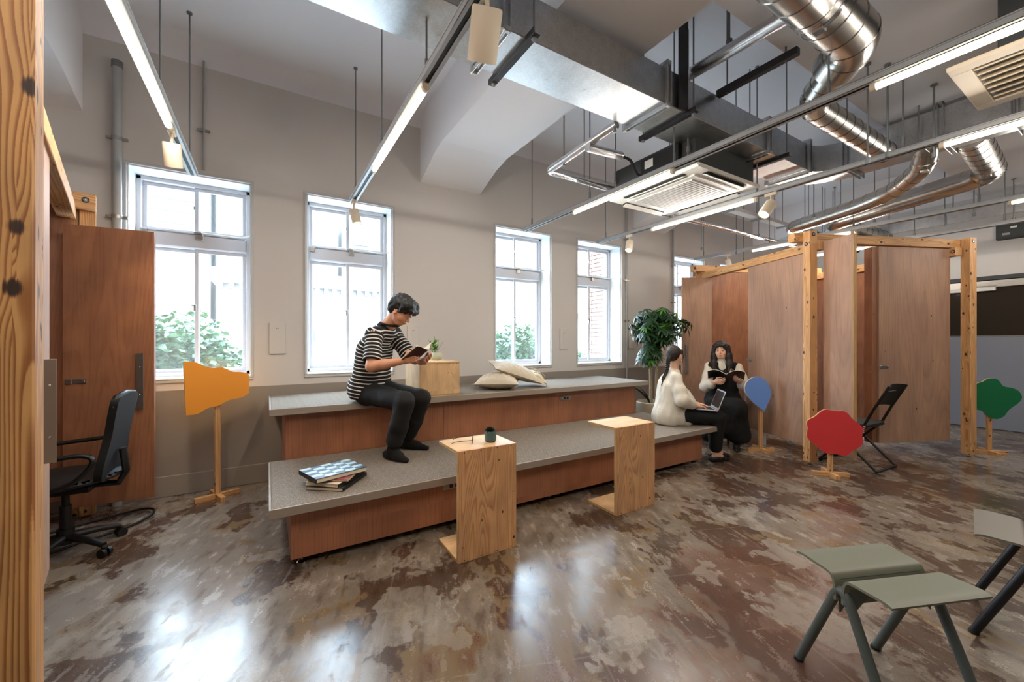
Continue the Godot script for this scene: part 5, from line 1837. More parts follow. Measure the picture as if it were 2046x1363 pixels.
func office_chair() -> void:
	var c := thing("office_chair", "black office chair with armrests inside the left booth's doorway", "office chair", Vector3(-1.05, 0, -3.50), deg_to_rad(-2.0))
	# five-star base on casters
	var st := Geo.new()
	for i in 5:
		var a := deg_to_rad(-38.0 + 72.0 * i)
		var d := Vector3(cos(a), 0, sin(a))
		st.tube([Vector3(0, 0.11, 0) + d * 0.02, Vector3(0, 0.095, 0) + d * 0.15, Vector3(0, 0.07, 0) + d * 0.255], [0.030, 0.024, 0.018], 10, true, Vector2(1.0, 0.8))
	st.tube([Vector3(0, 0.07, 0), Vector3(0, 0.16, 0)], 0.04, 14)
	part(st, "star_base", M.black, c)
	for i in 5:
		var a := deg_to_rad(-38.0 + 72.0 * i)
		var d := Vector3(cos(a), 0, sin(a))
		var side := Vector3(-d.z, 0, d.x)
		var g := Geo.new()
		for s in [-1, 1]:
			g.tube([d * 0.262 + Vector3(0, 0.027, 0) + side * (s * 0.008), d * 0.262 + Vector3(0, 0.027, 0) + side * (s * 0.026)], 0.027, 14)
		g.box(d * 0.26 + Vector3(0, 0.055, 0), Vector3(0.03, 0.03, 0.03), 0.008)
		part(g, "caster", M.black, c)
	part(Geo.new().tube([Vector3(0, 0.14, 0), Vector3(0, 0.30, 0)], 0.028, 14).tube([Vector3(0, 0.28, 0), Vector3(0, 0.41, 0)], 0.018, 12), "gas_column", M.black, c)
	part(Geo.new().box(Vector3(0.02, 0.405, 0), Vector3(0.24, 0.05, 0.18), 0.015), "mechanism", M.black, c)
	# seat: rounded cushion; the chair faces -x
	var sf := Sdf.new(Vector3(-0.32, 0.38, -0.32), Vector3(0.32, 0.56, 0.32), 0.014)
	sf.ell(Vector3(0, 0.465, 0), Vector3(0.26, 0.040, 0.25), Basis.IDENTITY, 0.01).ell(Vector3(-0.05, 0.46, 0), Vector3(0.22, 0.045, 0.235), Basis.IDENTITY, 0.02)
	part(sf.put(Geo.new()), "seat", M.dark, c)
	# tall backrest, waisted and curved
	var outl := spline([Vector2(-0.17, 0.0), Vector2(-0.20, 0.10), Vector2(-0.17, 0.26), Vector2(-0.185, 0.42), Vector2(-0.165, 0.50), Vector2(0.0, 0.52), Vector2(0.165, 0.50), Vector2(0.185, 0.42), Vector2(0.17, 0.26), Vector2(0.20, 0.10), Vector2(0.17, 0.0), Vector2(0.0, -0.015)], 5, true)
	var bx := Transform3D(Basis(Vector3(0, 0, -1), Vector3(0.16, 0.987, 0), Vector3(0.987, -0.16, 0)), Vector3(0.19, 0.46, 0))
	part(Geo.new().prism(outl, -0.016, 0.022, bx, true), "backrest", M.mesh, c)
	part(Geo.new().tube([bx * Vector3(-0.175, 0.44, 0.0), bx * Vector3(-0.155, 0.505, 0.0), bx * Vector3(0, 0.52, 0), bx * Vector3(0.155, 0.505, 0.0), bx * Vector3(0.175, 0.44, 0.0)], 0.016, 8), "back_frame", M.black, c)
	part(Geo.new().tube([Vector3(0.05, 0.41, 0), Vector3(0.24, 0.40, 0), Vector3(0.275, 0.47, 0), Vector3(0.26, 0.62, 0)], 0.03, 10, true, Vector2(1.3, 0.6)), "back_bracket", M.black, c)
	for s in [-1.0, 1.0]:
		var pts := spline3([Vector3(-0.20, 0.625, s * 0.27), Vector3(0.02, 0.64, s * 0.275), Vector3(0.16, 0.645, s * 0.27), Vector3(0.20, 0.60, s * 0.27), Vector3(0.12, 0.50, s * 0.27), Vector3(-0.02, 0.45, s * 0.25), Vector3(-0.12, 0.43, s * 0.2)], 5)
		part(Geo.new().tube(pts, 0.016, 10, true, Vector2(1.3, 0.8)), "armrest", M.black, c)

func folding_chair() -> void:
	var c := thing("folding_chair", "dark green folding chair standing in the right booth's near opening", "chair", Vector3(5.34, 0, -1.74), deg_to_rad(-3.0))
	var w := 0.44
	# faces -z (into the booth): rear feet and back towards the camera
	var fr := Geo.new()
	for s in [-1.0, 1.0]:
		# leg from rear foot up to the front of the seat
		fr.tube([Vector3(s * w / 2, 0.012, 0.24), Vector3(s * w / 2, 0.44, -0.20)], 0.0125, 10)
		part(Geo.new().tube([Vector3(s * (w / 2 - 0.02), 0.012, -0.26), Vector3(s * (w / 2 - 0.02), 0.44, 0.13), Vector3(s * (w / 2 - 0.02), 0.62, 0.21), Vector3(s * (w / 2 - 0.02), 0.86, 0.33)], 0.0125, 10), "back_leg", M.black, c)
	fr.tube([Vector3(-w / 2, 0.012, 0.24), Vector3(w / 2, 0.012, 0.24)], 0.0125, 10)
	part(fr, "front_leg_frame", M.black, c)
	part(Geo.new().tube([Vector3(-w / 2 + 0.02, 0.012, -0.26), Vector3(w / 2 - 0.02, 0.012, -0.26)], 0.0125, 10), "foot_bar", M.black, c)
	part(Geo.new().box(Vector3(0, 0.452, -0.04), Vector3(w - 0.01, 0.018, 0.40), 0.008), "seat", M.chairgreen, c)
	part(Geo.new().box(Vector3(0, 0.435, 0.145), Vector3(w - 0.03, 0.03, 0.02), 0.004), "seat_rail", M.black, c)
	# curved back sheet between the stiles
	var cs := PackedVector2Array()
	for i in 9:
		var a := -1.0 + 2.0 * i / 8.0
		cs.append(Vector2(a * (w / 2 - 0.02), -0.035 * (1.0 - a * a)))
	for i in range(8, -1, -1):
		cs.append(cs[i] + Vector2(0, -0.006))
	var up := Vector3(0, 0.894, 0.447)
	var bxf := Transform3D(Basis(Vector3(1, 0, 0), Vector3(0, -0.447, 0.894), up), Vector3(0, 0.635, 0.222))
	part(Geo.new().prism(cs, 0.0, 0.25, bxf, true), "back_sheet", M.chairgreen, c)
	part(Geo.new().tube([bxf * Vector3(-0.12, -0.026, 0.17), bxf * Vector3(0.12, -0.026, 0.17)], 0.004, 8), "back_slot", M.steel, c)
	for s in [-1.0, 1.0]:
		part(Geo.new().ball(Vector3(s * (w / 2 + 0.004), 0.435, 0.145), Vector3(0.008, 0.012, 0.012), 8), "rivet", M.chrome, c)
# ------------------------------------------------------------------ painted signs on timber stands
func sign_board(label: String, at: Vector3, turn: float, poly: PackedVector2Array, face: Material, post_top: float, post_x: float) -> void:
	var s := thing("sign_stand", label, "sign", at, deg_to_rad(turn), "coloured shape signs on timber stands")
	var b := part(Geo.new().prism(poly, -0.010, 0.010, Transform3D.IDENTITY, true), "board_core", M.signedge, s)
	part(Geo.new().prism(poly, 0.0095, 0.012, Transform3D.IDENTITY, true), "painted_face", face, b)
	part(Geo.new().prism(poly, -0.012, -0.0095, Transform3D.IDENTITY, true), "painted_back", face, b)
	var k := 0.036
	part(Geo.new().box(Vector3(post_x, post_top / 2 + 0.02, -0.030), Vector3(k, post_top - 0.04, k), 0.002, 1, Transform3D.IDENTITY, Vector2(rng.randf(), rng.randf())), "post", M.cedar, s)
	part(Geo.new().box(Vector3(post_x, 0.020, -0.030), Vector3(0.31, 0.04, k), 0.002, 0, Transform3D.IDENTITY, Vector2(rng.randf(), rng.randf())), "foot_bar", M.cedar, s)
	part(Geo.new().box(Vector3(post_x, 0.021, -0.030 + 0.08), Vector3(k, 0.042, 0.125), 0.002, 2, Transform3D.IDENTITY, Vector2(rng.randf(), rng.randf())).box(Vector3(post_x, 0.021, -0.030 - 0.08), Vector3(k, 0.042, 0.125), 0.002, 2), "cross_bar", M.cedar, s)

func signs() -> void:
	var top := spline([Vector2(-0.230, 1.140), Vector2(-0.171, 1.137), Vector2(-0.123, 1.116), Vector2(-0.084, 1.092), Vector2(-0.040, 1.083), Vector2(0.011, 1.086), Vector2(0.053, 1.068), Vector2(0.089, 1.046), Vector2(0.147, 1.039), Vector2(0.192, 1.026), Vector2(0.218, 1.008)], 4)
	var bot := spline([Vector2(0.218, 0.856), Vector2(0.192, 0.834), Vector2(0.155, 0.819), Vector2(0.111, 0.813), Vector2(0.075, 0.808), Vector2(0.036, 0.791), Vector2(-0.006, 0.769), Vector2(-0.057, 0.763), Vector2(-0.097, 0.748), Vector2(-0.129, 0.727), Vector2(-0.168, 0.719), Vector2(-0.215, 0.722)], 4)
	top.append_array(bot)
	sign_board("orange sign shaped like a torn flag on a timber stand, by the first window", Vector3(-0.345, 0, -4.08), 20.0, top, M.orange, 0.80, 0.0)
	var bl := spline([Vector2(-0.030, 0.511), Vector2(-0.120, 0.587), Vector2(-0.185, 0.664), Vector2(-0.215, 0.734), Vector2(-0.197, 0.810), Vector2(-0.149, 0.857), Vector2(-0.090, 0.881), Vector2(-0.030, 0.875), Vector2(0.029, 0.839), Vector2(0.071, 0.780), Vector2(0.095, 0.704), Vector2(0.083, 0.622), Vector2(0.053, 0.557), Vector2(0.017, 0.470)], 4, false)
	sign_board("blue drop-shaped sign on a timber stand, before the woman in black", Vector3(4.956, 0, -2.502), -30.0, bl, M.blue, 0.56, 0.0)
	var rd := spline([Vector2(-0.213, 0.511), Vector2(-0.196, 0.541), Vector2(-0.144, 0.573), Vector2(-0.106, 0.614), Vector2(-0.059, 0.644), Vector2(-0.008, 0.638), Vector2(0.042, 0.634), Vector2(0.088, 0.636), Vector2(0.125, 0.614), Vector2(0.158, 0.567), Vector2(0.200, 0.530), Vector2(0.237, 0.498), Vector2(0.249, 0.460), Vector2(0.241, 0.407), Vector2(0.249, 0.345), Vector2(0.228, 0.310), Vector2(0.183, 0.278), Vector2(0.146, 0.242), Vector2(0.105, 0.211), Vector2(0.059, 0.217), Vector2(0.008, 0.223), Vector2(-0.051, 0.224), Vector2(-0.093, 0.251), Vector2(-0.127, 0.288), Vector2(-0.179, 0.330), Vector2(-0.209, 0.368), Vector2(-0.213, 0.407), Vector2(-0.207, 0.457)], 3, true)
	sign_board("red wavy round sign on a timber stand, before the right booth's corner post", Vector3(4.615, 0, -1.697), -45.0, rd, M.red, 0.30, 0.0)
	var gr := spline([Vector2(-0.113, 0.817), Vector2(-0.078, 0.832), Vector2(-0.043, 0.863), Vector2(0.0, 0.872), Vector2(0.043, 0.866), Vector2(0.073, 0.829), Vector2(0.090, 0.796), Vector2(0.120, 0.779), Vector2(0.171, 0.770), Vector2(0.221, 0.743), Vector2(0.251, 0.694), Vector2(0.251, 0.643), Vector2(0.221, 0.596), Vector2(0.179, 0.554), Vector2(0.141, 0.513), Vector2(0.112, 0.454), Vector2(0.069, 0.417), Vector2(0.026, 0.409), Vector2(-0.021, 0.429), Vector2(-0.052, 0.456), Vector2(-0.069, 0.489), Vector2(-0.095, 0.500), Vector2(-0.139, 0.509), Vector2(-0.184, 0.541), Vector2(-0.210, 0.610), Vector2(-0.210, 0.697), Vector2(-0.184, 0.756), Vector2(-0.148, 0.798)], 3, true)
	sign_board("green cloud-shaped sign on a timber stand at the far right", Vector3(7.09, 0, -1.085), -50.0, gr, M.green, 0.47, 0.0)

# ------------------------------------------------------------------ small things
func book(label: String, at: Vector3, turn: float, w: float, d: float, h: float, cover: Material, spine: Material, top: Material = null) -> void:
	var b := thing("book", label, "book", at, deg_to_rad(turn), "stack of books on the lower bench step")
	part(Geo.new().box(Vector3(0.002, h / 2, 0), Vector3(w - 0.010, h - 0.004, d - 0.008), 0.001, 0), "pages", M.paper, b)
	var t := 0.0028
	part(Geo.new().box(Vector3(0, t / 2, 0), Vector3(w, t, d), 0.0008, 0), "back_cover", cover, b)
	part(Geo.new().box(Vector3(0, h - t / 2, 0), Vector3(w, t, d), 0.0008, 0), "front_cover", cover, b)
	part(Geo.new().box(Vector3(-w / 2 + t / 2, h / 2, 0), Vector3(t, h, d), 0.0008, 2), "spine", spine, b)
	if top:
		var g := Geo.new()
		var y := h + 0.0004
		var a := w / 2 - 0.002
		var c := d / 2 - 0.002
		g.quad(Vector3(-a, y, -c), Vector3(a, y, -c), Vector3(a, y, c), Vector3(-a, y, c), Vector3.UP, Vector2(0, 0), Vector2(1, 0), Vector2(1, 1), Vector2(0, 1))
		part(g, "cover_print", top, b)

func pillow_mesh(a: float, b: float, t: float, seed_: int, sag := 0.0) -> Geo:
	var n := 22
	var q := FastNoiseLite.new()
	q.seed = seed_
	q.frequency = 6.0
	q.fractal_octaves = 2
	var g := Geo.new()
	for side in [1.0, -1.0]:
		var P := []
		for i in n + 1:
			var row := []
			for j in n + 1:
				var u := -1.0 + 2.0 * i / n
				var v := -1.0 + 2.0 * j / n
				var bu := 1.0 - 0.10 * (1.0 - v * v)
				var bv := 1.0 - 0.10 * (1.0 - u * u)
				var puff := pow(maxf(cos(u * PI / 2) * cos(v * PI / 2), 0.0), 0.55)
				var y: float = side * t * puff * (1.0 if side > 0 else 0.75)
				y += 0.016 * q.get_noise_2d(u * 1.2 + side * 5.0, v * 1.2) * sqrt(puff) - sag * (u * u)
				row.append(Vector3(u * a * bu, y, v * b * bv))
			P.append(row)
		for i in n:
			for j in n:
				var nn := []
				for e in [[i, j], [i + 1, j], [i + 1, j + 1], [i, j + 1]]:
					var i0 := maxi(e[0] - 1, 0)
					var i1 := mini(e[0] + 1, n)
					var j0 := maxi(e[1] - 1, 0)
					var j1 := mini(e[1] + 1, n)
					var du: Vector3 = P[i1][e[1]] - P[i0][e[1]]
					var dv: Vector3 = P[e[0]][j1] - P[e[0]][j0]
					nn.append(dv.cross(du).normalized() * side)
				g.quad_s(P[i][j], P[i + 1][j], P[i + 1][j + 1], P[i][j + 1], nn[0], nn[1], nn[2], nn[3])
	return g

func small_things() -> void:
	# books
	book("dark hardback at the bottom of the book stack, spine to the right", Vector3(0.385, 0.397, -2.77), 142.0, 0.235, 0.30, 0.022, M.book_dark, M.book_dark)
	book("cream hardback second from the bottom of the book stack", Vector3(0.375, 0.419, -2.785), 138.0, 0.225, 0.285, 0.020, M.book_cream, M.book_dark)
	book("thin rose-coloured paperback under the picture-cover book", Vector3(0.40, 0.439, -2.79), 150.0, 0.20, 0.27, 0.014, M.book_rose, M.book_cream)
	book("large book with a grid of sea and sky pictures, topmost of the stack", Vector3(0.362, 0.453, -2.805), 17.0, 0.325, 0.26, 0.028, M.spine_navy, M.spine_navy, M.cover)
	# spectacles on the side table
	var s := thing("spectacles", "pair of eyeglasses with dark frames lying on the side table", "glasses", Vector3(1.12, 0.655, -2.325), deg_to_rad(62.0))
	var g := Geo.new()
	var gl := Geo.new()
	for sx in [-1.0, 1.0]:
		var ring := []
		for i in 17:
			var a := TAU * i / 16.0
			ring.append(Vector3(sx * 0.032 + cos(a) * 0.024, 0.020 + sin(a) * 0.018, 0))
		g.tube(ring, 0.0019, 6, false)
		gl.disc(Vector3(sx * 0.032, 0.020, 0), Vector3(0, 0, 1), 0.019, 16)
		g.tube(spline3([Vector3(sx * 0.056, 0.026, 0), Vector3(sx * 0.062, 0.024, -0.02), Vector3(sx * 0.060, 0.016, -0.10), Vector3(sx * 0.052, 0.003, -0.13)], 4), 0.0018, 6)
	g.tube([Vector3(-0.009, 0.026, 0), Vector3(0, 0.029, 0.002), Vector3(0.009, 0.026, 0)], 0.0018, 6)
	part(g, "frame", M.black, s)
	part(gl, "lenses", M.glass, s)
	# pillows on the upper step
	var p := thing("pillow", "plain natural linen pillow lying flat in front on the upper bench step", "pillow", Vector3(2.07, 0.868, -3.70), deg_to_rad(58.0), "linen pillows on the upper bench step")
	part(pillow_mesh(0.245, 0.235, 0.10, 3), "cover", M.linen, p)
	var p2 := thing("pillow", "natural linen pillow with a tied open end, leaning on the flat pillow", "pillow", Vector3(2.34, 0.955, -3.77), 0.0, "linen pillows on the upper bench step")
	var ux := Vector3(0.64, -0.22, 0.16).normalized()
	var uy := Vector3(0.30, 0.90, 0.22)
	uy = (uy - ux * uy.dot(ux)).normalized()
	var bs := Basis(ux, uy, ux.cross(uy))
	p2.basis = bs
	part(pillow_mesh(0.30, 0.23, 0.085, 8), "cover", M.linen, p2)
	part(pillow_mesh(0.10, 0.19, 0.066, 5), "inner_cushion", M.book_cream, p2).position = Vector3(0.225, 0.012, 0)
	var tie := Geo.new()
	for z in [-0.13, 0.0, 0.13]:
		tie.tube(spline3([Vector3(0.15, 0.075, z), Vector3(0.21, 0.088, z + 0.01), Vector3(0.27, 0.062, z - 0.008), Vector3(0.315, 0.02, z + 0.012), Vector3(0.33, -0.02, z + 0.03)], 5), 0.0045, 6, true, Vector2(1.6, 0.6))
		tie.ball(Vector3(0.21, 0.09, z), Vector3(0.012, 0.010, 0.012), 8)
		tie.tube(spline3([Vector3(0.21, 0.09, z), Vector3(0.24, 0.095, z + 0.035), Vector3(0.275, 0.07, z + 0.05)], 4), 0.004, 6, true, Vector2(1.6, 0.6))
	part(tie, "ties", M.linen, p2)
	# wall plates
	var say := ["white wall plate with a coat peg between the first and second windows", "white wall plate with a coat peg behind the reading man's book", "white wall plate with a coat peg between the third and fourth windows", "white wall plate with a coat peg beside the potted tree"]
	var xs := [0.078, 1.375, 3.49, 4.83]
	for i in 4:
		var w := thing("wall_plate", say[i], "wall plate", Vector3(xs[i], 1.325, ZW + 0.002), 0.0, "wall plates with coat pegs")
		part(Geo.new().box(Vector3(0, 0, 0.006), Vector3(0.132, 0.292, 0.012), 0.003), "plate", M.wall, w)
		var slot := PackedVector2Array([Vector2(-0.018, -0.09), Vector2(0.018, -0.09)])
		for k in 9:
			var a := PI * k / 8.0
			slot.append(Vector2(cos(a) * 0.018, 0.088 + sin(a) * 0.018))
		part(Geo.new().prism(slot, 0.0, 0.0145, Transform3D.IDENTITY, true), "peg_cover", M.wall, w)
		var f := Geo.new()
		for sx in [-1, 1]:
			f.disc(Vector3(sx * 0.0065, 0.092, 0.0150), Vector3(0, 0, 1), 0.0032, 10)
		f.tube([Vector3(-0.008, 0.080, 0.0148), Vector3(0, 0.0785, 0.0150), Vector3(0.008, 0.080, 0.0148)], 0.0014, 6)
		part(f, "screw_holes", M.dark, w)

# ------------------------------------------------------------------ plants
func leaflet(g: Geo, base: Vector3, dir: Vector3, up: Vector3, L: float, W: float, droop: float) -> void:
	var side := dir.cross(up).normalized()
	var n := 5
	var prev := []
	for i in n + 1:
		var t := float(i) / n
		var c := base + dir * (L * t) - up * (droop * t * t)
		var w := W * sin(PI * pow(t, 0.85)) * 0.5 + 0.0008
		var nn := (up + dir * (2.0 * droop * t / L)).normalized()
		var row := [c - side * w + up * (w * 0.25), c, c + side * w + up * (w * 0.25), nn]
		if i > 0:
			for k in 2:
				g.quad_s(prev[k], prev[k + 1], row[k + 1], row[k], prev[3], prev[3], row[3], row[3], Vector2(0, t), Vector2(1, t), Vector2(1, t + 0.2), Vector2(0, t + 0.2))
		prev = row

func plants() -> void:
	# tall tree in a pale pot at the end of the bench
	var t := thing("potted_tree", "potted tree with glossy palmate leaves at the right end of the bench", "potted plant", Vector3(4.53, 0, -3.74))
	part(Geo.new().lathe([Vector2(0, 0), Vector2(0.15, 0), Vector2(0.185, 0.05), Vector2(0.215, 0.28), Vector2(0.205, 0.46), Vector2(0.195, 0.47), Vector2(0.185, 0.45), Vector2(0.185, 0.40), Vector2(0, 0.40)], 32), "pot", M.basket, t)
	part(Geo.new().disc(Vector3(0, 0.42, 0), Vector3.UP, 0.188, 24), "soil", M.soil, t)
	var tips := []
	var stems := Geo.new()
	for q in [[Vector3(-0.05, 0.4, 0.02), Vector3(-0.06, 0.8, 0.03), Vector3(-0.09, 1.15, 0.04), Vector3(-0.10, 1.42, 0.06)], [Vector3(0.02, 0.4, -0.02), Vector3(-0.01, 0.8, 0.0), Vector3(0.0, 1.2, 0.0), Vector3(0.02, 1.55, -0.02)], [Vector3(0.05, 0.4, 0.03), Vector3(0.04, 0.85, 0.05), Vector3(0.09, 1.2, 0.06), Vector3(0.14, 1.5, 0.08)]]:
		stems = Geo.new().tube(spline3(q, 6), [0.020, 0.0198, 0.0195, 0.019, 0.0187, 0.0184, 0.018, 0.0175, 0.017, 0.0165, 0.016, 0.0155, 0.015, 0.0145, 0.014, 0.013, 0.012, 0.011, 0.010], 10)
		part(stems, "stem", M.bark, t)
		tips.append(q[3])
	var kinds := []
	for v in 4:
		var g := Geo.new()
		var n := 7 + v % 2
		for i in n:
			var a := TAU * (i + 0.15 * v) / n
			var d := Vector3(cos(a), -0.22 - 0.12 * (v % 3), sin(a)).normalized()
			leaflet(g, d * 0.006, d, Vector3.UP, rng.randf_range(0.085, 0.115), rng.randf_range(0.024, 0.031), rng.randf_range(0.010, 0.035))
		kinds.append(g.mesh())
	var cr := Vector3(0.03, 1.50, 0.05)
	var stalks := Geo.new()
	for i in 250:
		var d := Vector3(rng.randfn(), rng.randfn() * 0.9, rng.randfn()).normalized()
		var p := cr + Vector3(d.x * 0.34, d.y * 0.29, d.z * 0.34) * pow(rng.randf(), 0.35)
		if i > 215:
			# lower tuft on the left stem
			p = Vector3(-0.19, 1.13, 0.10) + d * 0.12 * Vector3(1.1, 0.9, 1.0)
		elif i > 208:
			p = Vector3(0.42, 1.55, 0.22) + d * 0.07
		var from: Vector3 = tips[i % 3] + Vector3(0, rng.randf_range(-0.25, 0.05), 0)
		var mid := from.lerp(p, 0.5) + Vector3(0, 0.05, 0)
		if i % 2 == 0:
			stalks.tube([from, mid, p], 0.0028, 5)
		var o := part(kinds[i % 4], "leaf", M.leaf_bright if rng.randf() < 0.12 else M.leaf, t)
		var out := (p - cr).normalized()
		var up := (Vector3.UP * 1.1 + Vector3(out.x, out.y * 0.4, out.z) * rng.randf_range(0.5, 1.3)).normalized()
		var x := up.cross(Vector3(rng.randfn(), 0.3, rng.randfn())).normalized()
		o.transform = Transform3D(Basis(x, up, x.cross(up)) * Basis.from_scale(Vector3.ONE * rng.randf_range(0.75, 1.15)), p)
	part(stalks, "leaf_stalks", M.leaf, t)
	# low shoots by the bench end
	for i in 5:
		var g := Geo.new()
		var a := 2.6 + i * 0.35
		leaflet(g, Vector3(-0.12, 0.44, 0.08), Vector3(cos(a) * 0.6, 0.9, sin(a) * 0.3).normalized(), Vector3(-cos(a), 0.5, 0).normalized(), 0.42, 0.028, 0.16)
		part(g, "shoot", M.leaf, t)
	# small plant on the crate
	var p := thing("potted_plant", "small bright green plant in a pale round pot on the plywood box", "potted plant", Vector3(1.395, 1.115, -3.70))
	part(Geo.new().lathe([Vector2(0, 0), Vector2(0.038, 0.0), Vector2(0.056, 0.022), Vector2(0.058, 0.050), Vector2(0.046, 0.075), Vector2(0.041, 0.075), Vector2(0.043, 0.062), Vector2(0, 0.062)], 28), "pot", M.pot_pale, p)
	part(Geo.new().disc(Vector3(0, 0.066, 0), Vector3.UP, 0.043, 18), "soil", M.soil, p)
	for i in 46:
		var a := rng.randf() * TAU
		var r := rng.randf()
		var g := Geo.new()
		var b := Vector3(cos(a) * 0.03 * r - 0.03, 0.07 + 0.10 * rng.randf(), sin(a) * 0.03 * r)
		var d := Vector3(cos(a) * 0.8, rng.randf_range(0.3, 1.2), sin(a) * 0.8).normalized()
		leaflet(g, b, d, (Vector3.UP - d * d.y).normalized(), rng.randf_range(0.045, 0.075), 0.014, 0.012)
		part(g, "leaf", M.leaf_bright, p)
	var tw := Geo.new()
	for q in [Vector3(-0.09, 0.20, 0.02), Vector3(0.06, 0.18, 0.02), Vector3(-0.02, 0.23, 0), Vector3(-0.05, 0.19, -0.03), Vector3(0.01, 0.20, 0.03)]:
		tw.tube([Vector3(-0.01, 0.06, 0), q * 0.6 + Vector3(0, 0.03, 0), q], 0.0016, 5)
	part(tw, "twigs", M.leaf_bright, p)
	# teal pot with a small succulent
	p = thing("succulent", "small dark succulent in a teal cup on the side table beside the glasses", "potted plant", Vector3(1.222, 0.655, -2.275))
	part(Geo.new().lathe([Vector2(0.030, 0.0045), Vector2(0.036, 0.010), Vector2(0.0385, 0.068), Vector2(0.0375, 0.070), Vector2(0.0355, 0.066), Vector2(0.035, 0.055), Vector2(0, 0.055)], 28), "pot", M.pot_teal, p)
	part(Geo.new().lathe([Vector2(0, 0), Vector2(0.029, 0.0), Vector2(0.0335, 0.007), Vector2(0, 0.007)], 24), "raw_clay_foot", M.terracotta, p)
	part(Geo.new().disc(Vector3(0, 0.057, 0), Vector3.UP, 0.0355, 18), "soil", M.soil, p)
	for i in 34:
		var a := i * 2.4
		var k := i / 34.0
		var d := Vector3(cos(a) * (1.1 - k), 0.35 + 1.3 * k, sin(a) * (1.1 - k)).normalized()
		var b := Vector3(cos(a), 0, sin(a)) * 0.012 * (1.0 - k) + Vector3(-0.004, 0.057, 0)
		part(Geo.new().tube([b, b + d * 0.016, b + d * 0.030, b + d * 0.040], [0.0035, 0.0042, 0.003, 0.0006], 6), "leaf", M.succulent, p)
# ------------------------------------------------------------------ people
# every joint is given in the room's coordinates; B is the person's base point
func hand(g: Geo, w: Vector3, f: Vector3, n: Vector3, th: Vector3, curl: Array, s: float, thumb_in := 0.3) -> void:
	f = f.normalized()
	n = (n - f * n.dot(f)).normalized()
	th = (th - f * th.dot(f) - n * th.dot(n)).normalized()
	var segs := []
	for i in 4:
		var k := w + (f * (0.088 - 0.004 * absf(i - 1.0)) + th * (0.028 - 0.0195 * i)) * s
		segs.append([w + (f * 0.01 + th * (0.016 - 0.011 * i)) * s, k, 0.0135 * s, 0.0105 * s, 0.012])
		var L: float = [0.072, 0.080, 0.074, 0.057][i] * s
		var r: float = [0.0088, 0.0090, 0.0086, 0.0076][i] * s
		var p := k
		var a := 0.0
		for q in 3:
			a += curl[i] * [0.75, 1.0, 0.7][q]
			var d := (f * cos(a) + n * sin(a) + th * (0.05 - 0.04 * i)).normalized()
			var e: Vector3 = p + d * (L * [0.44, 0.31, 0.25][q])
			segs.append([p, e, r * [1.05, 1.0, 0.93][q], r * [1.0, 0.93, 0.84][q], 0.004])
			p = e
	var t0 := w + (f * 0.022 + th * 0.020) * s
	var t1 := t0 + (f * 0.026 + th * 0.030 + n * 0.012).normalized() * 0.045 * s
	var t2 := t1 + (f * 0.9 + th * (0.35 - thumb_in) + n * thumb_in).normalized() * 0.033 * s
	var t3 := t2 + (f * 0.95 - th * thumb_in * 0.6 + n * thumb_in).normalized() * 0.026 * s
	segs.append([t0, t1, 0.0150 * s, 0.0112 * s, 0.012])
	segs.append([t1, t2, 0.0108 * s, 0.0098 * s, 0.004])
	segs.append([t2, t3, 0.0098 * s, 0.0078 * s, 0.004])
	segs.append([w - f * 0.03 * s, w + f * 0.02 * s, 0.0235 * s, 0.022 * s, 0.015])
	var lo := w
	var hi := w
	for q in segs:
		lo = lo.min(q[0]).min(q[1])
		hi = hi.max(q[0]).max(q[1])
	var m := Vector3.ONE * 0.034
	var sd := Sdf.new(lo - m, hi + m, 0.0033)
	for q in segs:
		sd.cap(q[0], q[1], q[2], q[3], q[4])
	sd.put(g)

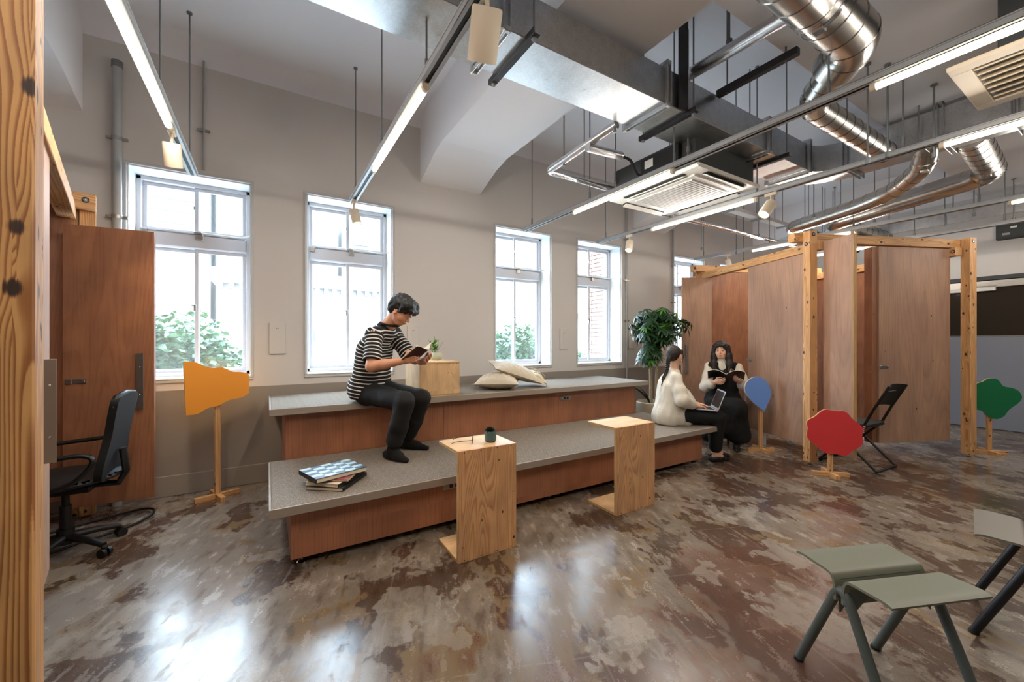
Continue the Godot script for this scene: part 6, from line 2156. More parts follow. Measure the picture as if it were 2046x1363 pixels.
func head(g: Geo, c: Vector3, b: Basis, s: float, neck: Vector3, neck_r: float) -> void:
	var m := Vector3.ONE * 0.150 * s
	var sd := Sdf.new((c - m).min(neck - Vector3.ONE * 0.05), c + m, 0.0042)
	var P := func(x: float, y: float, z: float) -> Vector3: return c + b * (Vector3(x, y, z) * s)
	sd.ell(P.call(0, 0.035, -0.018), Vector3(0.073, 0.082, 0.092) * s, b, 0.02)
	sd.ell(P.call(0, -0.030, 0.022), Vector3(0.060, 0.075, 0.062) * s, b, 0.03)
	sd.ell(P.call(0, -0.082, 0.040), Vector3(0.034, 0.026, 0.034) * s, b, 0.025)
	for x in [-1.0, 1.0]:
		sd.ell(P.call(x * 0.036, -0.032, 0.052), Vector3(0.026, 0.028, 0.024) * s, b, 0.02)
		sd.cap(P.call(x * 0.062, -0.03, -0.005), P.call(x * 0.030, -0.090, 0.038), 0.014 * s, 0.014 * s, 0.02)
	sd.ell(P.call(0, 0.045, 0.055), Vector3(0.052, 0.040, 0.028) * s, b, 0.02)
	for x in [-1.0, 1.0]:
		sd.cut(P.call(x * 0.031, 0.003, 0.097), Vector3(0.018, 0.011, 0.018) * s, b, 0.010)
	sd.cap(P.call(0, 0.004, 0.082), P.call(0, -0.032, 0.101), 0.0075 * s, 0.0105 * s, 0.012)
	for x in [-1.0, 1.0]:
		sd.ell(P.call(x * 0.011, -0.037, 0.092), Vector3(0.0075, 0.0065, 0.0085) * s, b, 0.006)
		sd.ell(P.call(x * 0.031, 0.002, 0.077), Vector3(0.0145, 0.0115, 0.0105) * s, b, 0.004)
	sd.ell(P.call(0, -0.060, 0.083), Vector3(0.021, 0.0055, 0.009) * s, b, 0.008)
	sd.ell(P.call(0, -0.070, 0.082), Vector3(0.017, 0.0062, 0.009) * s, b, 0.006)
	for x in [-1.0, 1.0]:
		sd.ell(P.call(x * 0.075, -0.006, -0.008), Vector3(0.0085, 0.030, 0.017) * s, b * Basis(Vector3.UP, x * 0.35), 0.008)
		sd.cut(P.call(x * 0.084, -0.002, -0.002), Vector3(0.006, 0.018, 0.009) * s, b, 0.004)
	sd.cap(neck, P.call(0, -0.045, -0.018), neck_r, neck_r * 0.96, 0.025)
	sd.put(g)

func eyes(o: Node, c: Vector3, b: Basis, s: float, open: float) -> void:
	var w := Geo.new()
	var k := Geo.new()
	for x in [-1.0, 1.0]:
		w.ball(c + b * (Vector3(x * 0.031, 0.0015, 0.0835) * s), Vector3(0.0125, 0.0050 * open, 0.006) * s, 12, b)
		k.ball(c + b * (Vector3(x * 0.030, 0.0018, 0.0868) * s), Vector3(0.0058, 0.0050 * open, 0.0036) * s, 12, b)
		# upper lash line
		k.tube([c + b * (Vector3(x * 0.0445, 0.002, 0.081) * s), c + b * (Vector3(x * 0.036, 0.0062 * open, 0.0890) * s), c + b * (Vector3(x * 0.026, 0.0062 * open, 0.0905) * s), c + b * (Vector3(x * 0.017, 0.001, 0.0865) * s)], 0.0013 * s, 6)
	part(w, "eye_whites", M.eyewhite, o)
	part(k, "irises", M.eye, o)

func brows_and_mouth(o: Node, c: Vector3, b: Basis, s: float, hair: Material) -> void:
	var g := Geo.new()
	for x in [-1.0, 1.0]:
		g.tube([c + b * (Vector3(x * 0.050, 0.0205, 0.0715) * s), c + b * (Vector3(x * 0.034, 0.0265, 0.0870) * s), c + b * (Vector3(x * 0.015, 0.0225, 0.0915) * s)], [0.0012 * s, 0.0026 * s, 0.0022 * s], 6)
	part(g, "eyebrows", hair, o)
	var l := Geo.new()
	l.tube([c + b * (Vector3(-0.021, -0.0625, 0.0805) * s), c + b * (Vector3(-0.009, -0.0640, 0.0915) * s), c + b * (Vector3(0, -0.0650, 0.0925) * s), c + b * (Vector3(0.009, -0.0640, 0.0915) * s), c + b * (Vector3(0.021, -0.0625, 0.0805) * s)], [0.001 * s, 0.0042 * s, 0.0046 * s, 0.0042 * s, 0.001 * s], 8, true)
	part(l, "lips", M.lip, o)

func trunk_of_body(sd: Sdf, J: Dictionary, k: float) -> void:
	# k scales the girth
	var side: Vector3 = (J.shL - J.shR).normalized()
	for x in [-1.0, 1.0]:
		sd.cap(J.pel + side * (0.075 * x), J.chest + side * (0.085 * x), 0.100 * k, 0.088 * k, 0.05)
		sd.cap(J.pel + side * (0.075 * x), (J.hipR if x < 0 else J.hipL) + Vector3(0, 0.01, 0), 0.105 * k, 0.095 * k, 0.05)
	sd.cap(J.chest, J.neck - (J.neck - J.chest) * 0.25, 0.10 * k, 0.06 * k, 0.06)
	sd.cap(J.neck - (J.neck - J.chest) * 0.3, J.shR, 0.058 * k, 0.052 * k, 0.05)
	sd.cap(J.neck - (J.neck - J.chest) * 0.3, J.shL, 0.058 * k, 0.052 * k, 0.05)

func people() -> void:
	man()
	woman_laptop()
	woman_magazine()

func shifted(J: Dictionary, B: Vector3) -> Dictionary:
	var o := {}
	for k in J:
		o[k] = J[k] - B
	return o

func leg_chain(sd: Sdf, hip: Vector3, kn: Vector3, an: Vector3, r0: float, r1: float, r2: float, r3: float, k := 0.03) -> void:
	sd.cap(hip, hip.lerp(kn, 0.5), r0, (r0 + r1) * 0.5, k)
	sd.cap(hip.lerp(kn, 0.5), kn, (r0 + r1) * 0.5, r1, k)
	sd.cap(kn, kn.lerp(an, 0.35), r1, r2, k)
	sd.cap(kn.lerp(an, 0.35), an, r2, r3, k)

func foot_shape(g: Geo, an: Vector3, heel: Vector3, toe: Vector3, s := 1.0) -> void:
	var lo := an.min(heel).min(toe) - Vector3.ONE * 0.07
	var hi := an.max(heel).max(toe) + Vector3.ONE * 0.07
	var sd := Sdf.new(lo, hi, 0.006)
	var mid := heel.lerp(toe, 0.62)
	sd.cap(heel + Vector3(0, 0.030, 0), mid + Vector3(0, 0.030, 0), 0.031 * s, 0.036 * s, 0.03)
	sd.cap(mid + Vector3(0, 0.028, 0), toe + Vector3(0, 0.018, 0), 0.034 * s, 0.020 * s, 0.02)
	sd.cap(an, heel.lerp(toe, 0.22) + Vector3(0, 0.035, 0), 0.036 * s, 0.034 * s, 0.03)
	sd.cap(an, mid + Vector3(0, 0.032, 0), 0.034 * s, 0.028 * s, 0.03)
	sd.keep_below(Vector3(0, minf(heel.y, toe.y), 0), Vector3(0, -1, 0))
	sd.put(g)

func man() -> void:
	var B := Vector3(0.80, 0.80, -3.50)
	var o := thing("person", "young man in a black and white striped T-shirt reading on the upper bench step", "person", B)
	var J := shifted({
		"pel": Vector3(0.725, 0.905, -3.495), "chest": Vector3(0.762, 1.235, -3.435), "neck": Vector3(0.838, 1.437, -3.330), "head": Vector3(0.918, 1.541, -3.222),
		"shR": Vector3(0.715, 1.350, -3.262), "elR": Vector3(0.672, 1.105, -3.165), "wrR": Vector3(0.880, 1.150, -3.030), 
		"shL": Vector3(0.938, 1.350, -3.485), "elL": Vector3(1.035, 1.155, -3.345), "wrL": Vector3(1.052, 1.135, -3.125),
		"hipR": Vector3(0.692, 0.880, -3.415), "knR": Vector3(0.884, 0.842, -3.010), "anR": Vector3(0.812, 0.475, -3.085),
		"hipL": Vector3(0.815, 0.885, -3.500), "knL": Vector3(1.050, 0.842, -3.130), "anL": Vector3(0.988, 0.470, -3.315)}, B)
	var heR := Vector3(0.785, 0.397, -3.150) - B
	var toR := Vector3(0.878, 0.397, -2.950) - B
	var heL := Vector3(0.955, 0.397, -3.395) - B
	var toL := Vector3(1.125, 0.397, -3.205) - B
	var z := (Vector3(0.58, -0.60, 0.55)).normalized()
	var hb := frame_at(Vector3.ZERO, z).basis
	var hc: Vector3 = J.head
	# body: one surface from head to feet
	var g := Geo.new()
	var sd := Sdf.new(Vector3(-0.32, -0.46, -0.22), Vector3(0.42, 0.70, 0.62), 0.0125)
	trunk_of_body(sd, J, 0.90)
	for q in [["shR", "elR", "wrR"], ["shL", "elL", "wrL"]]:
		sd.cap(J[q[0]], J[q[1]], 0.050, 0.040, 0.03)
		sd.cap(J[q[1]], J[q[1]].lerp(J[q[2]], 0.4), 0.040, 0.038, 0.02)
		sd.cap(J[q[1]].lerp(J[q[2]], 0.4), J[q[2]], 0.038, 0.0255, 0.02)
	leg_chain(sd, J.hipR, J.knR, J.anR, 0.075, 0.052, 0.050, 0.034)
	leg_chain(sd, J.hipL, J.knL, J.anL, 0.075, 0.052, 0.050, 0.034)
	sd.cap(J.neck, hc + hb * Vector3(0, -0.05, -0.02), 0.050, 0.046, 0.03)
	sd.put(g)
	head(g, hc, hb, 0.98, J.neck - Vector3(0, 0.02, 0), 0.054)
	var fR: Vector3 = Vector3(0.86, 0.30, 0.42)
	hand(g, J.wrR, fR, Vector3(0.25, 0.35, -0.9), Vector3(-0.1, 0.9, 0.2), [0.35, 0.55, 0.7, 0.8], 0.98, 0.55)
	hand(g, J.wrL, Vector3(0.25, 0.15, 0.95), Vector3(-0.75, 0.65, 0.1), Vector3(0.1, 0.75, 0.3), [0.3, 0.4, 0.5, 0.6], 0.98, 0.4)
	var body := part(g, "body", M.skin, o)
	eyes(body, hc, hb, 0.98, 0.45)
	brows_and_mouth(body, hc, hb, 0.98, M.hair_black)
	# hair: full on top, falling over the forehead
	var P := func(x: float, y: float, zz: float) -> Vector3: return hc + hb * Vector3(x, y, zz)
	var hs := Sdf.new(hc - Vector3.ONE * 0.17, hc + Vector3.ONE * 0.18, 0.0055)
	hs.ell(P.call(0, 0.048, -0.018), Vector3(0.088, 0.090, 0.106), hb, 0.02)
	hs.ell(P.call(0, 0.000, -0.060), Vector3(0.078, 0.075, 0.056), hb, 0.03)
	for x in [-1.0, 1.0]:
		hs.cap(P.call(x * 0.078, 0.04, 0.03), P.call(x * 0.076, -0.005, 0.022), 0.016, 0.008, 0.02)
		hs.ell(P.call(x * 0.045, 0.080, 0.045), Vector3(0.050, 0.042, 0.055), hb, 0.03)
	hs.cut(P.call(0, -0.060, 0.100), Vector3(0.071, 0.098, 0.075), hb, 0.012)
	for x in [-1.0, 1.0]:
		hs.cut(P.call(x * 0.092, -0.022, 0.004), Vector3(0.022, 0.036, 0.026), hb, 0.01)
	hs.cut(P.call(0, -0.125, -0.03), Vector3(0.11, 0.060, 0.12), hb, 0.015)
	for q in [[-0.055, -0.062, 0.018], [-0.035, -0.040, 0.004], [-0.012, -0.018, 0.012], [0.012, 0.006, 0.000], [0.034, 0.036, 0.008], [0.054, 0.060, 0.016]]:
		hs.cap(P.call(q[0] * 0.8, 0.105, 0.055), P.call(q[0], 0.062, 0.097), 0.020, 0.016, 0.012)
		hs.cap(P.call(q[0], 0.062, 0.097), P.call(q[1], q[2] + 0.024, 0.103), 0.016, 0.006, 0.010)
	var nz := FastNoiseLite.new()
	nz.seed = 3
	nz.frequency = 22.0
	nz.fractal_octaves = 2
	hs.ripple(nz, 0.006)
	part(hs.put(Geo.new()), "hair", M.hair_black, o)
	# T-shirt with stripes that run round the trunk and round each sleeve
	var ss := Sdf.new(Vector3(-0.34, 0.02, -0.24), Vector3(0.34, 0.66, 0.42), 0.0105)
	trunk_of_body(ss, J, 1.10)
	ss.cap(J.pel + Vector3(0.0, 0.03, 0.0), J.pel + Vector3(0.02, 0.1, 0.0), 0.145, 0.13, 0.05)
	var slR: Vector3 = J.shR.lerp(J.elR, 0.74)
	var slL: Vector3 = J.shL.lerp(J.elL, 0.78)
	ss.cap(J.shR, slR, 0.064, 0.069, 0.035)
	ss.cap(J.shL, slL, 0.064, 0.067, 0.035)
	var aR: Vector3 = (J.elR - J.shR).normalized()
	var aL: Vector3 = (J.elL - J.shL).normalized()
	# open sleeves and neckline
	ss.cut(slR + aR * 0.088, Vector3(0.085, 0.085, 0.085), Basis.IDENTITY, 0.006)
	ss.cut(slL + aL * 0.088, Vector3(0.085, 0.085, 0.085), Basis.IDENTITY, 0.006)
	ss.cut(J.neck + (hc - J.neck) * 0.30 + Vector3(0.025, 0.01, 0.025), Vector3(0.085, 0.075, 0.085), Basis.IDENTITY, 0.01)
	nz.frequency = 7.0
	ss.ripple(nz, 0.010)
	var sp: Array = [J.pel - Vector3(0, 0.1, 0), J.chest, J.neck + Vector3(0, 0.05, 0)]
	var along := func(p: Vector3) -> float:
		var d0: Vector3 = (sp[1] - sp[0])
		var d1: Vector3 = (sp[2] - sp[1])
		var t0: float = (p - sp[0]).dot(d0) / d0.length()
		var t1: float = d0.length() + (p - sp[1]).dot(d1) / d1.length()
		var w := smoothstep(-0.08, 0.08, p.y - sp[1].y)
		return lerpf(t0, t1, w)
	var uvf := func(ps: Array) -> Array:
		var c: Vector3 = (ps[0] + ps[1] + ps[2] + ps[3]) / 4.0
		var out := []
		var dR: float = Geometry3D.get_closest_point_to_segment(c, J.shR + aR * 0.045, slR).distance_to(c)
		var dL: float = Geometry3D.get_closest_point_to_segment(c, J.shL + aL * 0.045, slL).distance_to(c)
		for p in ps:
			if dR < 0.086 and (c - J.shR).dot(aR) > 0.0:
				out.append(Vector2(0.5, 0.08 - (p - J.shR).dot(aR)))
			elif dL < 0.084 and (c - J.shL).dot(aL) > 0.0:
				out.append(Vector2(0.5, 0.08 - (p - J.shL).dot(aL)))
			else:
				out.append(Vector2(0.5, along.call(p)))
		return out
	part(ss.put(Geo.new(), uvf), "t_shirt", M.shirt, o)
	# round black collar and sleeve hems
	var col := []
	var cc: Vector3 = J.neck + Vector3(0.012, 0.0, 0.012)
	var ax: Vector3 = (hc - J.neck).normalized() * 0.6 + Vector3(-0.15, 0.7, -0.15)
	ax = ax.normalized()
	var cu := ax.cross(Vector3(0, 0, 1)).normalized()
	var cv := ax.cross(cu)
	for i in 21:
		var a := TAU * i / 20.0
		col.append(cc + (cu * cos(a) + cv * sin(a)) * 0.073)
	part(Geo.new().tube(col, 0.010, 8, false), "collar", M.trousers, o)
	# trousers, wide straight legs
	var ts := Sdf.new(Vector3(-0.32, -0.42, -0.24), Vector3(0.42, 0.26, 0.62), 0.012)
	for x in [-1.0, 1.0]:
		var hip: Vector3 = J.hipR if x < 0 else J.hipL
		var kn: Vector3 = J.knR if x < 0 else J.knL
		var an: Vector3 = J.anR if x < 0 else J.anL
		ts.cap(J.pel + Vector3(0.03 * x, -0.005, -0.03 * x), hip, 0.118, 0.100, 0.05)
		ts.cap(hip, kn, 0.096, 0.072, 0.04)
		ts.cap(kn, kn.lerp(an, 0.5), 0.072, 0.070, 0.02)
		ts.cap(kn.lerp(an, 0.5), kn.lerp(an, 0.80), 0.070, 0.064, 0.02)
	ts.keep_below(Vector3(0, 0.155, 0), Vector3(-0.12, 1, -0.1).normalized())
	nz.frequency = 6.0
	ts.ripple(nz, 0.008)
	part(ts.put(Geo.new()), "trousers", M.trousers, o)
	var fg := Geo.new()
	foot_shape(fg, J.anR, heR, toR)
	foot_shape(fg, J.anL, heL, toL)
	fg.tube([J.anR, J.knR.lerp(J.anR, 0.72)], 0.042, 14).tube([J.anL, J.knL.lerp(J.anL, 0.72)], 0.042, 14)
	part(fg, "socks", M.sock, o)
	# the open book
	var k := thing("open_book", "open paperback held by the man in the striped T-shirt", "book", Vector3(1.005, 1.185, -3.00), 0.0)
	var u := Vector3(0.66, 0.10, -0.56).normalized()
	var up := Vector3(-0.15, 0.78, -0.58)
	up = (up - u * up.dot(u)).normalized()
	k.basis = Basis(u, up, u.cross(up))
	for side in [-1.0, 1.0]:
		var pr := PackedVector2Array()
		var lower := []
		for i in 9:
			var t := i / 8.0
			lower.append(Vector2(side * 0.118 * t, 0.050 * sin(t * 2.2) * t * 0.9 + 0.012 * t))
		for p in lower:
			pr.append(p)
		for i in range(8, -1, -1):
			pr.append(lower[i] + Vector2(0, 0.010 - 0.004 * i / 8.0))
		part(Geo.new().prism(pr, -0.085, 0.085, Transform3D.IDENTITY, true), "pages", M.paper, k)
		var cv2 := PackedVector2Array()
		for p in lower:
			cv2.append(p + Vector2(0, -0.0006))
		for i in range(8, -1, -1):
			cv2.append(lower[i] + Vector2(0, -0.0026))
		part(Geo.new().prism(cv2, -0.088, 0.088, Transform3D.IDENTITY, true), "cover", M.mag_plum if side < 0 else M.mag_back, k)

func woman_laptop() -> void:
	var B := Vector3(3.80, 0.395, -2.88)
	var o := thing("person", "woman in a loose white blouse with a long braid, sitting at the bench's right end", "person", B)
	var J := shifted({
		"pel": Vector3(3.786, 0.505, -2.882), "chest": Vector3(3.808, 0.800, -2.895), "neck": Vector3(3.850, 0.985, -2.870), "head": Vector3(3.862, 1.135, -2.872),
		"shR": Vector3(3.748, 0.905, -2.775), "elR": Vector3(3.705, 0.680, -2.665), "wrR": Vector3(3.880, 0.612, -2.640),
		"shL": Vector3(3.965, 0.900, -2.975), "elL": Vector3(4.070, 0.680, -2.905), "wrL": Vector3(4.060, 0.607, -2.760),
		"hipR": Vector3(3.745, 0.495, -2.815), "knR": Vector3(4.105, 0.490, -2.520), "anR": Vector3(4.125, 0.090, -2.560),
		"hipL": Vector3(3.845, 0.495, -2.925), "knL": Vector3(4.205, 0.495, -2.640), "anL": Vector3(4.245, 0.090, -2.640)}, B)
	var z := Vector3(0.985, -0.04, -0.10).normalized()
	var hb := frame_at(Vector3.ZERO, z).basis
	var hc: Vector3 = J.head
	var s := 0.93
	var g := Geo.new()
	var sd := Sdf.new(Vector3(-0.28, -0.36, -0.28), Vector3(0.56, 0.70, 0.46), 0.0125)
	trunk_of_body(sd, J, 0.80)
	for q in [["shR", "elR", "wrR"], ["shL", "elL", "wrL"]]:
		sd.cap(J[q[0]], J[q[1]], 0.042, 0.034, 0.03)
		sd.cap(J[q[1]], J[q[2]], 0.034, 0.0225, 0.02)
	leg_chain(sd, J.hipR, J.knR, J.anR, 0.068, 0.047, 0.045, 0.030)
	leg_chain(sd, J.hipL, J.knL, J.anL, 0.068, 0.047, 0.045, 0.030)
	sd.cap(J.neck, hc + hb * Vector3(0, -0.05, -0.02), 0.042, 0.040, 0.03)
	sd.put(g)
	head(g, hc, hb, s, J.neck - Vector3(0, 0.02, 0), 0.045)
	hand(g, J.wrR, Vector3(0.85, -0.10, 0.32), Vector3(0, -1, 0), Vector3(0.45, 0.1, -0.9), [0.22, 0.25, 0.28, 0.3], 0.90, 0.2)
	hand(g, J.wrL, Vector3(0.55, -0.10, 0.80), Vector3(0, -1, 0), Vector3(-0.8, 0.1, 0.4), [0.22, 0.25, 0.28, 0.3], 0.90, 0.2)
	var fg := Geo.new()
	foot_shape(g, J.anR, Vector3(4.090, 0.012, -2.570) - B, Vector3(4.245, 0.012, -2.525) - B, 0.80)
	foot_shape(g, J.anL, Vector3(4.210, 0.012, -2.650) - B, Vector3(4.365, 0.012, -2.595) - B, 0.80)
	var body := part(g, "body", M.skin_pale, o)
	eyes(body, hc, hb, s, 0.9)
	brows_and_mouth(body, hc, hb, s, M.hair_brown)
	# shoes: low black flats with a strap
	for q in [[Vector3(4.075, 0.0, -2.575), Vector3(4.275, 0.0, -2.515), J.anR], [Vector3(4.195, 0.0, -2.655), Vector3(4.395, 0.0, -2.585), J.anL]]:
		var sg := Geo.new()
		foot_shape(sg, q[2] - Vector3(0, 0.055, 0), q[0] - B, q[1] - B, 0.98)
		var he: Vector3 = q[0] - B
		var to: Vector3 = q[1] - B
		var d := (to - he).normalized()
		var si := d.cross(Vector3.UP)
		sg.tube([he.lerp(to, 0.42) + si * 0.042 + Vector3(0, 0.03, 0), he.lerp(to, 0.40) + si * 0.022 + Vector3(0, 0.068, 0), he.lerp(to, 0.40) - si * 0.022 + Vector3(0, 0.068, 0), he.lerp(to, 0.42) - si * 0.042 + Vector3(0, 0.03, 0)], 0.007, 8)
		part(sg, "shoe", M.black, o)
	# hair drawn back into a braid
	var P := func(x: float, y: float, zz: float) -> Vector3: return hc + hb * (Vector3(x, y, zz) * s)
	var hs := Sdf.new(hc - Vector3.ONE * 0.15, hc + Vector3.ONE * 0.16, 0.0052)
	hs.ell(P.call(0, 0.040, -0.020), Vector3(0.080, 0.086, 0.102) * s, hb, 0.02)
	hs.ell(P.call(0, -0.005, -0.062), Vector3(0.066, 0.060, 0.052) * s, hb, 0.03)
	hs.cut(P.call(0, -0.045, 0.095), Vector3(0.073, 0.110, 0.072) * s, hb, 0.012)
	for x in [-1.0, 1.0]:
		hs.cut(P.call(x * 0.088, -0.012, 0.002), Vector3(0.018, 0.034, 0.022) * s, hb, 0.01)
		hs.cap(P.call(x * 0.060, 0.065, 0.062), P.call(x * 0.072, -0.005, 0.060), 0.007, 0.005, 0.008)
		hs.cap(P.call(x * 0.072, -0.005, 0.060), P.call(x * 0.066, -0.085, 0.050), 0.005, 0.0025, 0.006)
	hs.cut(P.call(0, -0.115, 0.0), Vector3(0.10, 0.055, 0.12) * s, hb, 0.015)
	var nz := FastNoiseLite.new()
	nz.seed = 5
	nz.frequency = 26.0
	hs.ripple(nz, 0.004)
	part(hs.put(Geo.new()), "hair", M.hair_brown, o)
	var bc := spline3([P.call(0, 0.005, -0.105), P.call(0.01, -0.055, -0.120), J.neck + Vector3(-0.105, -0.015, -0.02), J.neck + Vector3(-0.150, -0.10, -0.03), J.neck + Vector3(-0.175, -0.20, -0.03)], 5)
	var bg := Geo.new()
	for i in bc.size() - 5:
		var t := (bc[i + 1] - bc[i]).normalized() as Vector3
		var k := 1.0 - 0.55 * float(i) / bc.size()
		var w := t.cross(Vector3(0.3, 0, 1)).normalized()
		var v := t.cross(w)
		for sgn in [-1.0, 1.0]:
			var ax: Vector3 = (t * 0.8 + v * (sgn * 0.65)).normalized()
			var b := Basis(ax, w, ax.cross(w))
			bg.ball(bc[i] + v * (sgn * 0.012 * k) + t * (0.006 if sgn > 0 else 0.0), Vector3(0.024, 0.017, 0.014) * k, 10, b)
	bg.tube([bc[bc.size() - 6], bc[bc.size() - 3], bc[bc.size() - 1]], [0.008, 0.011, 0.002], 8)
	part(bg, "braid", M.hair_brown, o)
	# loose blouse
	var bs := Sdf.new(Vector3(-0.36, -0.03, -0.36), Vector3(0.46, 0.66, 0.40), 0.011)
	trunk_of_body(bs, J, 1.0)
	bs.cap(J.pel + Vector3(-0.020, -0.02, 0), J.chest + Vector3(0, 0.02, 0), 0.172, 0.118, 0.05)
	bs.cap(J.pel + Vector3(-0.03, -0.04, 0.0), J.pel + Vector3(0.10, -0.03, 0.10), 0.165, 0.12, 0.05)
	bs.cap(J.shR, J.shR.lerp(J.elR, 0.6), 0.054, 0.066, 0.04)
	bs.cap(J.shR.lerp(J.elR, 0.6), J.elR, 0.066, 0.070, 0.03)
	bs.cap(J.elR, J.elR.lerp(J.wrR, 0.80), 0.066, 0.042, 0.03)
	bs.cap(J.shL, J.elL, 0.054, 0.070, 0.04)
	bs.cap(J.elL, J.elL.lerp(J.wrL, 0.75), 0.074, 0.040, 0.03)
	bs.cut(J.neck + (hc - J.neck) * 0.42, Vector3(0.058, 0.070, 0.058), Basis.IDENTITY, 0.008)
	bs.cut(J.neck + Vector3(0.10, 0.09, 0.08), Vector3(0.07, 0.07, 0.07), Basis.IDENTITY, 0.02)
	bs.keep_below(Vector3(0, 0.004, 0), Vector3(0, -1, 0))
	nz.frequency = 4.0
	nz.fractal_octaves = 2
	bs.ripple(nz, 0.012, 0.45)
	nz.frequency = 13.0
	bs.ripple(nz, 0.007, 0.22)
	part(bs.put(Geo.new()), "blouse", M.blouse, o)
	# black trousers
	var ts := Sdf.new(Vector3(-0.22, -0.33, -0.28), Vector3(0.56, 0.22, 0.46), 0.012)
	for x in [-1.0, 1.0]:
		var hip: Vector3 = J.hipR if x < 0 else J.hipL
		var kn: Vector3 = J.knR if x < 0 else J.knL
		var an: Vector3 = J.anR if x < 0 else J.anL
		ts.cap(J.pel, hip, 0.095, 0.095, 0.04)
		ts.cap(hip, kn, 0.088, 0.070, 0.04)
		ts.cap(kn, an + Vector3(0, 0.07, 0), 0.070, 0.066, 0.03)
	part(ts.put(Geo.new()), "trousers", M.dress, o)
	part(Geo.new().ball(P.call(0.078, -0.055, 0.0), Vector3(0.006, 0.010, 0.006), 8).ball(P.call(-0.078, -0.055, 0.0), Vector3(0.006, 0.010, 0.006), 8), "earrings", M.chrome, o)
	# laptop on her lap
	var l := thing("laptop", "silver laptop open on the lap of the woman with the braid", "laptop", Vector3(4.055, 0.572, -2.655), 0.0)
	var f := Vector3(0.72, 0.0, 0.69).normalized()
	l.basis = Basis(f.cross(Vector3.UP) * -1.0, Vector3.UP, f) * Basis(Vector3(1, 0, 0), 0.06)
	part(Geo.new().box(Vector3(0, 0, 0), Vector3(0.30, 0.014, 0.21), 0.004), "base", M.laptop, l)
	for r in 4:
		for c in 11:
			part(Geo.new().box(Vector3(-0.125 + c * 0.025, 0.0085, 0.005 + r * 0.021), Vector3(0.021, 0.004, 0.017), 0.001), "key", M.black, l)
	part(Geo.new().box(Vector3(0, 0.0075, -0.06), Vector3(0.10, 0.001, 0.06), 0.0), "touchpad", M.trim, l)
	var sxf := Transform3D(Basis(Vector3(1, 0, 0), 0.30), Vector3(0, 0.008, 0.105))
	part(Geo.new().box(Vector3(0, 0.105, 0.003), Vector3(0.30, 0.21, 0.006), 0.002, 1, sxf), "lid", M.laptop, l)
	part(Geo.new().box(Vector3(0, 0.108, -0.0008), Vector3(0.272, 0.175, 0.001), 0.0, 1, sxf), "screen", M.screen, l)

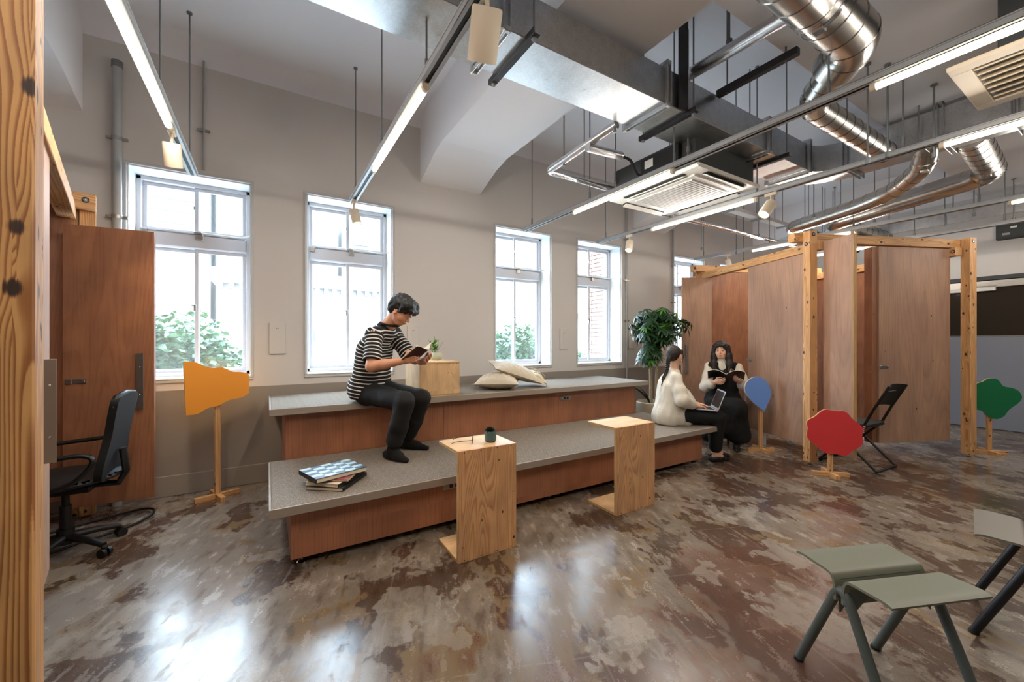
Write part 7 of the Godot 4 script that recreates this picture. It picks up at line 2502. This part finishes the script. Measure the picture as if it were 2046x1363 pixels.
func woman_magazine() -> void:
	var B := Vector3(5.05, 0.0, -3.03)
	var o := thing("person", "woman with long loose dark hair, black dress over ivory blouse, reading a magazine", "person", B)
	var J := shifted({
		"pel": Vector3(5.075, 0.545, -3.045), "chest": Vector3(5.050, 0.850, -3.035), "neck": Vector3(5.015, 1.035, -3.030), "head": Vector3(4.985, 1.180, -3.020),
		"shR": Vector3(4.920, 0.965, -3.150), "elR": Vector3(4.790, 0.715, -3.110), "wrR": Vector3(4.720, 0.790, -2.945),
		"shL": Vector3(5.120, 0.965, -2.880), "elL": Vector3(5.100, 0.715, -2.765), "wrL": Vector3(4.945, 0.790, -2.765),
		"hipR": Vector3(5.005, 0.520, -3.105), "knR": Vector3(4.650, 0.500, -2.895), "anR": Vector3(4.660, 0.090, -2.920),
		"hipL": Vector3(5.085, 0.520, -2.965), "knL": Vector3(4.785, 0.500, -2.705), "anL": Vector3(4.835, 0.090, -2.735)}, B)
	var z := Vector3(-0.92, -0.03, 0.38).normalized()
	var hb := frame_at(Vector3.ZERO, z).basis
	hb = hb * Basis(Vector3(0, 0, 1), 0.05)
	var hc: Vector3 = J.head
	var s := 0.95
	var g := Geo.new()
	var sd := Sdf.new(Vector3(-0.50, -0.02, -0.26), Vector3(0.26, 1.14, 0.42), 0.0125)
	trunk_of_body(sd, J, 0.80)
	for q in [["shR", "elR", "wrR"], ["shL", "elL", "wrL"]]:
		sd.cap(J[q[0]], J[q[1]], 0.042, 0.034, 0.03)
		sd.cap(J[q[1]], J[q[2]], 0.034, 0.0225, 0.02)
	leg_chain(sd, J.hipR, J.knR, J.anR, 0.068, 0.047, 0.045, 0.030)
	leg_chain(sd, J.hipL, J.knL, J.anL, 0.068, 0.047, 0.045, 0.030)
	sd.cap(J.neck, hc + hb * Vector3(0, -0.05, -0.02), 0.044, 0.042, 0.03)
	sd.put(g)
	head(g, hc, hb, s, J.neck - Vector3(0, 0.02, 0), 0.047)
	hand(g, J.wrR, Vector3(0.05, 0.15, 0.9), Vector3(0.35, 0.2, 0.3), Vector3(0.3, 0.85, 0.1), [0.55, 0.65, 0.75, 0.8], 0.90, 0.5)
	hand(g, J.wrL, Vector3(-0.85, 0.35, 0.05), Vector3(0.3, 0.9, 0.1), Vector3(-0.1, 0.2, 0.9), [0.35, 0.4, 0.45, 0.5], 0.90, 0.3)
	var body := part(g, "body", M.skin_pale, o)
	eyes(body, hc, hb, s, 0.95)
	brows_and_mouth(body, hc, hb, s, M.hair_brown)
	# long hair with a parted fringe
	var P := func(x: float, y: float, zz: float) -> Vector3: return hc + hb * (Vector3(x, y, zz) * s)
	var hs := Sdf.new(hc + Vector3(-0.18, -0.34, -0.19), hc + Vector3(0.19, 0.16, 0.19), 0.0065)
	hs.ell(P.call(0, 0.045, -0.020), Vector3(0.088, 0.090, 0.104) * s, hb, 0.02)
	for x in [-1.0, 1.0]:
		hs.cap(P.call(x * 0.076, 0.050, 0.010), P.call(x * 0.090, -0.080, 0.005), 0.034, 0.038, 0.03)
		hs.cap(P.call(x * 0.090, -0.080, 0.005), P.call(x * 0.098, -0.175, 0.028), 0.038, 0.036, 0.03)
		hs.cap(P.call(x * 0.098, -0.175, 0.028), P.call(x * 0.088, -0.270, 0.072), 0.036, 0.012, 0.03)
	hs.cap(P.call(0, 0.0, -0.065), P.call(0, -0.20, -0.075), 0.075, 0.06, 0.04)
	hs.cut(P.call(0.0, -0.040, 0.094), Vector3(0.067, 0.098, 0.072) * s, hb, 0.012)
	hs.cut(P.call(0.0, -0.150, 0.080), Vector3(0.052, 0.09, 0.070) * s, hb, 0.012)
	for q in [[-0.050, -0.058, 0.020], [-0.030, -0.045, 0.030], [-0.008, -0.018, 0.038], [0.018, 0.012, 0.036], [0.040, 0.042, 0.026], [0.056, 0.062, 0.012]]:
		hs.cap(P.call(q[0] * 0.55 - 0.012, 0.108, 0.045), P.call(q[0], 0.070, 0.082), 0.016, 0.012, 0.012)
		hs.cap(P.call(q[0], 0.070, 0.082), P.call(q[1], q[2] + 0.006, 0.090), 0.012, 0.004, 0.010)
	var nz := FastNoiseLite.new()
	nz.seed = 8
	nz.frequency = 18.0
	hs.ripple(nz, 0.005)
	part(hs.put(Geo.new()), "hair", M.hair_brown, o)
	# ivory blouse: high collar, full sleeves gathered at the wrist
	var bl := Sdf.new(Vector3(-0.46, 0.36, -0.30), Vector3(0.26, 1.14, 0.42), 0.011)
	trunk_of_body(bl, J, 0.92)
	for q in [["shR", "elR", "wrR"], ["shL", "elL", "wrL"]]:
		bl.cap(J[q[0]], J[q[0]].lerp(J[q[1]], 0.5), 0.050, 0.056, 0.03)
		bl.cap(J[q[0]].lerp(J[q[1]], 0.5), J[q[1]], 0.056, 0.066, 0.03)
		bl.cap(J[q[1]], J[q[1]].lerp(J[q[2]], 0.6), 0.066, 0.056, 0.03)
		bl.cap(J[q[1]].lerp(J[q[2]], 0.6), J[q[1]].lerp(J[q[2]], 0.93), 0.062, 0.028, 0.02)
	bl.cap(J.neck - Vector3(0, 0.03, 0), J.neck + (hc - J.neck) * 0.30, 0.056, 0.052, 0.02)
	nz.frequency = 8.0
	bl.ripple(nz, 0.008)
	nz.frequency = 16.0
	bl.ripple(nz, 0.006, 0.3)
	part(bl.put(Geo.new()), "blouse", M.ivory, o)
	# sleeveless black dress with a deep V and a long skirt
	var dr := Sdf.new(Vector3(-0.56, 0.08, -0.34), Vector3(0.30, 1.06, 0.46), 0.012)
	trunk_of_body(dr, J, 1.06)
	for x in [-1.0, 1.0]:
		var hip: Vector3 = J.hipR if x < 0 else J.hipL
		var kn: Vector3 = J.knR if x < 0 else J.knL
		var an: Vector3 = J.anR if x < 0 else J.anL
		dr.cap(J.pel, hip, 0.13, 0.12, 0.05)
		dr.cap(hip, kn, 0.115, 0.095, 0.08)
		dr.cap(kn, kn.lerp(an, 0.80) + (an - (J.anR + J.anL) * 0.5) * 0.25, 0.095, 0.125, 0.09)
	dr.cap((J.knR + J.knL) * 0.5, (J.knR + J.knL) * 0.5 + Vector3(0.03, -0.25, 0), 0.10, 0.11, 0.09)
	var fz := Vector3(-0.87, 0, 0.5)
	# V opening, armholes
	dr.cut(J.neck + fz * 0.10 + Vector3(0, -0.03, 0), Vector3(0.060, 0.13, 0.060), Basis.IDENTITY, 0.008)
	dr.cut(J.neck + fz * 0.115 + Vector3(0, -0.10, 0), Vector3(0.036, 0.13, 0.040), Basis.IDENTITY, 0.010)
	dr.cut(J.shR + (J.shR - J.shL).normalized() * 0.065 + Vector3(0, -0.03, 0), Vector3(0.075, 0.13, 0.075), Basis.IDENTITY, 0.01)
	dr.cut(J.shL + (J.shL - J.shR).normalized() * 0.065 + Vector3(0, -0.03, 0), Vector3(0.075, 0.13, 0.075), Basis.IDENTITY, 0.01)
	dr.cut(J.neck + (hc - J.neck) * 0.4, Vector3(0.085, 0.085, 0.085), Basis.IDENTITY, 0.01)
	nz.frequency = 6.0
	dr.ripple(nz, 0.008)
	nz.frequency = 9.0
	dr.ripple(nz, 0.012, 0.12)
	part(dr.put(Geo.new()), "dress", M.dress, o)
	# trouser hems and black shoes under the skirt
	for q in [[J.anR, Vector3(-0.42, 0.0, 0.09)], [J.anL, Vector3(-0.24, 0.0, 0.28)]]:
		var an: Vector3 = q[0]
		part(Geo.new().tube([an + Vector3(0, -0.035, 0), an + Vector3(0, 0.10, 0)], 0.046, 14), "legging", M.dress, o)
		var sg := Geo.new()
		var he := Vector3(an.x + 0.03, 0.0, an.z - 0.02)
		foot_shape(sg, an - Vector3(0, 0.02, 0), he, he + Vector3(-0.19, 0, 0.11), 0.95)
		part(sg, "shoe", M.black, o)
	var bp: Vector3 = (J.chest + J.shL) * 0.5 + fz * 0.112 + Vector3(0.0, 0.025, 0.0)
	var bt := frame_at(bp, fz + Vector3(0, 0.15, 0.25))
	var badge := part(Geo.new().lathe([Vector2(0, 0.010), Vector2(0.019, 0.009), Vector2(0.024, 0.004), Vector2(0.024, 0.0)], 20, bt * Transform3D(Basis(Vector3(1, 0, 0), PI / 2), Vector3.ZERO)), "badge", M.gold, o)
	part(Geo.new().lathe([Vector2(0, 0.013), Vector2(0.015, 0.012), Vector2(0.018, 0.008)], 18, bt * Transform3D(Basis(Vector3(1, 0, 0), PI / 2), Vector3(0.016, -0.003, 0.0))), "badge_inset", M.plum, badge)
	# stool under her
	var st := thing("stool", "dark stool under the woman in the black dress", "stool", Vector3(5.09, 0, -3.05))
	part(Geo.new().box(Vector3(0, 0.405, 0), Vector3(0.32, 0.03, 0.32), 0.008), "seat", M.black, st)
	for q in [Vector2(-0.12, -0.12), Vector2(0.12, -0.12), Vector2(-0.12, 0.12), Vector2(0.12, 0.12)]:
		part(Geo.new().tube([Vector3(q.x * 1.2, 0, q.y * 1.2), Vector3(q.x, 0.395, q.y)], 0.014, 10), "leg", M.black, st)
	# magazine
	var k := thing("magazine", "open magazine with dark covers held by the woman in the black dress", "magazine", Vector3(4.795, 0.845, -2.845), 0.0)
	var u := Vector3(0.52, 0.0, 0.85).normalized()
	var up := Vector3(0.35, 0.88, -0.20)
	up = (up - u * up.dot(u)).normalized()
	k.basis = Basis(u, up, u.cross(up))
	for side in [-1.0, 1.0]:
		var lower := []
		for i in 9:
			var t := i / 8.0
			lower.append(Vector2(side * 0.20 * t, 0.055 * sin(t * PI * 0.8)))
		var pr := PackedVector2Array()
		var cv := PackedVector2Array()
		for p in lower:
			pr.append(p)
			cv.append(p + Vector2(0, -0.0005))
		for i in range(8, -1, -1):
			pr.append(lower[i] + Vector2(0, 0.005))
			cv.append(lower[i] + Vector2(0, -0.002))
		part(Geo.new().prism(pr, -0.13, 0.13, Transform3D.IDENTITY, true), "pages", M.paper, k)
		part(Geo.new().prism(cv, -0.132, 0.132, Transform3D.IDENTITY, true), "cover", M.mag_dark if side < 0 else M.mag_plum, k)
